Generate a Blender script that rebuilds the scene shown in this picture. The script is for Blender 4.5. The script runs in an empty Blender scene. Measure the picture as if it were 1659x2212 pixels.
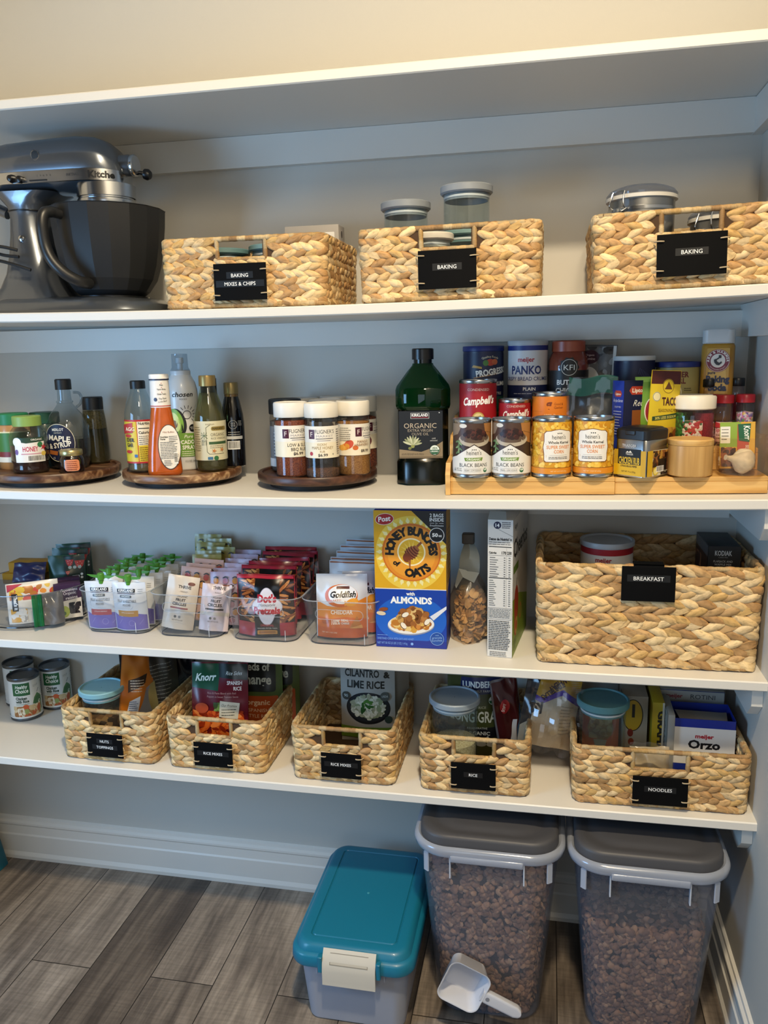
import bpy, bmesh, math, random
from mathutils import Vector, Matrix
from mathutils.geometry import tessellate_polygon
sin, cos, pi = math.sin, math.cos, math.pi
SC = bpy.context.scene
COL = SC.collection
random.seed(7)

# ------------------------------------------------------------------ camera, light, exposure
cam = bpy.data.cameras.new('camera'); cam_o = bpy.data.objects.new('camera', cam); COL.objects.link(cam_o)
CF = Vector((-0.19751488, 0.96074361, -0.1948322)); CR = Vector((0.98012009, 0.19734547, -0.02047866)); CU = Vector((-0.01877451, 0.19500379, 0.98062278))
mw = Matrix((CR, CU, -CF)).transposed().to_4x4(); mw.translation = Vector((0, -1.82778, 1.39650))
cam_o.matrix_world = mw
cam.sensor_fit = 'AUTO'; cam.sensor_width = 36.0; cam.lens = 28.257; cam.clip_start = 0.05
SC.camera = cam_o
SC.view_settings.view_transform = 'Standard'; SC.view_settings.look = 'None'
SC.view_settings.exposure = 0.36; SC.view_settings.gamma = 1.0; SC.view_settings.use_curve_mapping = False
SC.cycles.max_bounces = 10; SC.cycles.transparent_max_bounces = 24; SC.cycles.diffuse_bounces = 4
SC.cycles.caustics_reflective = False; SC.cycles.caustics_refractive = False
SC.cycles.use_denoising = True
SC.cycles.sample_clamp_indirect = 4.0
wd = bpy.data.worlds.new('World'); SC.world = wd; wd.use_nodes = True
wd.node_tree.nodes['Background'].inputs[0].default_value = (0.60, 0.74, 1.0, 1)
wd.node_tree.nodes['Background'].inputs[1].default_value = 0.05

def area(name, loc, target, sx, sy, power, col, shape='RECTANGLE'):
    l = bpy.data.lights.new(name, 'AREA'); l.shape = shape; l.size = sx; l.size_y = sy; l.energy = power; l.color = col
    o = bpy.data.objects.new(name, l); COL.objects.link(o); o.location = loc
    o.rotation_euler = (Vector(target) - Vector(loc)).to_track_quat('-Z', 'Y').to_euler()
    return o
area('ceiling_lamp_light', (0.02, -1.62, 2.93), (0.02, -1.62, 0), 0.14, 0.14, 45, (1.0, 0.82, 0.56), 'DISK')
area('hall_lamp_light', (0.35, -2.45, 2.75), (0.1, -0.3, 1.5), 0.4, 0.4, 19, (1.0, 0.82, 0.57))
area('doorway_daylight', (-1.85, -1.55, 1.12), (-0.4, -0.2, 0.5), 0.6, 0.9, 18, (0.32, 0.62, 1.0))
area('front_fill_light', (-0.15, -2.78, 0.9), (0.1, 0, 0.5), 0.9, 1.5, 6, (0.74, 0.87, 1.0))  # added cool fill from behind the camera, brightens front faces and lower walls

# ------------------------------------------------------------------ colours and materials
def lin(h):
    h = h.lstrip('#'); r = [int(h[i:i + 2], 16) / 255 for i in (0, 2, 4)]
    return tuple(c / 12.92 if c <= 0.04045 else ((c + 0.055) / 1.055) ** 2.4 for c in r) + (1.0,)
_M = {}
def newmat(name):
    m = bpy.data.materials.new(name); m.use_nodes = True
    return m, m.node_tree.nodes, m.node_tree.links, m.node_tree.nodes['Principled BSDF']
def M(col, rough=0.5, metal=0.0, spec=0.5, coat=0.0, bump=0.0, bscale=60.0, var=0.0):
    k = (col, rough, metal, spec, coat, bump, bscale, var)
    if k in _M: return _M[k]
    m, N, L, b = newmat('paint_' + col.strip('#')); c = lin(col)
    b.inputs['Base Color'].default_value = c; b.inputs['Roughness'].default_value = rough; b.inputs['Metallic'].default_value = metal
    b.inputs['Specular IOR Level'].default_value = spec; b.inputs['Coat Weight'].default_value = coat
    if bump or var:
        tc = N.new('ShaderNodeTexCoord'); no = N.new('ShaderNodeTexNoise'); no.inputs['Scale'].default_value = bscale; no.inputs['Detail'].default_value = 4
        L.new(tc.outputs['Object'], no.inputs['Vector'])
        if bump:
            bu = N.new('ShaderNodeBump'); bu.inputs['Strength'].default_value = bump; bu.inputs['Distance'].default_value = 0.002
            L.new(no.outputs['Fac'], bu.inputs['Height']); L.new(bu.outputs['Normal'], b.inputs['Normal'])
        if var:
            rp = N.new('ShaderNodeValToRGB'); rp.color_ramp.elements[0].position = 0.3; rp.color_ramp.elements[1].position = 0.7
            rp.color_ramp.elements[0].color = tuple(x * (1 - var) for x in c[:3]) + (1,); rp.color_ramp.elements[1].color = tuple(min(1, x * (1 + var)) for x in c[:3]) + (1,)
            L.new(no.outputs['Fac'], rp.inputs['Fac']); L.new(rp.outputs['Color'], b.inputs['Base Color'])
    _M[k] = m; return m
def CLEAR(tint='#ffffff', body=0.04, bodycol='#dfe6ee', rough=0.06, gloss=1.0):
    """thin clear plastic or glass: see-through, a little body colour, a fresnel reflection"""
    k = ('clear', tint, body, bodycol, rough, gloss)
    if k in _M: return _M[k]
    m, N, L, b = newmat('clear_' + tint.strip('#')); N.remove(b); out = N['Material Output']
    tr = N.new('ShaderNodeBsdfTransparent'); tr.inputs[0].default_value = lin(tint)
    df = N.new('ShaderNodeBsdfDiffuse'); df.inputs[0].default_value = lin(bodycol)
    gl = N.new('ShaderNodeBsdfGlossy'); gl.inputs['Roughness'].default_value = rough; gl.inputs[0].default_value = (0.9, 0.93, 1, 1)
    m1 = N.new('ShaderNodeMixShader'); m1.inputs[0].default_value = body
    lw = N.new('ShaderNodeLayerWeight'); lw.inputs[0].default_value = 0.5
    pw = N.new('ShaderNodeMath'); pw.operation = 'POWER'; pw.inputs[1].default_value = 3.5
    mu = N.new('ShaderNodeMath'); mu.operation = 'MULTIPLY_ADD'; mu.inputs[1].default_value = 0.45 * gloss; mu.inputs[2].default_value = 0.035 * gloss; mu.use_clamp = True
    ge = N.new('ShaderNodeNewGeometry'); fr = N.new('ShaderNodeMath'); fr.operation = 'MULTIPLY_ADD'; fr.inputs[1].default_value = -1; fr.inputs[2].default_value = 1; L.new(ge.outputs['Backfacing'], fr.inputs[0]); mf = N.new('ShaderNodeMath'); mf.operation = 'MULTIPLY'; L.new(mu.outputs[0], mf.inputs[0]); L.new(fr.outputs[0], mf.inputs[1])
    m2 = N.new('ShaderNodeMixShader')
    L.new(tr.outputs[0], m1.inputs[1]); L.new(df.outputs[0], m1.inputs[2]); L.new(lw.outputs['Facing'], pw.inputs[0]); L.new(pw.outputs[0], mu.inputs[0]); L.new(mf.outputs[0], m2.inputs[0])
    L.new(m1.outputs[0], m2.inputs[1]); L.new(gl.outputs[0], m2.inputs[2]); L.new(m2.outputs[0], out.inputs[0])
    _M[k] = m; return m
def ramp(N, stops):
    r = N.new('ShaderNodeValToRGB'); e = r.color_ramp.elements
    while len(e) < len(stops): e.new(0.5)
    for q, (p, c) in zip(e, stops): q.position = p; q.color = lin(c)
    return r
def WOOD(name, stops, scale=(2, 30, 30), rough=0.45, coord='Object', dist=2.0):
    if name in _M: return _M[name]
    m, N, L, b = newmat(name); tc = N.new('ShaderNodeTexCoord'); mp = N.new('ShaderNodeMapping'); mp.inputs['Scale'].default_value = scale
    no = N.new('ShaderNodeTexNoise'); no.inputs['Scale'].default_value = 1.0; no.inputs['Detail'].default_value = 6; no.inputs['Distortion'].default_value = dist
    r = ramp(N, stops); L.new(tc.outputs[coord], mp.inputs[0]); L.new(mp.outputs[0], no.inputs['Vector']); L.new(no.outputs['Fac'], r.inputs[0]); L.new(r.outputs[0], b.inputs['Base Color'])
    b.inputs['Roughness'].default_value = rough; _M[name] = m; return m
def SPECK(name, stops, scale=300.0, rough=0.9, kind='noise'):
    """granular food: spices, kernels, nuts"""
    if name in _M: return _M[name]
    m, N, L, b = newmat(name); tc = N.new('ShaderNodeTexCoord')
    if kind == 'noise':
        no = N.new('ShaderNodeTexNoise'); no.inputs['Scale'].default_value = scale; no.inputs['Detail'].default_value = 3; o = no.outputs['Fac']
    else:
        no = N.new('ShaderNodeTexVoronoi'); no.inputs['Scale'].default_value = scale; sp = N.new('ShaderNodeSeparateColor'); L.new(no.outputs['Color'], sp.inputs[0]); o = sp.outputs[0]
        bu = N.new('ShaderNodeBump'); bu.inputs['Strength'].default_value = 0.6; bu.inputs['Distance'].default_value = 0.002; bu.invert = True
        L.new(no.outputs['Distance'], bu.inputs['Height']); L.new(bu.outputs[0], b.inputs['Normal'])
    r = ramp(N, stops)
    if kind != 'noise': r.color_ramp.interpolation = 'CONSTANT'
    L.new(tc.outputs['Object'], no.inputs['Vector']); L.new(o, r.inputs[0]); L.new(r.outputs[0], b.inputs['Base Color'])
    b.inputs['Roughness'].default_value = rough; _M[name] = m; return m

# ------------------------------------------------------------------ mesh building
class MB:
    def __init__(s): s.v = []; s.f = []; s.m = []; s.mats = []; s.col = None; s.uv = None
    def mi(s, mat):
        if mat not in s.mats: s.mats.append(mat)
        return s.mats.index(mat)
    def add(s, vs, fs, mat):
        o = len(s.v); i = s.mi(mat); s.v.extend(vs); s.f.extend([tuple(o + a for a in f) for f in fs]); s.m.extend([i] * len(fs)); return s
    def loft(s, rings, mat, c0=True, c1=True, closed=True):
        n = len(rings[0]); vs = [p for r in rings for p in r]; fs = []
        for k in range(len(rings) - 1):
            for j in range(n if closed else n - 1):
                a, b2 = k * n + j, k * n + (j + 1) % n
                fs.append((a, b2, b2 + n, a + n))
        if c0: fs.append(tuple(range(n - 1, -1, -1)))
        if c1: fs.append(tuple((len(rings) - 1) * n + j for j in range(n)))
        return s.add(vs, fs, mat)
    def lathe(s, prof, mat, n=40, c=(0, 0), cap=(True, True), sq=None):
        rings = [[(c[0] + r * cos(2 * pi * j / n), c[1] + r * sin(2 * pi * j / n), z) for j in range(n)] for r, z in prof]
        return s.loft(rings, mat, cap[0], cap[1])
    def box(s, x0, y0, z0, x1, y1, z1, mat):
        return s.add([(x0, y0, z0), (x1, y0, z0), (x1, y1, z0), (x0, y1, z0), (x0, y0, z1), (x1, y0, z1), (x1, y1, z1), (x0, y1, z1)],
                     [(3, 2, 1, 0), (4, 5, 6, 7), (0, 1, 5, 4), (1, 2, 6, 5), (2, 3, 7, 6), (3, 0, 4, 7)], mat)
    def rbox(s, x0, y0, z0, x1, y1, z1, mat, r=0.003, e=0.0015, n=4):
        cx, cy, hx, hy = (x0 + x1) / 2, (y0 + y1) / 2, (x1 - x0) / 2, (y1 - y0) / 2
        return s.loft([rrect(cx, cy, hx - e, hy - e, r, z0, n), rrect(cx, cy, hx, hy, r, z0 + e, n), rrect(cx, cy, hx, hy, r, z1 - e, n), rrect(cx, cy, hx - e, hy - e, r, z1, n)], mat)
    def tube(s, pts, rad, mat, n=8, closed=False, caps=True):
        P = [Vector(p) for p in pts]; rings = []; k = len(P); up = None
        for i in range(k):
            a = P[(i - 1) % k] if closed or i else P[i]; b2 = P[(i + 1) % k] if closed or i < k - 1 else P[i]
            t = (b2 - a).normalized()
            if up is None:
                up = t.orthogonal().normalized()
            up = (up - t * up.dot(t)).normalized(); w = t.cross(up); rr = rad[i] if isinstance(rad, (list, tuple)) else rad
            rings.append([tuple(P[i] + (up * cos(2 * pi * j / n) + w * sin(2 * pi * j / n)) * rr) for j in range(n)])
        if closed: rings.append(rings[0]); caps = False
        return s.loft(rings, mat, caps, caps)
    def xf(s, mat4, start=0):
        s.v[start:] = [tuple(mat4 @ Vector(p)) for p in s.v[start:]]; return s
    def build(s, name, parent=None, loc=None, angle=38, rot=None):
        me = bpy.data.meshes.new(name); me.from_pydata(s.v, [], s.f)
        for m in s.mats: me.materials.append(m)
        me.polygons.foreach_set('material_index', s.m); me.polygons.foreach_set('use_smooth', [True] * len(s.f))
        if s.col is not None:
            a = me.color_attributes.new('Col', 'FLOAT_COLOR', 'POINT'); a.data.foreach_set('color', [x for c in s.col for x in c])
        if s.uv is not None:
            u = me.attributes.new('strand', 'FLOAT_VECTOR', 'POINT'); u.data.foreach_set('vector', [x for c in s.uv for x in c])
        me.update(); me.set_sharp_from_angle(angle=math.radians(angle))
        o = bpy.data.objects.new(name, me); COL.objects.link(o)
        if parent is not None: o.parent = parent
        if loc is not None: o.location = loc
        if rot is not None: o.rotation_euler = rot
        return o
def rrect(cx, cy, hx, hy, r, z, n=4):
    r = max(min(r, hx, hy), 1e-5); out = []
    for (sx, sy, a0) in ((1, -1, -pi / 2), (1, 1, 0), (-1, 1, pi / 2), (-1, -1, pi)):
        for i in range(n + 1):
            a = a0 + pi / 2 * i / n
            out.append((cx + sx * (hx - r) + r * cos(a), cy + sy * (hy - r) + r * sin(a), z))
    return out
def tag(o, label, cat, group=None):
    o['label'] = label; o['category'] = cat
    if group: o['group'] = group
    return o
def thing(name, label, cat, loc=(0, 0, 0), rz=0.0, group=None, rot=None):
    o = bpy.data.objects.new(name, None); COL.objects.link(o); o.empty_display_size = 0.02
    o.location = loc; o.rotation_euler = rot if rot else (0, 0, rz)
    return tag(o, label, cat, group)
def struct(o): o['kind'] = 'structure'; return o
def dup(root, loc, rz=None, label=None, rot=None, skip=(), sc=None):
    r = root.copy(); COL.objects.link(r); r.location = loc
    if rz is not None: r.rotation_euler = (0, 0, rz)
    if rot is not None: r.rotation_euler = rot
    if label: r['label'] = label
    if sc: r.scale = sc
    def kids(a, b):
        for ch in list(a.children):
            if ch.name.split('.')[0] in skip: continue
            c = ch.copy(); COL.objects.link(c); c.parent = b; kids(ch, c)
    kids(root, r)
    return r

# ------------------------------------------------------------------ printed artwork
_TX = {}
def text_geo(s, bold):
    k = (s, bold)
    if k not in _TX:
        cu = bpy.data.curves.new('t', 'FONT'); cu.body = s; cu.size = 1; cu.resolution_u = 2; cu.offset = bold; cu.dimensions = '2D'; cu.fill_mode = 'FRONT'
        ob = bpy.data.objects.new('t', cu); me = ob.to_mesh()
        _TX[k] = ([(v.co.x, v.co.y) for v in me.vertices], [tuple(p.vertices) for p in me.polygons])
        ob.to_mesh_clear(); bpy.data.objects.remove(ob); bpy.data.curves.remove(cu)
    return _TX[k]
class Art:
    """flat artwork in metres; x across, y up; every call lies one ink layer above the last"""
    def __init__(s): s.el = []; s.rough = 0.45
    def raw(s, vs, fs, col): s.el.append((vs, fs, col)); return s
    def poly(s, pts, col):
        t = tessellate_polygon([[Vector((x, y, 0)) for x, y in pts]]); return s.raw(list(pts), [tuple(a) for a in t], col)
    def rect(s, x0, y0, x1, y1, col): return s.raw([(x0, y0), (x1, y0), (x1, y1), (x0, y1)], [(0, 1, 2, 3)], col)
    def rr(s, x0, y0, x1, y1, r, col): return s.poly([p[:2] for p in rrect((x0 + x1) / 2, (y0 + y1) / 2, (x1 - x0) / 2, (y1 - y0) / 2, r, 0)], col)
    def ell(s, cx, cy, rx, ry, col, n=32, rot=0): 
        p = [(rx * cos(2 * pi * i / n), ry * sin(2 * pi * i / n)) for i in range(n)]
        return s.raw([(cx + x * cos(rot) - y * sin(rot), cy + x * sin(rot) + y * cos(rot)) for x, y in p], [tuple(range(n))], col)
    def ring(s, cx, cy, r, w, col, n=40, ry=None):
        k = (ry or r) / r; vs = []
        for i in range(n): vs += [(cx + r * cos(2 * pi * i / n), cy + k * r * sin(2 * pi * i / n)), (cx + (r - w) * cos(2 * pi * i / n), cy + k * (r - w) * sin(2 * pi * i / n))]
        return s.raw(vs, [(2 * i, (2 * i + 2) % (2 * n), (2 * i + 3) % (2 * n), 2 * i + 1) for i in range(n)], col)
    def line(s, x0, y0, x1, y1, w, col):
        d = Vector((x1 - x0, y1 - y0)); d.normalize(); p = Vector((-d.y, d.x)) * w / 2
        return s.raw([(x0 + p.x, y0 + p.y), (x0 - p.x, y0 - p.y), (x1 - p.x, y1 - p.y), (x1 + p.x, y1 + p.y)], [(0, 1, 2, 3)], col)
    def star(s, cx, cy, r0, r1, n, col, rot=0):
        vs = [(cx, cy)] + [(cx + (r1 if i % 2 == 0 else r0) * cos(pi * i / n + rot), cy + (r1 if i % 2 == 0 else r0) * sin(pi * i / n + rot)) for i in range(2 * n)]
        return s.raw(vs, [(0, i + 1, (i + 1) % (2 * n) + 1) for i in range(2 * n)], col)
    def text(s, t, x, y, h, col, w=None, bold=0.0, al='c', sh=0.0, rot=0.0):
        """h: height of a capital; w: total width to fit; (x, y): baseline centre (or left / right end)"""
        vs, fs = text_geo(t, bold)
        if not vs: return s
        k = h / 0.70; x0 = min(v[0] for v in vs); x1 = max(v[0] for v in vs); kx = k if w is None else w / max(x1 - x0, 1e-4)
        ox = {'c': (x0 + x1) / 2, 'l': x0, 'r': x1}[al]; out = []
        for a, b in vs:
            px, py = (a - ox) * kx, b * k; px += py * sh
            out.append((x + px * cos(rot) - py * sin(rot), y + px * sin(rot) + py * cos(rot)))
        return s.raw(out, fs, col)
    def arc(s, t, cx, cy, r, h, col, span, mid=pi / 2, bold=0.02, cw=True, sx=1.0):
        """letters along a circle; span: whole angle; cw=False reads along the bottom"""
        w = []
        for ch in t:
            vs, _ = text_geo(ch, bold); w.append((max(v[0] for v in vs) - min(v[0] for v in vs) + 0.13) if vs else 0.32)
        tot = sum(w); a = 0.0
        for ch, wi in zip(t, w):
            m = (a + wi / 2) / tot - 0.5; a += wi
            if ch == ' ': continue
            an = mid - m * span if cw else mid + m * span
            rot = an - pi / 2 if cw else an + pi / 2
            s.text(ch, cx + r * cos(an), cy + r * sin(an), h, col, bold=bold, rot=rot, w=(wi - 0.13) * h / 0.7 * sx)
        return s
    def small(s, x0, y0, x1, n, dy, th, col, seed=1, ragged=0.35):
        """rows of print too small to read in the photograph"""
        R = random.Random(seed)
        for i in range(n):
            x = x0; e = x1 - (x1 - x0) * R.random() * ragged
            while x < e:
                q = min(x + (x1 - x0) * (0.06 + 0.14 * R.random()), e); s.rect(x, y0 - i * dy, q, y0 - i * dy + th, col); x = q + (x1 - x0) * 0.02
        return s
    def barcode(s, x0, y0, x1, y1, seed=3, bg='#f4f4f0'):
        R = random.Random(seed); s.rect(x0, y0, x1, y1, bg); x = x0 + (x1 - x0) * .05; vs = []; fs = []
        while x < x1 - (x1 - x0) * .06:
            w = (x1 - x0) * R.choice((.012, .02, .03)); o = len(vs); vs += [(x, y0 + (y1 - y0) * .12), (x + w, y0 + (y1 - y0) * .12), (x + w, y1 - (y1 - y0) * .06), (x, y1 - (y1 - y0) * .06)]; fs.append((o, o + 1, o + 2, o + 3)); x += w + (x1 - x0) * R.choice((.012, .022))
        return s.raw(vs, fs, '#151515')
    def blobs(s, x0, y0, x1, y1, n, r, cols, seed=1, asp=1.3, oval=False):
        """overlapping rounded pieces: the food in a label's picture"""
        R = random.Random(seed); rounds = min(7, n // 10 + 1)
        for k in range(rounds):
            by = {}
            for _ in range(n // rounds):
                c = R.choice(cols); vs, fs = by.setdefault(c, ([], [])); o = len(vs); a0 = R.random() * 6.3; q = r * (0.7 + 0.6 * R.random()); cx = x0 + (x1 - x0) * R.random(); cy = y0 + (y1 - y0) * R.random()
                if oval: t_, d_ = R.random() * 6.3, R.random() ** 0.5; cx, cy = (x0 + x1) / 2 + (x1 - x0) / 2 * d_ * cos(t_), (y0 + y1) / 2 + (y1 - y0) / 2 * d_ * sin(t_)
                for i in range(9):
                    a = 2 * pi * i / 9; px, py = q * asp * cos(a), q * sin(a) * (0.9 + 0.2 * R.random()); X, Y = cx + px * cos(a0) - py * sin(a0), cy + px * sin(a0) + py * cos(a0); vs.append((X, Y) if oval else (min(max(X, x0), x1), min(max(Y, y0), y1)))
                fs.append(tuple(range(o, o + 9)))
            for c, (vs, fs) in by.items(): s.raw(vs, fs, c)
        return s
    def put(s, mb, fn, step=None, ystep=None, base=0.00025, inc=0.00006, rough=None, lim=0.0014):
        inc = min(inc, lim / max(1, len(s.el)))
        for li, (vs, fs, col) in enumerate(s.el):
            if step or ystep:
                bm = bmesh.new(); bv = [bm.verts.new((x, y, 0)) for x, y in vs]
                for f in fs:
                    try: bm.faces.new([bv[i] for i in f])
                    except ValueError: pass
                for ax, st in ((0, step), (1, ystep)):
                    if not st: continue
                    lo = min(v[ax] for v in vs); hi = max(v[ax] for v in vs); k = math.floor(lo / st) + 1
                    while k * st < hi - 1e-6:
                        no = (1, 0, 0) if ax == 0 else (0, 1, 0)
                        bmesh.ops.bisect_plane(bm, geom=bm.verts[:] + bm.edges[:] + bm.faces[:], plane_co=(k * st, k * st, 0), plane_no=no, dist=1e-7); k += 1
                bm.verts.index_update(); vs = [(v.co.x, v.co.y) for v in bm.verts]; fs = [tuple(v.index for v in f.verts) for f in bm.faces]; bm.free()
            off = base + inc * li
            m = M(col, rough or s.rough) if not isinstance(col, tuple) else M(col[0], 0.3, 0.9)
            mb.add([fn(x, y, off) for x, y in vs], fs, m)
        return mb
def flat_front(y): return lambda x, z, o: (x, y - o, z)
def cyl_front(r, a0=0.0): return lambda x, z, o: ((r + o) * sin(x / r + a0), -(r + o) * cos(x / r + a0), z)
def art_cyl(art, r, name, parent, a0=0.0, rough=None, loc=None):
    return art.put(MB(), cyl_front(r, a0), step=r * 0.16, rough=rough).build(name, parent, loc=loc)
def art_flat(art, y, name, parent, rough=None, fn=None):
    return art.put(MB(), fn or flat_front(y), rough=rough).build(name, parent)
def resample(pts, n):
    P = [Vector(p) for p in pts]; L = [0]
    for a, b in zip(P, P[1:]): L.append(L[-1] + (b - a).length)
    out = []; j = 0
    for i in range(n):
        t = L[-1] * i / (n - 1)
        while j < len(P) - 2 and L[j + 1] < t: j += 1
        d = L[j + 1] - L[j]; out.append(tuple(P[j].lerp(P[j + 1], (t - L[j]) / d if d else 0)))
    return out
def curve(pts, n=24, closed=False):
    """smooth Catmull-Rom line through the points"""
    P = [Vector(p) for p in pts]; out = []; k = len(P); seg = k if closed else k - 1; m = max(2, n // seg)
    for i in range(seg):
        g = lambda q: P[q % k] if closed else P[min(max(q, 0), k - 1)]
        a, b, c, d = g(i - 1), g(i), g(i + 1), g(i + 2)
        for j in range(m):
            t = j / m; out.append(tuple(0.5 * ((2 * b) + (c - a) * t + (2 * a - 5 * b + 4 * c - d) * t * t + (3 * b - a - 3 * c + d) * t ** 3)))
    if not closed: out.append(tuple(P[-1]))
    return out

# ------------------------------------------------------------------ the pantry
XR, XL, D, T = 0.4074, -1.57, 0.3255, 0.019; XD = -2.1
SHELF = [1.8912, 1.4986, 1.1279, 0.7846, 0.4977]; SAG = [0, 0.0132, 0.0114, 0.0023, 0.0052]
def shz(i, x, y=-0.3):
    q = min(max((x + 1.4105) / (XR + 1.4105), 0), 1); return SHELF[i] - SAG[i] * 4 * q * (1 - q)
wall_m = M('#c8c5bd', 0.75, bump=0.05, bscale=220); far_m = M('#4a4641', 0.8)
trim_m = M('#dedbd4', 0.45, bump=0.03, bscale=150)
def simple(name, bx, mat):
    return struct(MB().box(*bx, mat).build(name))
simple('wall_back', (XL - 0.1, 0, -0.02, XR + 0.1, 0.08, 3.0), wall_m)
simple('wall_right', (XR, -2.9, -0.02, XR + 0.08, 0, 3.0), wall_m)
simple('wall_left', (XL - 0.08, -0.78, -0.02, XL, 0, 3.0), wall_m)
simple('ceiling', (XD - 0.1, -2.9, 3.0, XR + 0.1, 0.1, 3.06), M('#8a847b', 0.8, bump=0.04, bscale=150))
wf = MB()
for b in ((XD, -2.90, -0.02, XR, -2.82, 3.0), (XD, -0.78, -0.02, XL - 0.08, -0.70, 3.0)): wf.box(*b, far_m)
struct(wf.build('wall_front'))
# the hall side: a doorway in the side wall lets the daylight in
ws = MB()
for b in ((XD - 0.08, -1.28, -0.02, XD, -0.70, 3.0), (XD - 0.08, -2.90, -0.02, XD, -2.25, 3.0), (XD - 0.08, -2.25, 2.1, XD, -1.28, 3.0)): ws.box(*b, far_m)
struct(ws.build('wall_side'))
dj = MB()
for b in ((XD, -1.28, 0, XD + 0.018, -1.20, 2.18), (XD, -2.33, 0, XD + 0.018, -2.25, 2.18), (XD, -2.33, 2.1, XD + 0.018, -1.20, 2.18)): dj.box(*b, trim_m)
struct(dj.build('door_1'))

def floor_mat():
    m, N, L, b = newmat('plank_tile'); tc = N.new('ShaderNodeTexCoord'); ge = N.new('ShaderNodeObjectInfo')
    br = N.new('ShaderNodeTexBrick'); br.offset = 0.37; br.offset_frequency = 2; br.squash = 1
    br.inputs['Scale'].default_value = 1; br.inputs['Mortar Size'].default_value = 0.0011; br.inputs['Brick Width'].default_value = 1.21; br.inputs['Row Height'].default_value = 0.1524
    br.inputs['Color1'].default_value = (0, 0, 0, 1); br.inputs['Color2'].default_value = (1, 1, 1, 1); br.inputs['Mortar'].default_value = (0.5, 0.5, 0.5, 1); br.inputs['Bias'].default_value = 0
    mp = N.new('ShaderNodeMapping'); mp.inputs['Rotation'].default_value = (0, 0, pi / 2); mp.inputs['Location'].default_value = (0.395, -0.0434, 0)
    L.new(tc.outputs['Object'], mp.inputs[0]); L.new(mp.outputs[0], br.inputs['Vector'])
    # each plank gets its own stretch of grain
    off = N.new('ShaderNodeVectorMath'); off.operation = 'MULTIPLY_ADD'; off.inputs[1].default_value = (7, 11, 5); L.new(br.outputs['Color'], off.inputs[0]); L.new(mp.outputs[0], off.inputs[2])
    def noise(scale, sc, det, dis):
        q = N.new('ShaderNodeMapping'); q.inputs['Scale'].default_value = scale; L.new(off.outputs[0], q.inputs[0])
        n = N.new('ShaderNodeTexNoise'); n.inputs['Scale'].default_value = sc; n.inputs['Detail'].default_value = det; n.inputs['Distortion'].default_value = dis; L.new(q.outputs[0], n.inputs['Vector']); return n
    g1 = noise((1.4, 11, 1), 1.0, 5, 1.6); g2 = noise((9, 120, 1), 1.0, 4, 0.3); g3 = noise((190, 16, 1), 1.0, 3, 0.2)
    r1 = ramp(N, [(0.25, '#544b45'), (0.42, '#7f746a'), (0.58, '#9d9184'), (0.8, '#b3a699')]); L.new(g1.outputs['Fac'], r1.inputs[0])
    r2 = ramp(N, [(0.35, '#8a8a8a'), (0.65, '#ffffff')]); L.new(g2.outputs['Fac'], r2.inputs[0])
    r3 = ramp(N, [(0.40, '#c9c9c9'), (0.56, '#ffffff')]); L.new(g3.outputs['Fac'], r3.inputs[0])
    def mix(a, b2, f, mode='MULTIPLY'):
        x = N.new('ShaderNodeMix'); x.data_type = 'RGBA'; x.blend_type = mode; x.inputs['Factor'].default_value = f; L.new(a, x.inputs['A']); L.new(b2, x.inputs['B']); return x.outputs['Result']
    c = mix(r1.outputs[0], r2.outputs[0], 0.45); c = mix(c, r3.outputs[0], 0.32)
    tone = ramp(N, [(0.0, '#9a9490'), (1.0, '#ffffff')]); L.new(br.outputs['Color'], tone.inputs[0]); c = mix(c, tone.outputs[0], 0.8)
    dk = ramp(N, [(0.0, '#ffffff'), (1.0, '#4c463f')]); L.new(br.outputs['Fac'], dk.inputs[0]); c = mix(c, dk.outputs[0], 1.0)
    L.new(c, b.inputs['Base Color']); b.inputs['Roughness'].default_value = 0.5
    bu = N.new('ShaderNodeBump'); bu.inputs['Strength'].default_value = 0.15; bu.inputs['Distance'].default_value = 0.002; L.new(g3.outputs['Fac'], bu.inputs['Height']); L.new(bu.outputs[0], b.inputs['Normal'])
    return m
simple('floor', (XD - 0.1, -2.9, -0.05, XR + 0.1, 0.05, 0), floor_mat())
base_prof = [(0, 0), (0.020, 0), (0.020, 0.010), (0.017, 0.016), (0.015, 0.020), (0.015, 0.071), (0.012, 0.075), (0.0105, 0.098), (0.013, 0.103), (0.0125, 0.108), (0.007, 0.113), (0.006, 0.120), (0, 0.124)]
struct(MB().loft([[(x, -a, z) for a, z in base_prof] for x in (XL, XR)], trim_m).build('baseboard_back', angle=25))
struct(MB().loft([[(XR - a, y, z) for a, z in base_prof] for y in (-0.0, -2.69)], trim_m).build('baseboard_right', angle=25))

# ceiling lamp that lights the pantry
cl = thing('ceiling_light', 'round flush ceiling lamp with a white glass bowl, out of the picture', 'lamp', (-0.05, -1.62, 3.0))
MB().lathe([(0.15, 0), (0.15, -0.022), (0.14, -0.026)], M('#d8d8d8', 0.3, 0.8)).build('lamp_base', cl)
bm_, N_, L_, b_ = newmat('lamp_glass'); b_.inputs['Emission Color'].default_value = (1, 0.82, 0.58, 1); b_.inputs['Emission Strength'].default_value = 1.5
MB().lathe([(0.14, -0.024), (0.13, -0.038), (0.10, -0.049), (0.05, -0.054), (0.001, -0.055)], bm_, cap=(False, True)).build('glass_bowl', cl)

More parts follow.
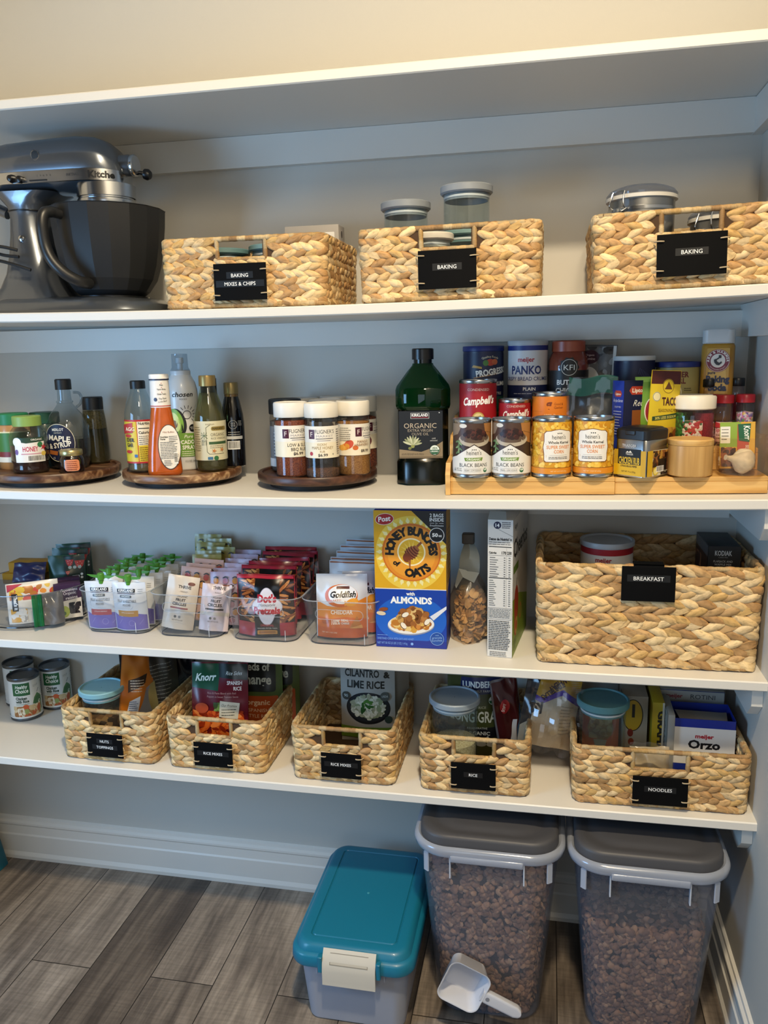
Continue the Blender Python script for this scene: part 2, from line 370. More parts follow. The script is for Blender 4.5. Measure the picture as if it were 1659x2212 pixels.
shelf_labels = ['topmost white painted shelf board with nothing standing on it', 'white painted shelf board carrying the stand mixer and three baking baskets',
                'white painted shelf board carrying the wooden turntables and canned goods', 'white painted shelf board carrying clear snack bins, cereal and the breakfast basket', 'lowest white painted shelf board carrying soup cans and five small woven baskets']
for i in range(5):
    s = thing('shelf', shelf_labels[i], 'shelf', (0, 0, 0))
    rings = []
    for k in range(33):
        x = XL + (XR - XL) * k / 32; z = shz(i, x); e = 0.0022
        rings.append([(x, -0.0005, z - T), (x, -D + e, z - T), (x, -D, z - T + e), (x, -D, z - e), (x, -D + e, z), (x, -0.0005, z)])
    MB().loft(rings, trim_m).build('shelf_board', s, angle=30)
    zc = SHELF[i] - T - max(SAG[i], 0.0004) - 0.0002; hc = 0.0655 - (SAG[i] if i == 1 else 0)
    MB().box(XL, -0.0205, zc - hc, XR - 0.0205, -0.0005, zc, trim_m).build('back_cleat', s)
    zc = SHELF[i] - T - 0.0015
    MB().loft([[(x, -0.0005, zc - 0.0655), (x, -0.275, zc - 0.0655), (x, -0.303, zc - 0.038), (x, -0.303, zc), (x, -0.0005, zc)] for x in (XR - 0.0205, XR - 0.0005)], trim_m).build('side_cleat', s)

# ------------------------------------------------------------------ woven baskets
def weave_mat():
    m, N, L, b = newmat('water_hyacinth')
    at = N.new('ShaderNodeAttribute'); at.attribute_name = 'Col'
    st = N.new('ShaderNodeAttribute'); st.attribute_name = 'strand'
    mp = N.new('ShaderNodeMapping'); mp.inputs['Scale'].default_value = (1.6, 9, 1); L.new(st.outputs['Vector'], mp.inputs[0])
    no = N.new('ShaderNodeTexNoise'); no.inputs['Scale'].default_value = 1.0; no.inputs['Detail'].default_value = 4; no.inputs['Distortion'].default_value = 0.6; L.new(mp.outputs[0], no.inputs['Vector'])
    r = ramp(N, [(0.28, '#8c7f72'), (0.5, '#e6e0d8'), (0.72, '#ffffff')]); L.new(no.outputs['Fac'], r.inputs[0])
    x = N.new('ShaderNodeMix'); x.data_type = 'RGBA'; x.blend_type = 'MULTIPLY'; x.inputs['Factor'].default_value = 0.6
    L.new(at.outputs['Color'], x.inputs['A']); L.new(r.outputs[0], x.inputs['B']); L.new(x.outputs['Result'], b.inputs['Base Color'])
    b.inputs['Roughness'].default_value = 0.55; b.inputs['Specular IOR Level'].default_value = 0.35
    bu = N.new('ShaderNodeBump'); bu.inputs['Strength'].default_value = 0.55; bu.inputs['Distance'].default_value = 0.0015; L.new(no.outputs['Fac'], bu.inputs['Height']); L.new(bu.outputs[0], b.inputs['Normal'])
    return m
WEAVE = weave_mat(); DARK_CORE = M('#4a3420', 0.9)
STRAW = [(lambda c: (c[0], c[1] * 1.15, c[2] * 1.30))(lin(c)) for c in ('#cfa772', '#c39a66', '#b98d5b', '#d6b280', '#a97d4e', '#c7a578', '#bf9358', '#a97c4d', '#cdaa7c')]
NS, NC = 9, 8
def strand(mb, fn, s0, z0, l, w, tilt, R, out0=0.0, th=0.42, colr=None, lift=0.0016):
    o = len(mb.v); ct, stt = cos(tilt), sin(tilt); c = colr or R.choice(STRAW); q = 1.16 + 0.34 * R.random(); c = tuple(a * q for a in c) + (1,)
    ph = R.random() * 50; bend = (R.random() - 0.5) * 0.12 * l; vs = []; fs = []
    for i in range(NS):
        u = -1 + 2 * i / (NS - 1); hw = w / 2 * max(0.05, (1 - abs(u) ** 2.3)) ** 0.62
        for j in range(NC):
            a = 2 * pi * j / NC; ac, n = cos(a) * hw, sin(a) * hw * 2 * th + out0 + lift * u
            if abs(a - pi / 2) < 0.1: n -= hw * 0.12 * (1 + sin(ph))
            al = u * l / 2; ac += bend * (1 - u * u)
            vs.append(fn(s0 + al * ct - ac * stt, z0 + al * stt + ac * ct, n)); mb.uv.append((ph + u * l * 25, ph + a / 2 / pi * 1.0, 0)); mb.col.append(c)
    for i in range(NS - 1):
        for j in range(NC): a, b2 = i * NC + j, i * NC + (j + 1) % NC; fs.append((a, b2, b2 + NC, a + NC))
    fs.append(tuple(range(NC - 1, -1, -1))); fs.append(tuple((NS - 1) * NC + j for j in range(NC)))
    mb.add(vs, fs, WEAVE)
def rope(mb, pts, rad, R, closed=False, turns=90.0):
    """a rim bound round with flat straw"""
    P = [Vector(p) for p in pts]; Ls = [0]
    for a, b in zip(P, P[1:]): Ls.append(Ls[-1] + (b - a).length)
    n = max(6, int(Ls[-1] / 0.0032)); Q = [Vector(p) for p in resample(pts, n)]
    rr = []; c = None
    o = len(mb.v); base = STRAW[R.randrange(6)]
    for i in range(n): rr.append(rad * (0.93 + 0.16 * abs(sin(i * 0.62)) + 0.08 * R.random()))
    mb.tube([tuple(q) for q in Q], rr, WEAVE, 8, closed=False)
    for k in range(len(mb.v) - o):
        i = k // 8
        if k % (8 * 5) == 0: c = R.choice(STRAW[:7]); g = 0.8 + 0.3 * R.random()
        mb.col.append(tuple(a * g for a in c) + (1,)); mb.uv.append((k % 8 * 0.3, i * 0.5, 0))
def tilt(loc):
    i = min(range(5), key=lambda k: abs(SHELF[k] - 0.005 - loc[2])); return math.atan((shz(i, loc[0] + .05) - shz(i, loc[0] - .05)) / .1)
def basket(label, W, Dp, H, loc, rows, sign, cut=True, seglen=0.037, rz=0.0, seed=1, group='woven baskets', plate=(0.1, 0.066), plate_z=None, cutw=0.098, text_h=0.0068, big=False):
    R = random.Random(seed); t = thing('woven_basket', label, 'basket', loc, rz, group, rot=(0, -tilt(loc), rz))
    hx, hy, r = W / 2 - 0.006, Dp / 2 - 0.006, 0.014
    segs = [(2 * (hx - r), (-(hx - r), -hy), (1, 0)), (pi / 2 * r, (hx - r, -hy + r), -pi / 2), (2 * (hy - r), (hx, -(hy - r)), (0, 1)), (pi / 2 * r, (hx - r, hy - r), 0),
            (2 * (hx - r), (hx - r, hy), (-1, 0)), (pi / 2 * r, (-hx + r, hy - r), pi / 2), (2 * (hy - r), (-hx, hy - r), (0, -1)), (pi / 2 * r, (-hx + r, -hy + r), pi)]
    PER = sum(a[0] for a in segs)
    def per(sv):
        sv %= PER
        for ln, p, d in segs:
            if sv <= ln:
                if isinstance(d, tuple): return p[0] + d[0] * sv, p[1] + d[1] * sv, d[1], -d[0]
                a = d + sv / r; return p[0] + r * cos(a), p[1] + r * sin(a), cos(a), sin(a)
            sv -= ln
        return per(0)
    def fn(sv, z, n):
        x, y, nx, ny = per(sv); k = 1 - 0.025 * (1 - z / H); return ((x + nx * n) * k, (y + ny * n) * k, max(z, 0.0012))
    F = 2 * (hx - r); cx0, cx1 = F / 2 - cutw / 2, F / 2 + cutw / 2; rimz = H - 0.005; rh = (rimz - 0.004) / rows; zc = rimz - rh * 3.05 if cut else 9
    mb = MB(); mb.col = []; mb.uv = []
    pitch = seglen * 0.58
    for row in range(rows):
        z0 = 0.004 + rh * (row + 0.5); n = round(PER / pitch); ph = R.random()
        for k in range(n):
            sv = (k + ph + 0.25 * (R.random() - 0.5)) * PER / n; l = seglen * (0.9 + 0.3 * R.random())
            if cut and z0 > zc - rh * 0.2 and cx0 - l * 0.36 < sv % PER < cx1 + l * 0.36:
                continue
            strand(mb, fn, sv, z0 + rh * 0.12 * (R.random() - 0.5), l, rh * (1.22 + 0.2 * R.random()), (1 if row % 2 else -1) * (0.30 + 0.12 * R.random()), R)
    # dark core added to block light through the weave gaps, same opening
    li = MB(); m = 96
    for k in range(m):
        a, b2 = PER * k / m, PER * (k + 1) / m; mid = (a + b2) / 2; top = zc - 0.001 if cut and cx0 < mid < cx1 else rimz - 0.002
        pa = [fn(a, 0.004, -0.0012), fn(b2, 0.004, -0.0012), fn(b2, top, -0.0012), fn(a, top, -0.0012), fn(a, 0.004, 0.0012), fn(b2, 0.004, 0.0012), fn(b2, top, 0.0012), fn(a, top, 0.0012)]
        li.add(pa, [(1, 0, 3, 2), (4, 5, 6, 7), (3, 7, 6, 2)], DARK_CORE)
    o0 = len(mb.v); mb.add(li.v, li.f, DARK_CORE); bx = len(mb.v)
    mb.box(-hx * .975, -hy * .975, 0.001, hx * .975, hy * .975, 0.006, DARK_CORE)
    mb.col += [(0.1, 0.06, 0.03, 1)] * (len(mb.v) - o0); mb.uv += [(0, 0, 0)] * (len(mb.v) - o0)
    rope(mb, [fn(PER * k / 120, 0.0064, 0.001) for k in range(121)], 0.0052, R)
    mb.build('basket_weave', t, angle=60)
    rim = MB(); rim.col = []; rim.uv = []
    rope(rim, [fn(PER * k / 120, rimz, 0) for k in range(121)], 0.0047, R)
    rim.build('basket_rim', t, angle=60)
    if cut:
        hr = MB(); hr.col = []; hr.uv = []
        rope(hr, [fn(cx0 + (cx1 - cx0) * k / 12, zc, 0.001) for k in range(13)], 0.0045, R)
        for cx in (cx0, cx1): rope(hr, [fn(cx, zc + (rimz - zc) * k / 6, 0.0005) for k in range(7)], 0.0042, R)
        hr.build('handle_edge', t, angle=60)
    pw, phh = plate; pz = plate_z if plate_z is not None else 0.016; py = -hy - 0.0115
    sg = MB().rbox(-pw / 2, py - 0.0025, pz, pw / 2, py, pz + phh, M('#050506', 0.7, spec=0.12), r=0.004 if big else 0.0015, e=0.0005)
    a = Art(); k = len(sign)
    for i, s in enumerate(sign):
        zc2 = pz + phh * (0.66 if big else 0.56) + ((k - 1) / 2 - i) * text_h * 2.3; ww = text_h * 0.92 * len(s)
        a.rect(-ww / 2 - 0.008, zc2 - text_h * 0.85, ww / 2 + 0.008, zc2 + text_h * 0.95, '#0e0e0f'); a.text(s, 0, zc2 - text_h / 2, text_h, '#f2f2f0', bold=0.006)
    a.put(sg, flat_front(py - 0.0026)); p = sg.build('name_plate', t)
    if not big:
        for sx in (-1, 1):
            for sz in (0.16, 0.84):
                z = pz + phh * sz + R.uniform(-.002, .002)
                MB().tube(curve([(sx * (pw / 2 - 0.011), py - 0.001, z), (sx * (pw / 2 - 0.010), py - 0.0045, z), (sx * (pw / 2), py - 0.0042, z + 0.0005), (sx * (pw / 2 + 0.004), py + 0.004, z)], 9), 0.0012, M('#b9a687', 0.9), 6).build('twine_tie', p)
    else:
        MB().box(-pw * .28, py - 0.0015, pz + phh - 0.001, pw * .28, py, H + 0.004, M('#050506', 0.7, spec=0.12)).box(-pw * .28, py - 0.0015, H + 0.0025, pw * .28, -hy + 0.012, H + 0.004, M('#050506', 0.7, spec=0.12)).build('hook_clip', p)
    return t

bz = lambda i, x: shz(i, x) + 0.0008
BH = 0.1335
basket('low woven straw basket marked baking mixes and chips, beside the stand mixer', 0.338, 0.275, BH, (-0.5805, -0.178, bz(1, -0.58)), 10, ['BAKING', 'MIXES & CHIPS'], seed=11, plate=(0.106, 0.068), plate_z=0.014)
basket('woven straw basket marked baking with two grey-lidded jars standing in it', 0.340, 0.275, BH, (-0.183, -0.178, bz(1, -0.183)), 10, ['BAKING'], seed=12, plate=(0.106, 0.068), plate_z=0.02)
basket('woven straw basket marked baking filled with clamp-lid steel canisters', 0.330, 0.275, BH, (0.2365, -0.178, bz(1, 0.2365)), 10, ['BAKING'], seed=13, plate=(0.114, 0.070), plate_z=0.02)
basket('big deep woven basket with a breakfast plate hooked on its front', 0.420, 0.280, 0.206, (0.193, -0.149, bz(3, 0.193)), 13, ['BREAKFAST'], cut=False, seglen=0.05, seed=14, plate=(0.098, 0.068), plate_z=0.138, text_h=0.0075, big=True)
basket('small woven basket marked nuts toppings on the lowest shelf', 0.234, 0.272, 0.126, (-0.966, -0.169, bz(4, -0.966)), 9, ['NUTS', 'TOPPINGS'], seed=15, plate=(0.088, 0.056), plate_z=0.016, cutw=0.078, text_h=0.0062)
basket('small woven basket marked rice mixes holding a red Spanish rice packet', 0.234, 0.272, 0.126, (-0.706, -0.168, bz(4, -0.706)), 9, ['RICE MIXES'], seed=16, plate=(0.09, 0.056), plate_z=0.016, cutw=0.08, text_h=0.0062)
basket('small woven basket marked rice mixes holding one cilantro lime rice pouch', 0.231, 0.272, 0.126, (-0.416, -0.169, bz(4, -0.416)), 9, ['RICE MIXES'], seed=17, plate=(0.088, 0.056), plate_z=0.016, cutw=0.082, text_h=0.0062)
basket('small woven basket marked rice with a grey-lidded glass jar in it', 0.232, 0.272, 0.126, (-0.136, -0.170, bz(4, -0.136)), 9, ['RICE'], seed=18, plate=(0.092, 0.058), plate_z=0.016, cutw=0.084, text_h=0.0062)
basket('wide woven basket marked noodles in the corner of the lowest shelf', 0.342, 0.272, 0.126, (0.230, -0.170, bz(4, 0.230)), 9, ['NOODLES'], seed=19, plate=(0.104, 0.060), plate_z=0.014, cutw=0.104, text_h=0.0068)

# ------------------------------------------------------------------ stand mixer on the second shelf
face = lambda x, y: math.atan2(-x, 1.828 + y)
def ellring(cx, hy, hz, cz, n=36, p=2.3):
    out = []
    for i in range(n):
        a = 2 * pi * i / n; c, s_ = cos(a), sin(a)
        out.append((cx, hy * math.copysign(abs(c) ** (2 / p), c), cz + hz * math.copysign(abs(s_) ** (2 / p), s_)))
    return out
GREY = M('#6a7078', 0.28, 0.75, coat=0.6); STEEL = M('#c9ccd0', 0.2, 1.0); BLACK = M('#111113', 0.35); RUB = M('#0c0c0d', 0.7)
def mixer():
    x0, y0 = -1.0, -0.185; t = thing('stand_mixer', 'silver grey stand mixer with a matte black bowl', 'mixer', (x0, y0, bz(1, -1.0)), rot=(0, -tilt((x0, y0, 1.494)), 0))
    # foot with a flared toe under the bowl
    b = MB(); b.loft([rrect(-0.005, 0, 0.200, 0.105, 0.085, 0.0, 8), rrect(-0.005, 0, 0.203, 0.108, 0.085, 0.006, 8), rrect(-0.005, 0, 0.198, 0.103, 0.083, 0.020, 8), rrect(-0.005, 0, 0.182, 0.09, 0.075, 0.030, 8), rrect(-0.02, 0, 0.150, 0.075, 0.06, 0.034, 8)], GREY)
    b.build('mixer_base', t)
    # column: sweeps in from the foot and out again under the head
    rings = []
    for z, xa, xb, hy, r in ((0.015, -0.203, 0.02, 0.098, 0.06), (0.032, -0.188, -0.0, 0.088, 0.055), (0.055, -0.168, -0.018, 0.074, 0.05), (0.085, -0.155, -0.035, 0.064, 0.045), (0.125, -0.147, -0.047, 0.058, 0.042), (0.165, -0.142, -0.056, 0.054, 0.04), (0.20, -0.139, -0.062, 0.052, 0.038), (0.222, -0.142, -0.06, 0.053, 0.038), (0.238, -0.155, -0.045, 0.056, 0.038), (0.25, -0.165, -0.02, 0.06, 0.038)):
        rings.append(rrect((xa + xb) / 2, 0, (xb - xa) / 2, hy, r, z, 7))
    b = MB().loft(rings, GREY); p = b.build('column', t, angle=60)
    MB().tube([(x, y, 0.213) for x, y, _ in rrect(-0.1, 0, 0.0405, 0.0535, 0.038, 0, 7)], 0.0016, BLACK, 6, closed=True).build('hinge_seam', p)
    q = MB(); q.lathe([(0.006, 0), (0.006, 0.003), (0.003, 0.0045), (0.0005, 0.0045)], STEEL, 16); q.xf(Matrix.Translation((-0.095, -0.056, 0.155)) @ Matrix.Rotation(pi / 2, 4, 'X')); q.build('lock_pin', p)
    # motor head
    rings = []
    for x, hy, hz, cz in ((-0.193, 0.018, 0.018, 0.306), (-0.189, 0.036, 0.034, 0.304), (-0.180, 0.047, 0.045, 0.302), (-0.166, 0.054, 0.0505, 0.301), (-0.145, 0.058, 0.0525, 0.301), (-0.09, 0.061, 0.054, 0.302), (-0.02, 0.0625, 0.056, 0.303), (0.03, 0.064, 0.057, 0.303), (0.07, 0.063, 0.0555, 0.301), (0.095, 0.059, 0.051, 0.297), (0.112, 0.052, 0.044, 0.292), (0.124, 0.042, 0.034, 0.286), (0.131, 0.028, 0.022, 0.281), (0.134, 0.010, 0.008, 0.278)):
        rings.append(ellring(x, hy, hz, cz))
    h = MB().loft(rings, GREY); hd = h.build('motor_head', t, angle=60); hd.scale = (0.92, 1, 1); hd.location = (0.0, 0, 0)
    # silver trim band all round the lower head
    band = []
    path = [(-0.165, -0.0555), (-0.10, -0.0615), (-0.02, -0.0645), (0.04, -0.066), (0.08, -0.064), (0.105, -0.056), (0.122, -0.044), (0.132, -0.026), (0.135, 0)]
    path = path + [(x, -y) for x, y in path[-2::-1]]
    for x, y in [q[:2] for q in curve([(a, c, 0) for a, c in path], 90)]:
        k = 1.0; d = Vector((x * 0.35, y)).normalized() * 0.0015
        band.append([(x, y, 0.262), (x + d.x, y + d.y, 0.263), (x + d.x, y + d.y, 0.285), (x, y, 0.286)])
    tb = MB(); tb.loft([[r[i] for r in band] for i in range(4)], STEEL, False, False, closed=False); tr = tb.build('trim_band', hd, angle=50)
    a = Art(); a.text('ARTISAN', 0.022, 0, 0.0052, '#3a3a3a', w=0.030)
    for i, s_ in enumerate(('2', '4', '6', '8', '10')): a.text(s_, -0.0655 + i * 0.008, 0.002, 0.0036, '#444444')
    a.rect(-0.086, -0.0065, -0.042, -0.0042, '#101010'); a.rect(-0.142, 0.0005, -0.118, 0.0012, '#777777'); a.rect(-0.142, -0.003, -0.122, -0.0023, '#777777')
    def bandmap(x, z, o):
        s_ = x + 0.022; q = ((-0.2, -0.05), (-0.165, -0.0555), (-0.10, -0.0615), (-0.02, -0.0645), (0.04, -0.066), (0.09, -0.063)); y = next(a[1] + (b[1] - a[1]) * (s_ - a[0]) / (b[0] - a[0]) for a, b in zip(q, q[1:]) if s_ <= b[0]) - 0.0007
        return (s_, y - 0.0016 - o, 0.272 + z)
    mb = a.put(MB(), bandmap, step=0.006)
    a = Art(); a.text('Kitche', 0, 0, 0.0125, '#0b0b0b', w=0.056, bold=0.035)
    pth = [q for q in curve([(0.035, -0.0665, 0), (0.06, -0.0662, 0), (0.085, -0.0638, 0), (0.105, -0.0570, 0), (0.122, -0.0455, 0), (0.132, -0.028, 0)], 60)]
    ln = [0]
    for u, v in zip(pth, pth[1:]): ln.append(ln[-1] + (Vector(v) - Vector(u)).length)
    def kmap(x, z, o):
        d = x + 0.074; j = max(i for i in range(len(ln)) if ln[i] <= max(d, 0)); j = min(j, len(pth) - 2); u, v = Vector(pth[j]), Vector(pth[j + 1]); q = u.lerp(v, (d - ln[j]) / max(ln[j + 1] - ln[j], 1e-6)); n = Vector((v.y - u.y, -(v.x - u.x), 0)).normalized()
        q += n * (0.0016 + o); return (q.x, q.y, 0.268 + z)
    a.put(mb, kmap, step=0.004); mb.build('lettering', tr)
    k = MB(); k.lathe([(0.0085, 0), (0.0085, 0.006), (0.006, 0.014), (0.001, 0.016)], BLACK, 20); k.xf(Matrix.Translation((-0.108, -0.0595, 0.272)) @ Matrix.Rotation(pi / 2, 4, 'X')); k.build('speed_knob', tr)
    k = MB(); k.lathe([(0.0065, 0), (0.0075, 0.008), (0.0065, 0.013), (0.001, 0.015)], BLACK, 20); k.xf(Matrix.Translation((-0.085, -0.061, 0.269)) @ Matrix.Rotation(pi / 2, 4, 'X')); k.build('lock_lever', tr)
    k = MB(); k.lathe([(0.0095, 0), (0.0095, 0.0012), (0.001, 0.0014)], M('#20262c', 0.4), 24); k.tube([(0.0095 * cos(i * pi / 12), 0.0095 * sin(i * pi / 12), 0.001) for i in range(24)], 0.0009, STEEL, 6, closed=True); k.xf(Matrix.Translation((-0.048, -0.0605, 0.316)) @ Matrix.Rotation(pi / 2 + 0.06, 4, 'X')); k.build('head_screw', hd)
    k = MB(); k.lathe([(0.0, 0.0), (0.0215, 0.0), (0.0215, 0.045), (0.0195, 0.052)], GREY, 32); k.xf(Matrix.Translation((0.10, 0, 0.300)) @ Matrix.Rotation(pi / 2, 4, 'Y')); hb = k.build('attachment_hub', hd)
    k = MB(); k.lathe([(0.0205, 0.0), (0.0215, 0.002), (0.0215, 0.007), (0.019, 0.009), (0.001, 0.009)], STEEL, 32); k.xf(Matrix.Translation((0.151, 0, 0.300)) @ Matrix.Rotation(pi / 2, 4, 'Y')); k.build('hub_cap', hb)
    k = MB(); k.lathe([(0.004, 0), (0.004, 0.012), (0.0105, 0.014), (0.0115, 0.022), (0.008, 0.028), (0.001, 0.029)], BLACK, 20); k.xf(Matrix.Translation((0.135, -0.008, 0.296)) @ Matrix.Rotation(pi / 2 + 0.25, 4, 'Y') @ Matrix.Translation((0, 0.0, 0.012))); k.xf(Matrix.Translation((0.012, 0.022, -0.004))); k.build('hub_knob', hb)
    # planetary housing over the bowl
    MB().lathe([(0.045, 0.212), (0.058, 0.214), (0.0595, 0.217), (0.0595, 0.231), (0.0575, 0.233), (0.0575, 0.2345), (0.0600, 0.2365), (0.0600, 0.262)], STEEL, 48, c=(0.076, 0)).build('beater_housing', t)
    MB().lathe([(0.03, 0.14), (0.045, 0.200), (0.045, 0.214)], M('#3a3e42', 0.3, 0.6), 32, c=(0.076, 0)).build('splash_collar', t)
    k = MB(); k.tube(curve([(-0.165, -0.03, 0.262), (-0.19, -0.02, 0.25), (-0.2, 0, 0.235), (-0.16, 0.0, 0.215)], 16), 0.012, GREY, 10); k.build('rear_neck', t)
    # bowl: dark matte with faint upright facets
    prof = [(0.052, 0.030), (0.058, 0.032), (0.078, 0.047), (0.094, 0.070), (0.104, 0.10), (0.111, 0.14), (0.1155, 0.18), (0.1175, 0.212), (0.1185, 0.2135), (0.1165, 0.2145), (0.113, 0.19), (0.105, 0.13), (0.08, 0.06), (0.001, 0.045)]
    BOWL = M('#1f2022', 0.5, 0.0, spec=0.3); bb = MB(); n = 18; m = 3; rings = []
    for r, z in prof:
        rings.append([((r * cos(pi / n) / cos(((j % m) / m - 0.5) * 2 * pi / n)) * cos(2 * pi * j / (n * m)) + 0.076, (r * cos(pi / n) / cos(((j % m) / m - 0.5) * 2 * pi / n)) * sin(2 * pi * j / (n * m)), z) for j in range(n * m)])
    bb.loft(rings, BOWL, True, True); bo = bb.build('mixing_bowl', t, angle=14)
    MB().lathe([(0.075, 0.0295), (0.075, 0.036), (0.06, 0.038)], M('#2a2c30', 0.25, 0.7), 40, c=(0.076, 0)).build('bowl_plate', t)
    lat, tow = Vector((-0.87, -0.49)), Vector((0.48, -0.875)); d = (lat * 0.80 + tow * 0.60).normalized(); d2 = (lat * 0.28 + tow * 0.95).normalized()
    P = lambda dd, r, z: (0.076 + dd.x * r, dd.y * r, z)
    MB().tube(curve([P(d, 0.108, 0.192), P(d, 0.135, 0.194), P(d, 0.150, 0.188), P(d, 0.156, 0.168), P(d, 0.153, 0.13), P((d + d2 * .12).normalized(), 0.147, 0.10), P((d + d2 * .4).normalized(), 0.133, 0.076), P((d + d2).normalized(), 0.113, 0.061), P((d + d2 * 1.6).normalized(), 0.086, 0.058)], 48), [0.0105] * 6 + [0.0115] * 43, M('#1c1d1f', 0.38), 12).build('bowl_handle', bo, angle=60)
    cd = MB(); cd.tube(curve([(-0.16, -0.045, 0.20), (-0.172, -0.06, 0.17), (-0.165, -0.075, 0.145), (-0.13, -0.085, 0.122), (-0.085, -0.085, 0.115)], 30), 0.0033, RUB, 8)
    cd.tube(curve([(-0.085, -0.088, 0.128), (-0.12, -0.1, 0.135), (-0.165, -0.09, 0.132), (-0.186, -0.075, 0.122), (-0.17, -0.07, 0.112), (-0.13, -0.085, 0.108), (-0.09, -0.09, 0.098), (-0.06, -0.085, 0.088)], 40), 0.0033, RUB, 8); cd.build('power_cord', t)
mixer()

# ------------------------------------------------------------------ things in the baskets of the second shelf
GLASS = CLEAR('#f4f8f8', 0.02, '#cdd6d8', 0.03, 1.2); PLASTIC = CLEAR('#eef1f5', 0.07, '#cfd6de', 0.08, 1.1)
def glass_jar(name, label, cat, r, h, loc, lidcol, lid_h=0.014, contents=None, level=0.6, group=None, metal_ring=False, lip=0.006):
    t = thing(name, label, cat, loc, group=group)
    MB().lathe([(r * 0.9, 0), (r, 0.004), (r, h - lid_h * 0.3), (r - 0.0018, h - lid_h * 0.3), (r - 0.0018, 0.006), (0.001, 0.004)], GLASS, 40, cap=(True, False)).build('glass_body', t)
    lm = M(lidcol, 0.45); l = MB().lathe([(r - 0.004, h - lid_h - 0.012), (r - 0.002, h - lid_h - 0.012), (r - 0.002, h - lid_h), (r + lip * 0.5, h - lid_h), (r + lip, h - lid_h + 0.003), (r + lip, h - 0.002), (r + lip - 0.002, h), (r + lip - 0.0045, h), (r + lip - 0.006, h - 0.003), (0.001, h - 0.0035)], lm, 44, cap=(False, False)).build('jar_lid', t)
    MB().lathe([(r - 0.0012, h - lid_h - 0.008), (r - 0.0006, h - lid_h - 0.006), (r - 0.0012, h - lid_h - 0.004)], M('#c9ced2', 0.4), 40, cap=(False, False)).build('seal_ring', l)
    if contents: MB().lathe([(r * 0.86, 0.007), (r - 0.003, 0.010), (r - 0.003, h * level), (r * 0.5, h * level + 0.004), (0.001, h * level + 0.002)], contents, 32).build('contents', t)
    return t
zb = bz(1, -0.2) + 0.008
glass_jar('glass_jar', 'empty glass jar with grey lid rising from the middle baking basket, nearer the mixer', 'jar', 0.0445, 0.196, (-0.290, -0.135, zb), '#8b9198', 0.016)
glass_jar('glass_jar', 'glass jar with grey lid stacked on a teal-lidded jar in the middle baking basket', 'jar', 0.0455, 0.086, (-0.165, -0.155, zb + 0.1305), '#8b9198', 0.016)
glass_jar('glass_jar', 'glass jar with dull teal lid under the grey-lidded jar', 'jar', 0.050, 0.130, (-0.165, -0.155, zb), '#6f8f92', 0.010, SPECK('flour', [(0.3, '#cfc8bb'), (0.7, '#ece6da')], 200), 0.45)
glass_jar('glass_jar', 'short jar with a cream lid seen through the handle hole of the middle basket', 'jar', 0.036, 0.118, (-0.222, -0.245, zb), '#d9d3c6', 0.014, SPECK('red_candy', [(0.3, '#7c1d1d'), (0.5, '#e6d8cc'), (0.7, '#b93030')], 90), 0.8)
zb1 = bz(1, -0.58) + 0.008
glass_jar('glass_jar', 'teal-lidded glass jar behind the mixes and chips handle hole, beside the mixer end', 'jar', 0.046, 0.112, (-0.652, -0.215, zb1), '#5c7d80', 0.012, M('#3a2a20', 0.8), 0.6)
glass_jar('glass_jar', 'teal-lidded glass jar with dark contents in the mixes and chips basket, nearer the glass jars', 'jar', 0.046, 0.116, (-0.546, -0.212, zb1), '#6a8a8c', 0.012, M('#4a3322', 0.8), 0.55)
def carton(name, label, cat, w, d, h, loc, col, rz=0.0, group=None, rot=None, rough=0.5, e=0.0008, body='carton_body'):
    t = thing(name, label, cat, loc, rz, group, rot); MB().rbox(-w / 2, -d / 2, 0, w / 2, d / 2, h, M(col, rough), r=0.0012, e=e, n=2).build(body, t); return t
t = carton('carton', 'pale grey carton rising behind the mixes and chips basket rim', 'box', 0.118, 0.05, 0.168, (-0.497, -0.085, zb1), '#a9a39d')
a = Art(); a.rr(0.018, 0.130, 0.050, 0.153, 0.002, '#e8e6e2'); a.small(-0.05, 0.150, 0.01, 2, 0.006, 0.0012, '#8d8782', 4); art_flat(a, -0.0253, 'label', t)
a = Art(); a.ell(0, 0.150, 0.006, 0.008, '#3a3530'); a.ring(0, 0.150, 0.009, 0.001, '#d8d4cf'); art_flat(a, 0, 'side_mark', t, fn=lambda x, z, o: (0.0592 + o, x, z))
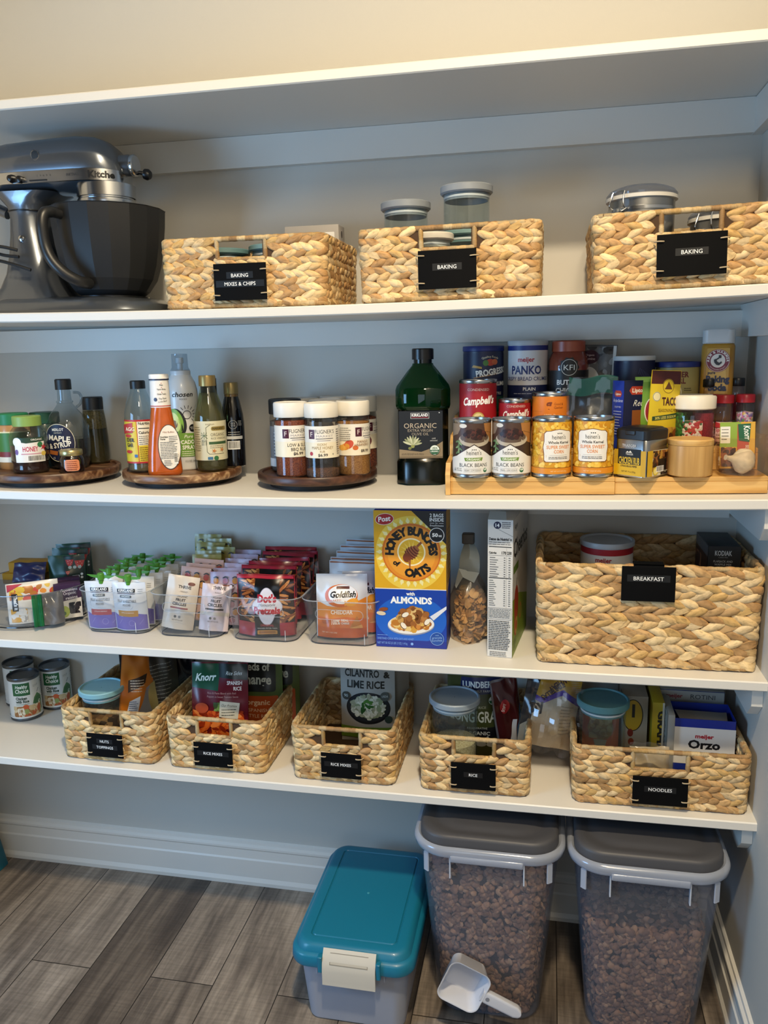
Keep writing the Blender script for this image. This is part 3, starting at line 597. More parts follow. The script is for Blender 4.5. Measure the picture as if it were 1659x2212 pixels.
def clamp_canister(label, r, h, loc, rz):
    t = thing('clamp_canister', label, 'canister', loc, rz, 'steel clamp-lid canisters')
    BS = M('#a7a8a8', 0.28, 1.0); MB().lathe([(r * .96, 0), (r, 0.003), (r, h - 0.028), (r + 0.0008, h - 0.0275), (r + 0.0008, h - 0.019), (r, h - 0.0185), (r, h - 0.004)], BS, 56).build('steel_body', t)
    MB().lathe([(r + 0.001, h - 0.007), (r + 0.005, h - 0.005), (r + 0.005, h + 0.001), (r + 0.001, h + 0.003)], M('#d5d2cb', 0.5), 56).build('seal_ring', t)
    MB().lathe([(r + 0.004, h + 0.002), (r + 0.0045, h + 0.006), (r - 0.001, h + 0.013), (r - 0.012, h + 0.018), (r - 0.018, h + 0.017), (r - 0.022, h + 0.021), (0.001, h + 0.022)], CLEAR('#cfd2da', 0.16, '#9aa0aa', 0.05, 1.3), 56, cap=(False, False)).build('clear_lid', t)
    MB().lathe([(r + 0.0012, h - 0.0265), (r + 0.002, h - 0.0262), (r + 0.002, h - 0.0205), (r + 0.0012, h - 0.020)], STEEL, 56, cap=(False, False)).build('clamp_band', t)
    c = MB(); y = -r - 0.001
    for sx in (-1, 1): c.tube(curve([(sx * 0.014, y - 0.003, h - 0.024), (sx * 0.016, y - 0.012, h - 0.018), (sx * 0.014, y - 0.010, h - 0.004), (sx * 0.013, y - 0.0055, h + 0.007)], 16), 0.0012, STEEL, 6)
    c.tube(curve([(-0.013, y - 0.0055, h + 0.007), (0, y - 0.0045, h + 0.0085), (0.013, y - 0.0055, h + 0.007)], 8), 0.0012, STEEL, 6)
    c.tube(curve([(-0.016, y - 0.003, h - 0.024), (-0.008, y - 0.012, h - 0.030), (0.008, y - 0.012, h - 0.030), (0.016, y - 0.003, h - 0.024)], 12), 0.0014, STEEL, 6)
    c.rbox(-0.006, y - 0.008, h - 0.034, 0.006, y - 0.002, h - 0.022, STEEL, 0.002); c.build('wire_clamp', t)
zb3 = bz(1, 0.24) + 0.008
clamp_canister('tall steel canister with clear clamp lid standing out of the corner baking basket', 0.061, 0.171, (0.168, -0.140, bz(1, 0.168) + 0.009), -0.75)
clamp_canister('wide steel canister lying lower under the basket rim beside the tall canister', 0.061, 0.120, (0.318, -0.150, bz(1, 0.318) + 0.010), -0.70)
clamp_canister('smallest steel canister whose lid just shows in the corner basket handle hole', 0.036, 0.080, (0.165, -0.250, bz(1, 0.165) + 0.009), -0.5)

# ------------------------------------------------------------------ third shelf: turntables
def turntable(label, x, y, r, stops, dark_edge, rz):
    t = thing('turntable', label, 'turntable', (x, y, bz(2, x)), 0, 'wooden turntables', rot=(0, -tilt((x, y, 1.12)), 0))
    MB().lathe([(r * 0.80, 0), (r * 0.80, 0.010), (r * 0.6, 0.012)], M('#0e0d0d', 0.6), 64).build('turntable_base', t)
    w = WOOD('plate_wood_' + stops[0][1].strip('#'), stops, (5, 34, 34), 0.38)
    MB().lathe([(0.001, 0.012), (r - 0.004, 0.012), (r - 0.001, 0.0145), (r, 0.018), (r, 0.0275), (r - 0.0015, 0.030), (r - 0.006, 0.031), (r - 0.010, 0.030), (r - 0.012, 0.026), (r - 0.014, 0.0255), (0.001, 0.0255)], w, 96, cap=(False, False)).build('wooden_plate', t)
    return 0.0262 + bz(2, x)
ACACIA = [(0.25, '#2e1a10'), (0.4, '#4c2c18'), (0.55, '#6b4a33'), (0.75, '#9a7a58')]
z1 = turntable('acacia turntable carrying honey and maple syrup', -1.128, -0.158, 0.150, ACACIA, 0, 0.3)
z2 = turntable('acacia turntable carrying wing sauce and cooking spray', -0.813, -0.140, 0.132, [(0.25, '#3a2214'), (0.4, '#5e3a20'), (0.55, '#7d5a3c'), (0.72, '#c2a27a')], 0, 0.9)
z3 = turntable('dark walnut turntable carrying the spice rub jars', -0.494, -0.140, 0.1307, [(0.3, '#2a1912'), (0.5, '#412619'), (0.7, '#5d3a26')], 0, 0.1)

def bottle(name, label, cat, loc, parts, group=None, n=44):
    """parts: (part name, profile, material, open ends)"""
    t = thing(name, label, cat, (loc[0], loc[1], loc[2]), face(loc[0], loc[1]), group)
    for nm, prof, mat in parts: MB().lathe(prof, mat, n, cap=(True, prof[-1][0] < 0.012)).build(nm, t)
    return t
def ridged(r, z0, z1, top=0.002): return [(r, z0), (r, z1 - top), (r - top, z1), (0.001, z1)]
DARKLIQ = M('#140605', 0.15, coat=0.4)
# peanut butter
t = bottle('peanut_butter_jar', 'tan nut butter jar with bright green screw lid on the acacia turntable', 'jar', (-1.213, -0.172, z1), [
    ('jar_body', [(0.034, 0), (0.037, 0.004), (0.037, 0.095), (0.033, 0.104), (0.0325, 0.112)], M('#b98a58', 0.25, coat=0.5)), ('screw_lid', ridged(0.0355, 0.103, 0.128), M('#1f7a4a', 0.45))])
a = Art(); a.rect(-0.045, 0.030, 0.045, 0.085, '#3f7a35'); a.rect(-0.045, 0.030, 0.045, 0.042, '#7e2a2a'); a.rect(-0.045, 0.018, 0.045, 0.030, '#e8e2d0'); a.rect(-0.045, 0.085, 0.045, 0.088, '#e9dfae'); art_cyl(a, 0.0371, 'label', t)
t = bottle('dark_jar', 'plain dark jar cut by the photo edge beside the green-lidded nut butter', 'jar', (-1.243, -0.105, z1), [('jar_body', [(0.030, 0), (0.032, 0.004), (0.032, 0.08), (0.028, 0.09)], M('#3a3d42', 0.3)), ('screw_lid', ridged(0.030, 0.088, 0.106), M('#2b2e33', 0.4))])
t = bottle('honey_jar', 'honey jar with pale green lid and white label', 'jar', (-1.136, -0.228, z1), [
    ('jar_body', [(0.034, 0), (0.038, 0.004), (0.0385, 0.012), (0.0375, 0.020), (0.0400, 0.026), (0.0405, 0.078), (0.036, 0.093), (0.029, 0.102), (0.028, 0.106)], CLEAR('#e6eae4', 0.05, '#9a8f88', 0.05, 1.2)),
    ('honey_fill', [(0.032, 0.002), (0.0365, 0.006), (0.036, 0.02), (0.0385, 0.027), (0.0388, 0.062), (0.001, 0.062)], M('#2a0a08', 0.12, coat=0.5)),
    ('screw_lid', ridged(0.0305, 0.104, 0.126), M('#86a552', 0.45))])
a = Art(); a.rect(-0.032, 0.026, 0.034, 0.080, '#ece8e2'); a.poly([(-0.032, 0.080), (0.034, 0.080), (0.034, 0.071), (-0.006, 0.068), (-0.032, 0.073)], '#23402e'); a.ell(-0.026, 0.071, 0.010, 0.0095, '#f2f0ea')
a.text('ORGANIC', 0.017, 0.0735, 0.004, '#f2f2ea', bold=0.01); a.text('HONEY', 0.002, 0.050, 0.0105, '#c02a5a', w=0.032, bold=0.02); a.rect(-0.018, 0.0435, 0.024, 0.0455, '#c9889a'); a.barcode(-0.006, 0.028, 0.032, 0.041); a.ell(-0.028, 0.049, 0.004, 0.006, '#6d4a8c'); a.ell(0.023, 0.064, 0.006, 0.006, '#2f7a4c'); a.star(0.031, 0.058, 0.003, 0.009, 5, '#b8303a'); a.ell(0.030, 0.044, 0.006, 0.005, '#e0c25c')
art_cyl(a, 0.0407, 'label', t)
t = bottle('jar', 'jar with dark green lid half hidden by the honey and syrup', 'jar', (-1.166, -0.118, z1), [('jar_body', [(0.032, 0), (0.034, 0.004), (0.034, 0.09), (0.030, 0.102)], M('#3d4a3d', 0.3, coat=0.3)), ('screw_lid', ridged(0.0335, 0.101, 0.126), M('#174a34', 0.45))])
# maple syrup
t = bottle('maple_syrup_bottle', 'round glass maple syrup bottle with a finger loop and black cap', 'bottle', (-1.088, -0.150, z1), [
    ('glass_body', [(0.030, 0), (0.040, 0.004), (0.045, 0.014), (0.049, 0.04), (0.0495, 0.075), (0.046, 0.098), (0.036, 0.122), (0.022, 0.139), (0.0165, 0.148), (0.0185, 0.150), (0.0185, 0.153), (0.0155, 0.155), (0.0145, 0.172), (0.0145, 0.182)], CLEAR('#e6ecee', 0.05, '#9aa6ae', 0.03, 1.3)),
    ('syrup_fill', [(0.028, 0.003), (0.042, 0.010), (0.047, 0.04), (0.0475, 0.068), (0.001, 0.068)], DARKLIQ), ('bottle_cap', ridged(0.0178, 0.179, 0.203), M('#141416', 0.45))])
MB().tube(curve([(0.020, 0.005, 0.172), (0.032, 0.008, 0.170), (0.037, 0.009, 0.158), (0.033, 0.008, 0.145), (0.024, 0.005, 0.138)], 20), 0.0032, CLEAR('#d9e0e4', 0.12, '#aab4bc', 0.03, 1.5), 10).build('finger_loop', t)
a = Art(); a.ell(0, 0.062, 0.037, 0.043, '#151a3a', 40); a.ring(0, 0.062, 0.0368, 0.0012, '#d9d2b4', 40, 0.0428); a.text('MERLOT', 0.001, 0.089, 0.0058, '#efeee6', w=0.026, bold=0.02); a.text('DISTRICT', 0.001, 0.083, 0.003, '#d9d6c4'); a.ell(-0.023, 0.077, 0.006, 0.006, '#3a3f66')
a.text('MAPLE', 0.001, 0.0665, 0.0115, '#f4f1e4', w=0.050, bold=0.03, rot=-0.12); a.text('& SYRUP', 0.003, 0.0515, 0.0115, '#f4f1e4', w=0.052, bold=0.03, rot=0.12); a.poly([(-0.026, 0.037), (-0.004, 0.034), (-0.002, 0.043), (-0.024, 0.046)], '#a8622e')
for cx, cy, s_ in ((0.006, 0.042, 0.008), (0.018, 0.040, 0.007)): a.star(cx, cy, s_ * 0.45, s_, 5, '#e9c99a', 0.3)
a.text('12', -0.012, 0.026, 0.004, '#e8e8e0')
MAPR = 0.0502
art_cyl(a, MAPR, 'label', t, a0=-0.45)
t = bottle('sauce_bottle', 'dark sauce bottle with wide black cap behind the maple syrup', 'bottle', (-1.068, -0.068, z1), [
    ('bottle_body', [(0.030, 0), (0.034, 0.004), (0.0345, 0.06), (0.031, 0.105), (0.028, 0.125), (0.0265, 0.130)], CLEAR('#d8d4c8', 0.12, '#87805a', 0.05, 1.2)), ('sauce_fill', [(0.029, 0.003), (0.0325, 0.008), (0.033, 0.06), (0.0315, 0.082), (0.001, 0.082)], M('#0d0b09', 0.25)), ('seasoning_layer', [(0.0312, 0.083), (0.0295, 0.105), (0.0265, 0.124), (0.001, 0.124)], SPECK('seasoning', [(0.3, '#4a3f22'), (0.6, '#7d7248')], 260)), ('bottle_cap', ridged(0.0275, 0.128, 0.158), M('#121214', 0.4))])
bpy.data.objects['sauce_bottle'].scale = (0.87, 0.87, 1)
t = bottle('jam_jar', 'tiny dark jam jar with gold lid and orange label', 'jar', (-1.034, -0.228, z1), [
    ('jar_body', [(0.022, 0), (0.0255, 0.003), (0.0262, 0.010), (0.0262, 0.030), (0.023, 0.037), (0.0215, 0.040)], M('#1a0d0b', 0.12, coat=0.6)), ('screw_lid', [(0.0235, 0.0385), (0.0245, 0.040), (0.0245, 0.049), (0.023, 0.051), (0.001, 0.0505)], M('#b7a877', 0.3, 0.8))])
a = Art(); a.rr(-0.016, 0.006, 0.016, 0.031, 0.006, '#d98a62'); a.small(-0.012, 0.026, 0.012, 5, 0.0042, 0.0014, '#7a2e1e', 9, 0.15); art_cyl(a, 0.0265, 'label', t)

# second turntable
t = bottle('vinegar_bottle', 'clear vinegar bottle with black cap and red and yellow label', 'bottle', (-0.889, -0.176, z2), [
    ('glass_body', [(0.030, 0), (0.0335, 0.004), (0.0340, 0.115), (0.033, 0.132), (0.0275, 0.155), (0.0195, 0.174), (0.0165, 0.182), (0.016, 0.186)], CLEAR('#e9f0f0', 0.04, '#aab4b8', 0.03, 1.3)), ('vinegar_fill', [(0.029, 0.003), (0.032, 0.006), (0.0325, 0.028), (0.001, 0.028)], M('#6b5836', 0.15)), ('bottle_cap', ridged(0.0165, 0.184, 0.202), M('#121214', 0.4))])
a = Art(); a.rect(-0.052, 0.022, 0.070, 0.118, '#d8bf35'); a.rect(-0.052, 0.114, 0.070, 0.118, '#b32a2a'); a.rect(-0.052, 0.022, 0.070, 0.026, '#b32a2a'); a.rect(0.004, 0.026, 0.0056, 0.114, '#b32a2a'); a.rect(0.0056, 0.062, 0.060, 0.114, '#efe9d2')
a.text('Nutritio', 0.008, 0.107, 0.0062, '#111111', al='l', bold=0.03, w=0.025); a.rect(0.008, 0.098, 0.04, 0.1, '#111111'); a.text('Calorie', 0.008, 0.087, 0.006, '#111111', al='l', bold=0.03, w=0.024); a.small(0.008, 0.081, 0.042, 5, 0.0042, 0.0013, '#333333', 4); a.small(0.008, 0.056, 0.042, 7, 0.0045, 0.0014, '#7a5a10', 8)
a.poly([(-0.040, 0.086), (-0.004, 0.090), (-0.004, 0.112), (-0.040, 0.106)], '#b8302e'); a.text('AGG', -0.012, 0.094, 0.008, '#f2e6c0', bold=0.02); a.text('IDER', -0.013, 0.070, 0.008, '#1d1d1d', w=0.022, bold=0.03); a.text('GAR', -0.014, 0.059, 0.008, '#1d1d1d', w=0.017, bold=0.03); a.ell(-0.018, 0.083, 0.009, 0.0035, '#b8302e'); a.ell(-0.018, 0.048, 0.009, 0.0035, '#b8302e'); a.rect(-0.004, 0.036, 0.003, 0.042, '#3b6aa8')
art_cyl(a, 0.0343, 'label', t, a0=-0.40)
def flatbottle(name, label, cat, loc, levels, mat, cap=None, rz=None, angle=60):
    """levels: (z, half width, half depth, corner radius)"""
    t = thing(name, label, cat, loc, face(loc[0], loc[1]) if rz is None else rz)
    MB().loft([rrect(0, 0, hx, hy, r, z, 8) for z, hx, hy, r in levels], mat).build('bottle_body', t, angle=angle); return t
t = flatbottle('wing_sauce_bottle', 'orange hot wing sauce bottle with a white neck wrapper', 'bottle', (-0.817, -0.216, z2), [
    (0, 0.033, 0.027, 0.018), (0.004, 0.036, 0.030, 0.020), (0.012, 0.0365, 0.0305, 0.020), (0.05, 0.034, 0.0285, 0.020), (0.09, 0.0295, 0.026, 0.020), (0.12, 0.0245, 0.023, 0.020), (0.145, 0.0210, 0.0208, 0.0205), (0.15, 0.0205, 0.0205, 0.0204)], M('#b8561c', 0.15, coat=0.5, var=0.12, bscale=40))
MB().lathe([(0.0212, 0.146), (0.0212, 0.149), (0.0198, 0.202), (0.0198, 0.2045)], M('#ece9e4', 0.45), 40).build('neck_wrapper', t)
MB().lathe([(0.0208, 0.2045), (0.0208, 0.214), (0.0195, 0.216), (0.001, 0.216)], M('#f1efec', 0.4), 40).lathe([(0.0211, 0.2035), (0.0211, 0.2062)], M('#1c2340', 0.4), 40, cap=(False, False)).build('flip_cap', t)
a = Art()
for i, (s_, y_) in enumerate((('Pizza', 0.192), ('Popcorn Shrimp', 0.183), ('Chicken Tenders', 0.173))): a.text(s_, 0.004, y_, 0.0030, '#333333', w=(0.007, 0.018, 0.019)[i], bold=0.02); a.ell(0.004, y_ + 0.0052, 0.0008, 0.0008, '#c0392b')
a.text('The Feast', 0.005, 0.163, 0.004, '#222222', w=0.017, rot=0.1, sh=0.2); a.text('is the Best!', 0.005, 0.157, 0.004, '#222222', w=0.018, rot=0.1, sh=0.2); a.ell(-0.010, 0.163, 0.004, 0.004, '#38415f'); a.rect(-0.030, 0.1482, 0.030, 0.150, '#b5302a')
art_cyl(a, 0.0207, 'neck_print', t)
a = Art(); a.ell(0, 0, 0.0240, 0.0480, '#3a3330', 40); a.ell(0, 0, 0.0225, 0.0465, '#e9e2d4', 40)
a.text('Mild Buffalo', 0, 0.030, 0.0036, '#8c3a20', w=0.024); a.text('Nutrition', -0.018, 0.020, 0.0036, '#111111', w=0.016, al='l', bold=0.03); a.text('Facts', -0.018, 0.0155, 0.0036, '#111111', al='l', bold=0.03); a.small(0.0, 0.022, 0.019, 4, 0.0035, 0.001, '#333333', 3); a.small(-0.019, 0.010, 0.018, 11, 0.0034, 0.001, '#444444', 5); a.barcode(0.008, -0.036, 0.016, -0.012); a.small(-0.013, -0.029, 0.006, 4, 0.0033, 0.001, '#444444', 6)
def ovalmap(x, z, o):
    zz = 0.062 + z; k = min(max((zz - 0.012) / 0.133, 0), 1); hy = 0.0312 - 0.0095 * k ** 1.3; return (x + 0.012, -hy - o - 0.0006 + 0.35 * max(0, abs(x + 0.012) - 0.014) ** 1.25, zz)
art_flat(a, 0, 'oval_label', t, fn=ovalmap)
t = bottle('spray_can', 'tall white cooking spray can with a clear cap', 'can', (-0.812, -0.120, z2), [
    ('can_body', [(0.0335, 0), (0.0345, 0.002), (0.035, 0.004), (0.035, 0.168), (0.0345, 0.178), (0.031, 0.194), (0.0245, 0.207), (0.022, 0.211), (0.0225, 0.214)], M('#d9dbdb', 0.3, coat=0.3)), ('collar', ridged(0.0222, 0.212, 0.222), M('#cfd3d6', 0.4)), ('clear_cap', [(0.0215, 0.214), (0.0215, 0.222), (0.0182, 0.228), (0.0175, 0.2575), (0.001, 0.258)], CLEAR('#e4eaee', 0.14, '#b5bfc6', 0.05, 1.3)), ('spray_nozzle', [(0.006, 0.214), (0.006, 0.236), (0.009, 0.238), (0.008, 0.249), (0.001, 0.25)], M('#e8eaea', 0.4))])
a = Art(); a.text('chosen', 0.002, 0.164, 0.0105, '#15171a', w=0.048, sh=0.25, bold=0.02); a.text('FOODS', 0.004, 0.157, 0.0032, '#15171a', w=0.016)
a.ell(-0.012, 0.108, 0.019, 0.031, '#17191b', 40, 0.25); a.ell(-0.016, 0.110, 0.0165, 0.0285, '#7fb048', 40, 0.25); a.ell(-0.019, 0.108, 0.0125, 0.022, '#c7d98f', 40, 0.25); a.ell(-0.020, 0.103, 0.008, 0.009, '#6d4a2c', 24); a.ring(0.010, 0.124, 0.0095, 0.0013, '#17191b')
for k in range(9):
    q = pi * (-0.25 + 1.1 * k / 8); a.line(0.010 + 0.0135 * cos(q), 0.124 + 0.0135 * sin(q), 0.010 + 0.021 * cos(q), 0.124 + 0.021 * sin(q), 0.0013, '#17191b')
a.ell(0.021, 0.094, 0.0085, 0.0085, '#15171a'); a.text('NON GMO', 0.021, 0.0945, 0.0022, '#e8e8e8', w=0.012); a.text('PURE', 0.021, 0.091, 0.0022, '#e8e8e8', w=0.008)
a.poly([(-0.040, 0.030), (0.028, 0.030), (0.031, 0.038), (0.029, 0.082), (-0.040, 0.086)], '#6f9a3c'); a.text('Pure', 0.010, 0.072, 0.0075, '#f2f5ea', w=0.019, sh=0.3); a.text('AVOCADO', -0.003, 0.059, 0.0085, '#f2f5ea', w=0.052, bold=0.03); a.text('OIL SPRAY', 0.001, 0.047, 0.0085, '#f2f5ea', w=0.05, bold=0.03); a.small(-0.006, 0.041, 0.022, 3, 0.0045, 0.0015, '#e6efd6', 5, 0.1); a.text('13.5 OZ (383g)', 0.013, 0.018, 0.0045, '#2a2c2e', w=0.026)
art_cyl(a, 0.0352, 'printed_label', t, a0=-0.05)
t = bottle('bottle', 'dark bottle top showing between the spray can and rice vinegar', 'bottle', (-0.775, -0.055, z2), [('bottle_body', [(0.028, 0), (0.03, 0.003), (0.03, 0.12), (0.018, 0.155), (0.016, 0.165)], M('#5a5a3c', 0.2, coat=0.4)), ('bottle_cap', ridged(0.0185, 0.163, 0.202), M('#101012', 0.4))])
t = bottle('rice_vinegar_bottle', 'glass rice vinegar bottle with gold cap and cream label', 'bottle', (-0.737, -0.148, z2), [
    ('glass_body', [(0.028, 0), (0.033, 0.004), (0.0345, 0.012), (0.035, 0.10), (0.034, 0.118), (0.029, 0.145), (0.0215, 0.168), (0.0165, 0.182), (0.015, 0.19)], CLEAR('#eceedd', 0.05, '#b5b69a', 0.03, 1.3)), ('vinegar_fill', [(0.026, 0.004), (0.031, 0.006), (0.033, 0.014), (0.0335, 0.10), (0.0275, 0.145), (0.018, 0.172), (0.001, 0.172)], CLEAR('#d9d8b0', 0.14, '#a39c64', 0.1, 0.3)), ('bottle_cap', [(0.0185, 0.187), (0.0185, 0.206), (0.0175, 0.210), (0.001, 0.210)], M('#b89a5e', 0.35, 0.55))])
a = Art(); a.rect(-0.054, 0.026, 0.054, 0.112, '#d6cfae'); a.text('mizkan', 0.0, 0.1035, 0.0042, '#5a4a2c', w=0.019); a.rr(0.002, 0.091, 0.040, 0.100, 0.004, '#8f7a3c'); a.text('NAKANO', 0.019, 0.0935, 0.0046, '#231d0c', w=0.028, bold=0.02); a.text('ORGANIC', 0.0175, 0.079, 0.0068, '#3a3324', w=0.034); a.text('RICE VINEGAR', 0.019, 0.072, 0.0042, '#3a3324', w=0.036); a.rect(-0.004, 0.061, 0.040, 0.067, '#3d5a36'); a.small(-0.002, 0.057, 0.03, 2, 0.004, 0.0012, '#6a6248', 3, 0.1)
a.text('米', -0.014, 0.074, 0.012, '#5c6a3c'); a.text('酢', -0.014, 0.060, 0.010, '#7a7a5c')
for q in ((-0.009, 0.045, -0.009, 0.098), (-0.009, 0.098, 0.000, 0.104), (-0.009, 0.045, -0.004, 0.040), (-0.004, 0.040, 0.03, 0.040)): a.line(*q, 0.0009, '#3a3a30')
a.small(-0.040, 0.098, -0.022, 11, 0.005, 0.0012, '#7d7658', 5, 0.2); a.ell(0.010, 0.031, 0.005, 0.005, '#2e6a3c'); a.rr(-0.008, 0.028, 0.003, 0.034, 0.001, '#3c6a8a'); a.star(0.006, 0.047, 0.002, 0.006, 5, '#c07a3a'); a.star(0.024, 0.049, 0.002, 0.006, 5, '#c07a3a')
art_cyl(a, 0.0353, 'label', t)
t = bottle('soy_sauce_bottle', 'slim black soy sauce bottle with bronze cap beside rice vinegar', 'bottle', (-0.708, -0.085, z2), [
    ('bottle_body', [(0.022, 0), (0.0255, 0.003), (0.0262, 0.10), (0.0245, 0.12), (0.0185, 0.15), (0.015, 0.162), (0.0145, 0.168)], M('#0c0b0d', 0.12, coat=0.5)), ('neck_collar', [(0.0152, 0.155), (0.0158, 0.164), (0.015, 0.168)], M('#6e5424', 0.2, coat=0.4)), ('flip_cap', [(0.0168, 0.166), (0.0162, 0.1665), (0.0162, 0.190), (0.015, 0.192), (0.001, 0.192)], M('#8f7f55', 0.35, 0.6))])
a = Art(); a.ring(0.0, 0.098, 0.010, 0.0010, '#c9c9c4'); a.text('RICE', 0, 0.099, 0.0036, '#d8d8d2'); a.text('VINE', 0, 0.094, 0.0036, '#d8d8d2'); a.small(-0.012, 0.080, 0.016, 2, 0.005, 0.0015, '#bdbdb8', 3, .1); a.rr(-0.016, 0.065, 0.022, 0.072, 0.001, '#c9cac8'); a.barcode(-0.014, 0.042, 0.014, 0.061)
a.small(0.012, 0.105, 0.02, 4, 0.003, 0.0014, '#b0b0aa', 8, 0.1); art_cyl(a, 0.0264, 'label', t)

# spice jars
def spice_jar(label, x, y, h, lidcol, fill, level, art=None, a0=0.0, r=0.0355, topfill=None):
    t = thing('spice_jar', label, 'jar', (x, y, z3), face(x, y), 'spice rub jars on the walnut turntable')
    MB().lathe([(r * 0.9, 0), (r * 0.985, 0.002), (r, 0.005), (r * 0.985, 0.008), (r * 0.985, 0.116), (r * 0.95, 0.122), (r * 0.93, 0.128)], CLEAR('#e8e6e2', 0.05, '#8f8a84', 0.04, 1.2), 48, cap=(True, False)).build('clear_body', t)
    if level: MB().lathe([(r * 0.88, 0.0025), (r * 0.955, 0.006), (r * 0.955, level), (r * 0.6, level + 0.004), (0.001, level)], fill, 40).build('spice_fill', t)
    MB().lathe([(r * 0.99, 0.1255), (r * 1.01, 0.127), (r * 1.01, h - 0.004), (r * 0.98, h - 0.001), (r * 0.90, h), (r * 0.86, h - 0.0015), (0.001, h - 0.001)], M(lidcol, 0.4), 48, cap=(False, False)).build('shaker_lid', t)
    if art: art_cyl(art, r * 0.992, 'label', t, a0=a0)
    return t
def rub_label(name1, name2, price, fx, extra=None, tint='#ece3cb'):
    a = Art(); a.rect(-0.052, 0.044, 0.060, 0.109, tint); a.rect(-0.052, 0.076, 0.060, 0.109, '#eae6dc'); a.rect(fx - 0.0075, 0.083, fx + 0.0065, 0.102, '#4a1226'); a.text('F', fx - 0.0005, 0.0875, 0.010, '#e8ddd8', bold=0.0)
    a.text("FLIGNER'S", fx + 0.0075, 0.094, 0.0078, '#1f1d24', w=0.041, al='l'); a.text('MARKET', fx + 0.010, 0.0865, 0.0045, '#9a95a0', w=0.036, al='l'); a.rect(fx + 0.009, 0.0828, fx + 0.046, 0.0842, '#4a4750'); a.rect(fx + 0.012, 0.079, fx + 0.040, 0.0802, '#8a8690')
    return a
redrub = SPECK('red_rub', [(0.3, '#5c1f0c'), (0.5, '#8f3c17'), (0.7, '#b0602e')], 420); tanrub = SPECK('mango_rub', [(0.3, '#8a5a22'), (0.5, '#b07a36'), (0.7, '#c99a58')], 420); dkrub = SPECK('maple_rub', [(0.3, '#2c1a12'), (0.5, '#5a3a26'), (0.7, '#83583a')], 420)
a = rub_label('', '', '', -0.012); a.text('LOW & SLOW', 0.016, 0.066, 0.0066, '#2b1d18', w=0.050); a.text('BBQ RUB', 0.015, 0.057, 0.0066, '#2b1d18', w=0.034); a.text('$6.99', 0.013, 0.0485, 0.0058, '#2b1d18', w=0.021, bold=0.02)
spice_jar('white-lidded spice jar full of red barbecue rub, low and slow label', -0.527, -0.212, 0.156, '#e9e5dd', redrub, 0.117, a)
a = rub_label('', '', '', -0.022); a.text("KICKIN'", 0.0, 0.0695, 0.0048, '#8a6a1e', w=0.019); a.text('MAPLE HONEY', 0.001, 0.062, 0.0060, '#8a6a1e', w=0.046); a.text('RUB', 0.0, 0.0555, 0.0042, '#8a6a1e', w=0.010); a.text('$6.99', 0.001, 0.0475, 0.0056, '#2b1d18', w=0.020, bold=0.02); a.star(0.023, 0.0515, 0.001, 0.003, 5, '#8a857a'); a.ell(-0.024, 0.053, 0.004, 0.004, '#b3303a'); a.small(0.033, 0.100, 0.042, 12, 0.0045, 0.002, '#5a5650', 3, .1)
spice_jar('white-lidded spice jar nearly empty, maple honey rub label, foremost on turntable', -0.457, -0.226, 0.155, '#ebe6da', dkrub, 0.018, a, r=0.035)
a = rub_label('', '', '', 0.012); a.ell(-0.010, 0.067, 0.011, 0.0085, '#c9543a', 24, 0.6); a.ell(-0.018, 0.062, 0.010, 0.007, '#d9963c', 24, 0.2); a.ell(0.004, 0.060, 0.006, 0.005, '#cf6a2c'); a.ell(-0.026, 0.060, 0.009, 0.006, '#e0a94c'); a.small(-0.030, 0.100, -0.004, 7, 0.0042, 0.0015, '#8a867c', 5); a.text('MANGO', 0.032, 0.070, 0.0052, '#7a4a20', al='r', w=0.024); a.text('HABANERO', 0.034, 0.0635, 0.0052, '#7a4a20', al='r', w=0.032); a.text('$8.99', 0.033, 0.051, 0.0052, '#2b1d18', al='r', w=0.018, bold=0.02)
spice_jar('white-lidded spice jar full of golden mango rub', -0.402, -0.178, 0.156, '#ebe6da', tanrub, 0.112, a)
a = Art(); a.rect(-0.05, 0.03, 0.05, 0.10, '#6a6e72'); a.small(-0.03, 0.085, 0.0, 8, 0.007, 0.002, '#c9ccd0', 2, 0.2); a.rect(-0.05, 0.012, 0.05, 0.03, '#b8bcc0')
spice_jar('black-lidded spice jar with grey label behind the low and slow jar', -0.567, -0.128, 0.158, '#151516', M('#555250', 0.6), 0.11, a)
spice_jar('spice jar whose pale flip lid peeks out behind the black-lidded jar', -0.548, -0.056, 0.156, '#b9bab8', redrub, 0.10, rub_label('', '', '', 0.0))
spice_jar('spice jar with a pale lid standing rearmost at the turntable centre', -0.476, -0.038, 0.158, '#c4c4c0', tanrub, 0.10, rub_label('', '', '', 0.0))
a = rub_label('', '', '', 0.020); a.ell(0.010, 0.062, 0.012, 0.012, '#5c1726')
spice_jar('tall spice jar of red flakes behind the mango rub jar', -0.408, -0.070, 0.160, '#bfc0bd', SPECK('flakes', [(0.3, '#3a140a'), (0.5, '#7a2c14'), (0.7, '#b06a3a')], 260), 0.112, a, r=0.034)
spice_jar('white-lidded spice jar in the middle between maple honey and mango jars', -0.475, -0.130, 0.156, '#dcd8d0', dkrub, 0.10, rub_label('', '', '', 0.0))

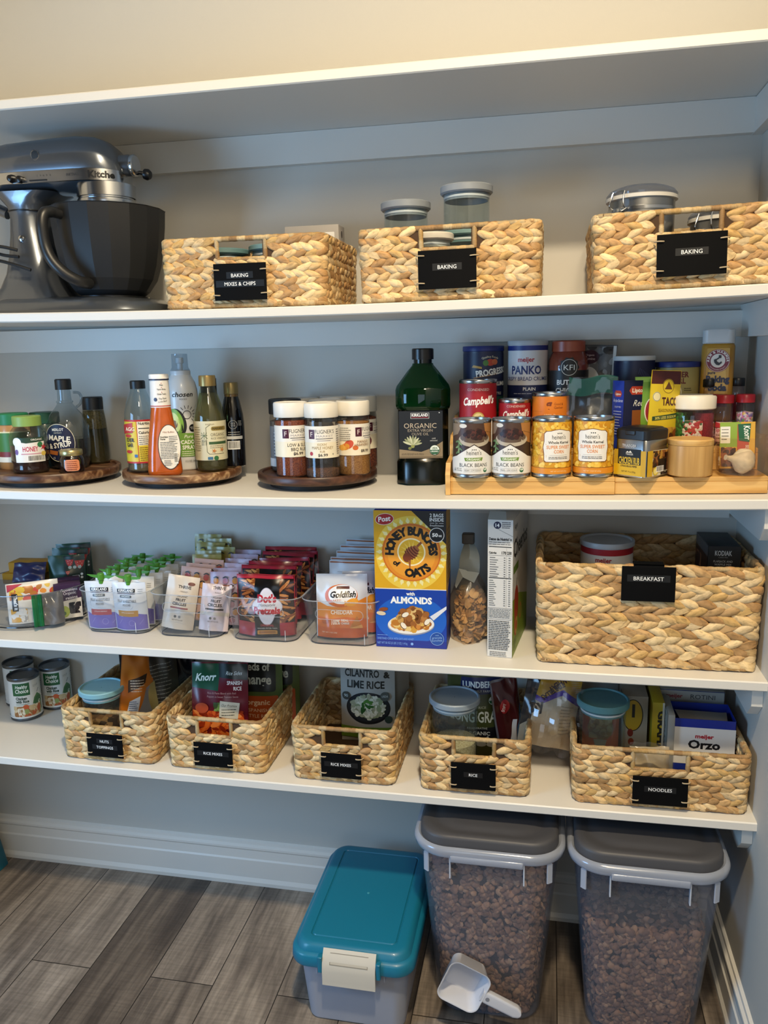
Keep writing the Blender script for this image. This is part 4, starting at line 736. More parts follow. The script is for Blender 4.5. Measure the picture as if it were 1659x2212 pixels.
# olive oil
t = thing('olive_oil_bottle', 'large green plastic olive oil bottle with black label', 'bottle', (-0.262, -0.112, bz(2, -0.262)), face(-0.262, -0.11) - 0.02)
def octa(hx, hy, ch, z): return [(hx, -hy + ch, z), (hx, hy - ch, z), (hx - ch, hy, z), (-hx + ch, hy, z), (-hx, hy - ch, z), (-hx, -hy + ch, z), (-hx + ch, -hy, z), (hx - ch, -hy, z)]
lv = [(0, 0.052, 0.047, 0.022), (0.003, 0.056, 0.051, 0.022), (0.048, 0.056, 0.051, 0.022), (0.054, 0.0535, 0.0485, 0.021), (0.056, 0.0525, 0.0475, 0.021), (0.158, 0.0525, 0.0475, 0.021), (0.161, 0.0555, 0.0505, 0.022), (0.168, 0.0575, 0.0525, 0.022), (0.200, 0.0575, 0.0525, 0.022), (0.208, 0.055, 0.050, 0.022), (0.236, 0.034, 0.032, 0.014), (0.250, 0.0225, 0.0225, 0.009), (0.254, 0.0215, 0.0215, 0.009)]
MB().loft([octa(hx, hy, c, z) for z, hx, hy, c in lv], CLEAR('#3f9a58', 0.42, '#0b3f1c', 0.05, 1.1)).build('green_body', t, angle=50)
MB().loft([octa(hx + 0.0004, hy + 0.0004, c, z + 0.0005) for z, hx, hy, c in lv[:7]], M('#030805', 0.2)).build('oil_fill', t, angle=50)
MB().lathe([(0.0195, 0.250), (0.0195, 0.263)], M('#0a130c', 0.2), 32).build('bottle_neck', t); MB().lathe([(0.0232, 0.262), (0.0232, 0.283), (0.0215, 0.285), (0.001, 0.285)], M('#15110f', 0.3), 40).build('screw_cap', t)
OY = -0.0483
a = Art(); a.rect(-0.0505, 0.0575, 0.041, 0.157, '#08080a'); a.poly([(-0.0505, 0.0575), (0.041, 0.0575), (0.041, 0.093), (0.020, 0.080), (-0.004, 0.071), (-0.0505, 0.077)], '#8d7a5c'); a.rect(-0.0505, 0.0575, 0.041, 0.0615, '#6e5d44')
a.rr(-0.026, 0.141, 0.013, 0.153, 0.0008, '#d9d9d9'); a.rr(-0.0253, 0.1415, 0.0123, 0.1525, 0.0005, '#0a0a0c'); a.text('KIRKLAND', -0.0065, 0.1455, 0.0058, '#f2f2f2', w=0.034, bold=0.03); a.rect(-0.024, 0.1425, 0.011, 0.1445, '#7a1f2a')
a.text('ORGANIC', -0.006, 0.121, 0.0105, '#bfae96', w=0.068); a.text('EXTRA VIRGIN', -0.006, 0.1135, 0.0056, '#a89a86', w=0.052); a.text('OLIVE OIL', -0.006, 0.106, 0.0056, '#a89a86', w=0.036)
for k in range(9):
    q = 0.2 + k * 0.32; a.ell(-0.023 + 0.011 * cos(q), 0.086 + 0.010 * sin(q), 0.010, 0.0022, ('#aeb08a', '#8f946a', '#c5c6a2')[k % 3], 16, q)
a.ell(-0.022, 0.083, 0.004, 0.0035, '#8d8f4c'); a.ell(-0.028, 0.079, 0.0035, 0.003, '#767a3c'); a.text('cold', 0.022, 0.098, 0.0032, '#cfcfc8'); a.text('extracted', 0.022, 0.0935, 0.0032, '#cfcfc8', w=0.015)
a.ell(0.024, 0.075, 0.0108, 0.0108, '#14301f'); a.ell(0.024, 0.075, 0.0098, 0.0098, '#e9efe6'); a.poly([(0.0142, 0.0755), (0.0338, 0.0755), (0.0318, 0.069), (0.028, 0.066), (0.020, 0.066), (0.0162, 0.069)], '#1d5a34'); a.text('USDA', 0.024, 0.0770, 0.0042, '#1d5a34', w=0.012, bold=0.03); a.text('ORGANIC', 0.024, 0.0705, 0.0034, '#f0f4ee', w=0.0145, bold=0.02); a.text('67.6 FL OZ (2 QT 3.6 FL OZ) 2L', -0.022, 0.065, 0.0034, '#2a241b', w=0.046); a.ell(0.034, 0.153, 0.0012, 0.0012, '#d8d8d8')
art_flat(a, OY, 'label', t, rough=0.35)

# ------------------------------------------------------------------ stepped bamboo riser with tins
BAMBOO = WOOD('bamboo', [(0.3, '#b98a4c'), (0.5, '#d2a560'), (0.7, '#dfb877')], (3, 60, 60), 0.4, dist=0.4)
RZ = [0.034, 0.076, 0.118]; RY = [-0.272, -0.190, -0.110, -0.030]
def riser(label, x0, x1, dz, dy, sides):
    xm = (x0 + x1) / 2; zz = bz(2, xm); t = thing('bamboo_riser', label, 'riser', (xm, 0, zz), rot=(0, -tilt((xm, 0, 1.12)), 0)); a, b = x0 - xm, x1 - xm
    for k in range(3):
        f, r_ = RY[k] + dy, RY[k + 1] + dy
        MB().rbox(a, f, RZ[k] - dz - 0.009, b, r_ - 0.0003, RZ[k] - dz, BAMBOO, r=0.001, e=0.0012).rbox(a, f, 0.001 if k == 0 else RZ[k - 1] - dz + 0.0003, b, f + 0.010, RZ[k] - dz - 0.009, BAMBOO, r=0.001, e=0.0005).build('step', t)
    for sx in sides:
        c = a if sx < 0 else b; w = 0.0095 * sx; prof = [(RY[0] - 0.004, 0.0002), (RY[0] - 0.004, 0.040), (RY[0] + 0.012, 0.062), (RY[1] - 0.004, 0.070), (RY[1] - 0.002, 0.092), (RY[1] + 0.016, 0.108), (RY[2] - 0.002, 0.114), (RY[2], 0.132), (RY[2] + 0.014, 0.142), (RY[3], 0.144), (RY[3], 0.0002)]
        MB().loft([[(x, y, z) for y, z in prof] for x in sorted((c, c + w))], BAMBOO).build('side_panel', t, angle=30)
    return zz
riser('bamboo step riser section under the black beans and corn cans', -0.185, 0.127, 0, 0, (-1,))
riser('bamboo step riser section under the chicken rub tin and garlic bin', 0.1275, 0.397, 0.0015, 0.003, ())
rz_ = lambda x, k: shz(2, x) + 0.0019 + RZ[k]
TIN = M('#b4b6b8', 0.25, 1.0)
def can(label, x, y, z, r, h, art, name='food_can', group='tin cans on the bamboo riser', rz=None, a0=0.0, cat='can', top=TIN, tab=False):
    t = thing(name, label, cat, (x, y, z), face(x, y) if rz is None else rz, group)
    MB().lathe([(r * .93, 0), (r * .985, 0.0008), (r, 0.003), (r, 0.0055), (r * .972, 0.0075), (r * .972, h - 0.0075), (r, h - 0.0055), (r, h - 0.001), (r * .985, h), (r * .955, h - 0.001), (r * .945, h - 0.005), (r * .75, h - 0.005), (r * .73, h - 0.0042), (0.001, h - 0.0042)], top, 56).build('can_body', t)
    if art: art_cyl(art, r * 0.974, 'label', t, a0=a0)
    if tab: MB().rbox(-0.008, -r * .6, h - 0.0042, 0.008, -r * .25, h - 0.0022, top, 0.006).build('pull_tab', t)
    return t
R0 = 0.0378 * .974
def beans_art():
    a = Art(); h0, h1 = 0.0075, 0.1055; a.rect(-0.110, h0, 0.110, h1, '#3d2a20'); a.rect(-0.052, 0.072, 0.052, h1, '#4a3328'); a.poly([(-0.05, h1), (-0.018, h1), (-0.030, 0.085), (-0.05, 0.080)], '#8c7a68'); a.ell(-0.018, 0.101, 0.008, 0.004, '#d8d4cc'); a.poly([(0.024, h1), (0.052, h1), (0.052, 0.066), (0.030, 0.072)], '#a9743f'); a.line(0.03, 0.09, 0.05, 0.085, 0.001, '#6d4524')
    a.ell(0.006, 0.0745, 0.0335, 0.0135, '#b5aa98', 36); a.ell(0.006, 0.0785, 0.030, 0.0105, '#5d4a3c', 36); a.blobs(-0.014, 0.077, 0.027, 0.092, 60, 0.0034, ('#2b1512', '#3a1d18', '#1f0f0d', '#552a22'), 5, oval=True)
    for k in range(7): a.ell(-0.030 + 0.003 * (k % 3), 0.050 + 0.0035 * k, 0.006, 0.002, ('#5d7a52', '#7f9a6a')[k % 2], 12, 0.6 + k)
    a.poly([(-0.058, h0), (0.058, h0), (0.058, 0.040), (0.040, 0.0435), (0.004, 0.0665), (-0.032, 0.0445), (-0.058, 0.038)], '#3a2a22'); a.poly([(-0.058, h0), (0.058, h0), (0.058, 0.0385), (0.040, 0.042), (0.004, 0.0645), (-0.032, 0.043), (-0.058, 0.0365)], '#e3e1dc')
    for k in (-1, 0, 1): a.ell(0.004 + k * 0.0034, 0.0555, 0.0011, 0.0011, '#222222', 12)
    a.text("heinen's", 0.004, 0.0455, 0.0088, '#232323', w=0.028); a.poly([(-0.013, 0.0335), (0.019, 0.0340), (0.021, 0.0405), (-0.015, 0.0400)], '#6d8c35'); a.text('ORGANIC', 0.003, 0.035, 0.0042, '#eef2e0', w=0.027, bold=0.02); a.text('BLACK BEANS', 0.003, 0.0225, 0.0070, '#1b1b1b', w=0.056)
    a.rect(-0.016, 0.0185, 0.018, 0.0188, '#555555'); a.text('VEGAN - LOW SODIUM', 0.001, 0.0145, 0.0026, '#444444', w=0.032); a.rect(-0.016, 0.0125, 0.018, 0.0128, '#555555'); a.text('NET WT', -0.026, 0.0175, 0.0024, '#444444'); a.text('15 OZ (425g)', -0.026, 0.014, 0.0024, '#444444', w=0.012); a.ell(0.026, 0.0155, 0.0042, 0.0042, '#2f6a45'); a.ell(0.026, 0.0168, 0.003, 0.0018, '#e8efe6'); a.poly([(-0.040, 0.014), (-0.034, 0.014), (-0.037, 0.021)], '#8d9aa0')
    a.rect(-0.110, h0, 0.110, h0 + 0.0012, '#8a7a6a'); return a
def corn_art(seed):
    a = Art(); h0, h1 = 0.0075, 0.1055; a.rect(-0.110, h0, 0.110, h1, '#d49a1e'); a.blobs(-0.058, h0 + 0.012, 0.058, h1, 520, 0.0039, ('#e0a92c', '#ecc04a', '#d2951f', '#f0cd62', '#c98a18', '#e7b53a'), seed, 1.1)
    a.rect(-0.110, h0, 0.110, 0.0185, '#d98a1e'); a.rect(-0.110, 0.0185, 0.110, 0.0193, '#7a3d12'); a.text('NET WT 15.25 OZ (432g)', 0.004, 0.0115, 0.0026, '#f0d6a0', w=0.032)
    b = [(-0.024, 0.034), (-0.021, 0.031), (0.027, 0.031), (0.030, 0.034), (0.030, 0.046), (0.032, 0.058), (0.030, 0.070), (0.030, 0.084), (0.026, 0.088), (0.018, 0.0885), (0.010, 0.0905), (0.003, 0.0915), (-0.004, 0.0905), (-0.012, 0.0885), (-0.020, 0.088), (-0.024, 0.084), (-0.024, 0.070), (-0.026, 0.058), (-0.024, 0.046)]
    a.poly([(0.003 + (x - 0.003) * 1.05, 0.061 + (y - 0.061) * 1.04) for x, y in b], '#7a4a1a'); a.poly(b, '#e9e6e0')
    for k in (-1, 0, 1): a.ell(0.004 + k * 0.0034, 0.0845, 0.0011, 0.0011, '#222222', 12)
    a.text("heinen's", 0.003, 0.0735, 0.0084, '#232323', w=0.026); a.text('Whole Kernel', 0.003, 0.065, 0.0050, '#2a2018', w=0.040, bold=0.02); a.text('SUPER SWEET', 0.003, 0.0555, 0.0062, '#d98a4c', w=0.046, bold=0.02); a.text('CORN', 0.003, 0.0470, 0.0062, '#d98a4c', w=0.019, bold=0.02)
    a.rect(-0.014, 0.043, 0.020, 0.0433, '#666666'); a.small(-0.016, 0.039, 0.022, 2, 0.0028, 0.0011, '#5a5a5a', 3, 0.1); return a
BA, CA = beans_art(), corn_art(5)
t1 = can('black beans can at the end of the front riser row', -0.1445, -0.255, rz_(-0.14, 0), 0.0378, 0.113, BA)
t2 = dup(t1, (-0.0685, -0.253, rz_(-0.068, 0)), face(-0.068, -0.25) - 0.16, 'black beans can standing against the corn cans'); t2.name = 'food_can'
t3 = can('sweet corn can standing against the black beans', 0.008, -0.250, rz_(0.008, 0), 0.0378, 0.113, CA, rz=face(0.008, -0.25) + 0.30)
dup(t3, (0.0865, -0.248, rz_(0.086, 0)), face(0.0865, -0.25) - 0.13, 'sweet corn can standing nearest the chicken rub tin')
def soup_art(h, k=1.0):
    a = Art(); a.rect(-0.12, 0.008, 0.12, h - 0.0075, '#9c1720'); a.rect(-0.12, 0.008, 0.12, h * 0.45, '#e9e6e0'); a.rect(-0.12, h * 0.45, 0.12, h * 0.455, '#b59a4c'); a.ell(0.0, h * 0.46, 0.0125 * k, 0.0125 * k, '#b8964a'); a.ell(0.0, h * 0.46, 0.010 * k, 0.010 * k, '#d9c68a'); a.line(-0.006 * k, h * .45, 0.005 * k, h * .49, 0.003 * k, '#6a5420')
    a.text('CONDENSED', 0, h * 0.845, 0.0052 * k, '#d9c4bc', w=0.045 * k); a.text("Campbell's", 0.0, h * 0.655, 0.0150 * k, '#f4f1ec', w=0.068 * k, sh=0.25, bold=0.035, rot=0.07); return a
can('tall red condensed soup can behind the first black beans can', -0.142, -0.150, rz_(-0.142, 1), 0.0390, 0.142, soup_art(0.142), a0=0.02)
can('short red condensed soup can behind the second black beans can', -0.067, -0.150, rz_(-0.067, 1), 0.0332, 0.101, soup_art(0.101, 0.86), a0=0.1)
a = Art(); a.rect(-0.12, 0.008, 0.12, 0.1055, '#dd7d20'); a.text('g', -0.003, 0.083, 0.017, '#7a3510', bold=0.04); a.text('Good &', 0.007, 0.0885, 0.0048, '#7a3510', al='l', w=0.019); a.text('Gather', 0.007, 0.0815, 0.0048, '#7a3510', al='l', w=0.019); a.text('100% Pure', 0.004, 0.066, 0.0052, '#f3dcb4', w=0.032); a.text('Pumpkin', 0.004, 0.052, 0.009, '#f3dcb4', w=0.04); a.rect(-0.12, 0.076, -0.016, 0.0764, '#b8611a')
can('orange pumpkin can behind the first sweet corn can', 0.005, -0.150, rz_(0.005, 1), 0.0378, 0.113, a)
# bread crumb canisters
def canister(label, x, y, z, r, h, body, lidcol, art, lid_h=0.012, lip=0.0015, a0=0.0):
    t = thing('food_canister', label, 'canister', (x, y, z), face(x, y), 'round cardboard canisters on the riser')
    MB().lathe([(r, 0), (r, 0.002), (r, h - lid_h), (r - 0.002, h - lid_h + 0.001)], M(body, 0.4), 56).build('canister_body', t)
    MB().lathe([(r, h - lid_h), (r + lip, h - lid_h + 0.001), (r + lip, h - 0.003), (r + lip - 0.001, h - 0.001), (r - 0.003, h - 0.001), (r - 0.005, h - 0.004), (0.001, h - 0.004)], M(lidcol, 0.4), 56, cap=(False, False)).build('canister_lid', t)
    art_cyl(art, r + 0.0002, 'label', t, a0=a0); return t
a = Art(); a.rect(-0.13, 0.002, 0.13, 0.152, '#141a3c'); a.rect(-0.05, 0.03, 0.06, 0.062, '#1f4a3a'); a.ell(0.010, 0.133, 0.010, 0.007, '#c2452c', 20); a.ell(0.020, 0.134, 0.007, 0.006, '#cf6a3c', 20); a.ell(0.000, 0.132, 0.006, 0.006, '#4e7a35', 20); a.arc('Quality Foods', 0.010, 0.10, 0.043, 0.0042, '#d9cfae', 0.85); a.poly([(-0.026, 0.128), (-0.008, 0.124), (-0.008, 0.120), (-0.03, 0.123)], '#c9973c')
a.poly([(-0.026, 0.100), (0.050, 0.113), (0.050, 0.115), (-0.026, 0.102)], '#b58a5a'); a.text('PROGRESSO', 0.018, 0.108, 0.0125, '#eeebe2', w=0.076, bold=0.04, rot=0.13); a.text('BREAD CRUMBS', 0.016, 0.085, 0.0085, '#eeebe2', w=0.076, bold=0.02); a.text('ITALIAN STYLE', 0.014, 0.066, 0.0055, '#d9d6c8', w=0.05); a.blobs(-0.02, 0.005, 0.05, 0.03, 40, 0.005, ('#b98a4c', '#d6b37a', '#7a8a44'), 4)
canister('navy bread crumb canister with blue plastic lid in the rearmost riser row', -0.1375, -0.070, rz_(-0.1375, 2), 0.0425, 0.168, '#141a3c', '#1c2a6a', a, a0=0.12)
a = Art(); a.rect(-0.13, 0.0, 0.13, 0.162, '#ded9d6'); a.rect(-0.13, 0.155, 0.13, 0.165, '#1d2f78'); a.rect(-0.13, 0.0, 0.13, 0.084, '#18224e'); a.text('meijer', -0.003, 0.132, 0.0095, '#b0202e', w=0.035, bold=0.03); a.text('PANKO', -0.003, 0.107, 0.0165, '#1b2b6a', w=0.066, bold=0.03); a.text('CRISPY BREAD CRUMBS', -0.002, 0.0935, 0.0078, '#1b2b6a', w=0.104, bold=0.01); a.text('PLAIN', 0.004, 0.073, 0.0065, '#e8e6e2', w=0.026, bold=0.02); a.small(-0.03, 0.066, 0.034, 1, 0.004, 0.0013, '#b8bac6', 3, 0.05); a.blobs(-0.04, 0.004, 0.045, 0.055, 60, 0.006, ('#c99a4c', '#7a8a3c', '#a85a2c', '#d9b87a', '#3c5a2c'), 7)
canister('white and navy panko crumb canister with a steel rim', -0.044, -0.070, rz_(-0.044, 2), 0.0415, 0.176, '#ded9d6', '#b7babd', a, 0.010, 0.001)
# curry jar
t = bottle('curry_sauce_jar', 'rust red curry sauce jar with an orange screw lid', 'jar', (0.040, -0.072, rz_(0.04, 2)), [('jar_body', [(0.036, 0), (0.040, 0.005), (0.041, 0.12), (0.0395, 0.135), (0.034, 0.147), (0.032, 0.151)], M('#7e3420', 0.15, coat=0.5)), ('screw_lid', ridged(0.034, 0.150, 0.172), M('#a0482c', 0.35))])
a = Art(); a.rect(-0.13, 0.01, 0.13, 0.112, '#17110f'); a.star(0.002, 0.118, 0.0185, 0.0215, 10, '#14110f'); a.ring(0.002, 0.118, 0.0165, 0.0010, '#d9d2c4'); a.text('KFI', 0.002, 0.1125, 0.011, '#e9e4d8', w=0.022); a.text('BUTTER', 0.002, 0.083, 0.0098, '#efece6', w=0.050, bold=0.02); a.text('CHICKEN', 0.002, 0.0665, 0.0098, '#efece6', w=0.055, bold=0.02)
art_cyl(a, 0.0414, 'label', t)
# pouches
def pouch(name, label, cat, w, h, th, loc, col, art=None, rz=0.0, lean=0.0, group=None, seal=0.008, crumple=0.0016, seed=1, round_=2.4, top_pinch=1.0, rough=0.35, gusset=False, roll=0.0, top_seal=True, backcol=None, wtop=1.0, body='pouch_body'):
    loc = (loc[0], loc[1], loc[2] + w / 2 * abs(sin(roll)) + th * 0.4 * abs(sin(lean)))
    t = thing(name, label, cat, loc, rz, group, rot=(lean, roll, rz)); R = random.Random(seed); ph = [R.random() * 6 for _ in range(6)]
    def thick(u, v):
        e = max(0.0, 1 - abs(2 * u - 1) ** round_); b = min(1.0, v / 0.22) ** 0.5 if not gusset else 1.0
        k = b * max(0.0, min(1.0, (1 - v) / 0.45)) ** (0.7 * top_pinch) if top_seal else b
        return th / 2 * e * k
    def surf(x, z, o, sgn=-1):
        u = min(max(x / w + 0.5, 0), 1); v = min(max(z / h, 0), 1); c = crumple * (sin(7 * u + 5 * v + ph[0]) * sin(8 * v - 4 * u + ph[1]) + 0.6 * sin(13 * v + 5 * u + ph[2]) * sin(9 * u - 3 * v + ph[3]))
        ww = 1 + (wtop - 1) * v
        return ((u - 0.5) * w * ww, sgn * (thick(u, v) + 0.0004 + o) + c * (0.3 + 0.7 * min(1, 6 * u * (1 - u))), z)
    mb = MB(); nu, nv = 36, 40; m = M(col, rough, coat=0.2); mbk = M(backcol, rough, coat=0.2) if backcol else m
    for sgn in (-1, 1):
        vs = [surf((i / nu - 0.5) * w, h * j / nv, 0, sgn) for j in range(nv + 1) for i in range(nu + 1)]
        fs = [(j * (nu + 1) + i, j * (nu + 1) + i + 1, (j + 1) * (nu + 1) + i + 1, (j + 1) * (nu + 1) + i) for j in range(nv) for i in range(nu)]
        mb.add(vs, fs if sgn < 0 else [f[::-1] for f in fs], m if sgn < 0 else mbk)
    mb.build(body, t, angle=70)
    G = [[surf((i / nu - 0.5) * w, h * j / nv, 0) for i in range(nu + 1)] for j in range(nv + 1)]
    def onto(x, z, o):
        fu, fv = min(max((x / w + 0.5) * nu, 0), nu - 1e-6), min(max(z / h * nv, 0), nv - 1e-6); i, j = int(fu), int(fv); fu -= i; fv -= j
        q = [G[j][i][k] * (1 - fu) * (1 - fv) + G[j][i + 1][k] * fu * (1 - fv) + G[j + 1][i][k] * (1 - fu) * fv + G[j + 1][i + 1][k] * fu * fv for k in range(3)]
        return (q[0], q[1] - o, q[2])
    if art: art.put(MB(), onto, step=w / nu, ystep=h / nv, rough=rough, base=0.0003, inc=0.00006, lim=0.0035).build('printed_front', t, angle=70)
    return t
a = Art(); a.rect(-0.042, 0.0, 0.042, 0.158, '#5c5a58'); a.blobs(-0.042, 0.05, 0.042, 0.156, 80, 0.006, ('#2c2a2a', '#6d6a66', '#8d8a86', '#3d3a3a'), 3, 1.5); a.ell(-0.006, 0.085, 0.020, 0.030, '#d5d0c6', 30, 0.2); a.ell(-0.010, 0.135, 0.019, 0.014, '#3a1220', 30); a.text('Organic', -0.010, 0.137, 0.004, '#d8c4c4'); a.text('Jasmine', -0.010, 0.129, 0.005, '#d8c4c4'); a.rect(0.036, 0.0, 0.042, 0.158, '#c9c6bf'); a.rect(-0.042, 0, 0.042, 0.03, '#3d5a48')
pouch('rice_pouch', 'jasmine rice pouch with dark photo print leaning behind the curry jar', 'pouch', 0.086, 0.160, 0.03, (0.092, -0.060, rz_(0.09, 2) + 0.0005), '#4d4b4a', a, rz=-0.25, group=None, seed=3, roll=0.03)
# zip bag with a teal gripper inside
t = pouch('zip_bag', 'clear zip bag with a teal zipper strip behind the sweet corn', 'bag', 0.092, 0.136, 0.045, (0.088, -0.150, rz_(0.088, 1) + 0.001), '#2a2c2e', None, rz=-0.1, seed=9, crumple=0.003, gusset=True, body='dark_contents')
t.children[0].scale = (0.92, 0.8, 0.78)
a2 = MB(); rows = []
for k in range(9):
    z = 0.106 + 0.034 * k / 8; rows.append([((i / 14 - 0.5) * 0.094, -0.0215 + 0.016 * (k / 8) + 0.0014 * sin(i * .5 + k * .3) + 0.0010 * (k % 2), z - 0.004 * sin(i * 0.45)) for i in range(15)])
a2.loft(rows, CLEAR('#7fb0a0', 0.75, '#24705f', 0.3, 0.5), False, False, closed=False); a2.build('zip_strip', t, angle=70)
rows = []
for k in range(9):
    z = 0.002 + 0.138 * k / 8; rows.append([((i / 14 - 0.5) * 0.098, -0.026 - 0.004 * sin(k * .9) * sin(i * .8) + 0.012 * max(0, k / 8 - .7), z) for i in range(15)])
MB().loft(rows, CLEAR('#eef0f2', 0.03, '#b8c2cc', 0.08, 1.3), False, False, closed=False).build('clear_film', t, angle=70)
# salt, baking powder, baking soda
a = Art(); a.rect(-0.13, 0.003, 0.13, 0.122, '#14183a'); a.poly([(0.014, 0.065), (0.034, 0.065), (0.034, 0.086), (0.026, 0.093), (0.018, 0.092), (0.013, 0.082)], '#7f86a8'); a.poly([(0.016, 0.064), (0.034, 0.064), (0.032, 0.074), (0.018, 0.076)], '#b9a45a')
for k in range(8): a.line(0.012 + k * 0.003, 0.112 - k * 0.002, 0.009 + k * 0.003, 0.100 - k * 0.002, 0.0005, '#59628c')
canister('navy salt canister with a white top', 0.173, -0.072, rz_(0.173, 2), 0.0410, 0.137, '#14183a', '#d9d7d2', a, 0.010, 0.0006)
a = Art(); a.rect(-0.14, 0.003, 0.14, 0.108, '#9d9158'); a.text('CLABBER', -0.004, 0.091, 0.0105, '#5c1a14', w=0.054, bold=0.04); a.text('GIRL', 0.003, 0.0785, 0.0105, '#5c1a14', w=0.028, bold=0.04); a.ell(0.002, 0.060, 0.008, 0.014, '#d8cfae', 24); a.ell(0.002, 0.060, 0.0055, 0.011, '#5d4a30', 20)
a.small(0.014, 0.068, 0.03, 2, 0.004, 0.0014, '#4a4128', 2, .1); a.text('BAKING POWDER', 0.002, 0.043, 0.0075, '#5c1a14', w=0.06, bold=0.03)
canister('gold baking powder canister with royal blue lid', 0.2595, -0.066, rz_(0.2595, 2), 0.0425, 0.122, '#9d9158', '#1d2c72', a, 0.012, 0.002)
t = thing('baking_soda_shaker', 'tall amber baking soda shaker with white flip cap', 'shaker', (0.333, -0.082, rz_(0.333, 2)), face(0.333, -0.08) - 0.05)
MB().loft([rrect(0, 0, 0.031 - e, 0.021 - e, 0.014, z, 8) for z, e in ((0, 0.002), (0.002, 0), (0.148, 0), (0.152, 0.0015), (0.154, 0.003))], M('#b8862c', 0.35, coat=0.3)).build('shaker_body', t)
MB().loft([rrect(0, 0, 0.0295 - e, 0.0195 - e, 0.013, z, 8) for z, e in ((0.154, 0), (0.156, -0.0005), (0.180, -0.0005), (0.182, 0.001))], M('#d2d3d1', 0.4)).rbox(-0.0295, -0.0202, 0.154, 0.0295, 0.02, 0.1565, M('#20180e', 0.5), 0.013).build('flip_cap', t)
a = Art(); a.rr(-0.0195, 0.004, 0.0225, 0.145, 0.002, '#c6963a'); a.ell(0.001, 0.075, 0.0175, 0.060, '#d9b25c', 30); a.ell(0.0015, 0.1205, 0.0225, 0.0225, '#7e1a34', 44); a.ring(0.0015, 0.1205, 0.0215, 0.0008, '#e8d8c4', 44); a.ell(0.0015, 0.1205, 0.0135, 0.0135, '#ece4d8', 36); a.arc('ARM & HAMMER', 0.0015, 0.1205, 0.0158, 0.0045, '#efe6da', 3.5, bold=0.04); a.arc('THE STANDARD OF PURITY', 0.0015, 0.1205, 0.0185, 0.0022, '#d9b8b4', 1.9, mid=-pi / 2, cw=False)
a.line(-0.003, 0.1215, 0.005, 0.1275, 0.0024, '#1c1c2a'); a.rr(0.0025, 0.1255, 0.0075, 0.1315, 0.001, '#1c1c2a'); a.poly([(-0.006, 0.1225), (-0.002, 0.1245), (0.0, 0.119), (0.004, 0.1165), (0.008, 0.1195), (0.009, 0.1165), (0.004, 0.1115), (-0.001, 0.1125), (-0.005, 0.117)], '#1c1c2a')
a.text('pure', -0.016, 0.0945, 0.0055, '#1b1f3a', al='l', bold=0.03, w=0.014); a.text('Baking', 0.003, 0.0785, 0.0125, '#161c44', w=0.044, bold=0.05); a.text('Soda', 0.003, 0.0620, 0.0125, '#161c44', w=0.034, bold=0.05); a.rect(-0.0195, 0.03, 0.0225, 0.055, '#8f2030')
art_flat(a, -0.0211, 'label', t, rough=0.35)
# second riser row by the corner
t = carton('soup_mix_box', 'navy soup mix box with a red oval logo, blue side showing', 'box', 0.075, 0.036, 0.132, (0.166, -0.168, rz_(0.166, 1) + 0.0005), '#161b3a', rz=0.55)
a = Art(); a.rect(-0.0375, 0, 0.0375, 0.132, '#171d40'); a.poly([(-0.026, 0.113), (-0.020, 0.121), (0.012, 0.121), (0.018, 0.113), (0.012, 0.105), (-0.020, 0.105)], '#b3402e'); a.text('Lipton', -0.004, 0.1095, 0.0075, '#f0e8dc', w=0.030, bold=0.03); a.text('Recipe', 0.004, 0.083, 0.012, '#e8e6e0', w=0.040, sh=0.35); a.rect(-0.018, 0.02, 0.0375, 0.075, '#8a4f24'); art_flat(a, -0.0182, 'front_print', t)
a = Art(); a.rect(-0.018, 0, 0.018, 0.132, '#1f3aa0'); a.poly([(-0.012, 0.107), (-0.008, 0.113), (0.008, 0.113), (0.012, 0.107), (0.008, 0.101), (-0.008, 0.101)], '#b3402e'); a.text('Lipton', 0, 0.1045, 0.0042, '#f0e8dc', w=0.016, bold=0.03); a.text('Recipe Secrets', 0, 0.091, 0.006, '#eef0f6', w=0.029, sh=0.3); a.text('SOUP MIX', 0, 0.080, 0.003, '#dfe4f2', w=0.02); a.small(-0.013, 0.072, 0.014, 9, 0.0055, 0.0014, '#c4cdea', 3); art_flat(a, 0, 'side_print', t, fn=lambda x, z, o: (-0.0377 - o, -x, z))
a = Art(); a.rect(-0.034, 0, 0.034, 0.136, '#6f9a2c'); a.ell(0.006, 0.072, 0.022, 0.030, '#e8e0d4', 30); a.ell(0.006, 0.072, 0.020, 0.028, '#9c2028', 30); a.text('H', 0.006, 0.061, 0.022, '#efe6da', bold=0.04, w=0.016); a.rect(-0.034, 0.128, 0.034, 0.136, '#8ab54a')
pouch('seasoning_packet', 'green seasoning packet tucked behind the taco packet', 'packet', 0.070, 0.138, 0.008, (0.200, -0.178, rz_(0.2, 1) + 0.0005), '#6f9a2c', a, rz=0.05, seed=12, crumple=0.0006)
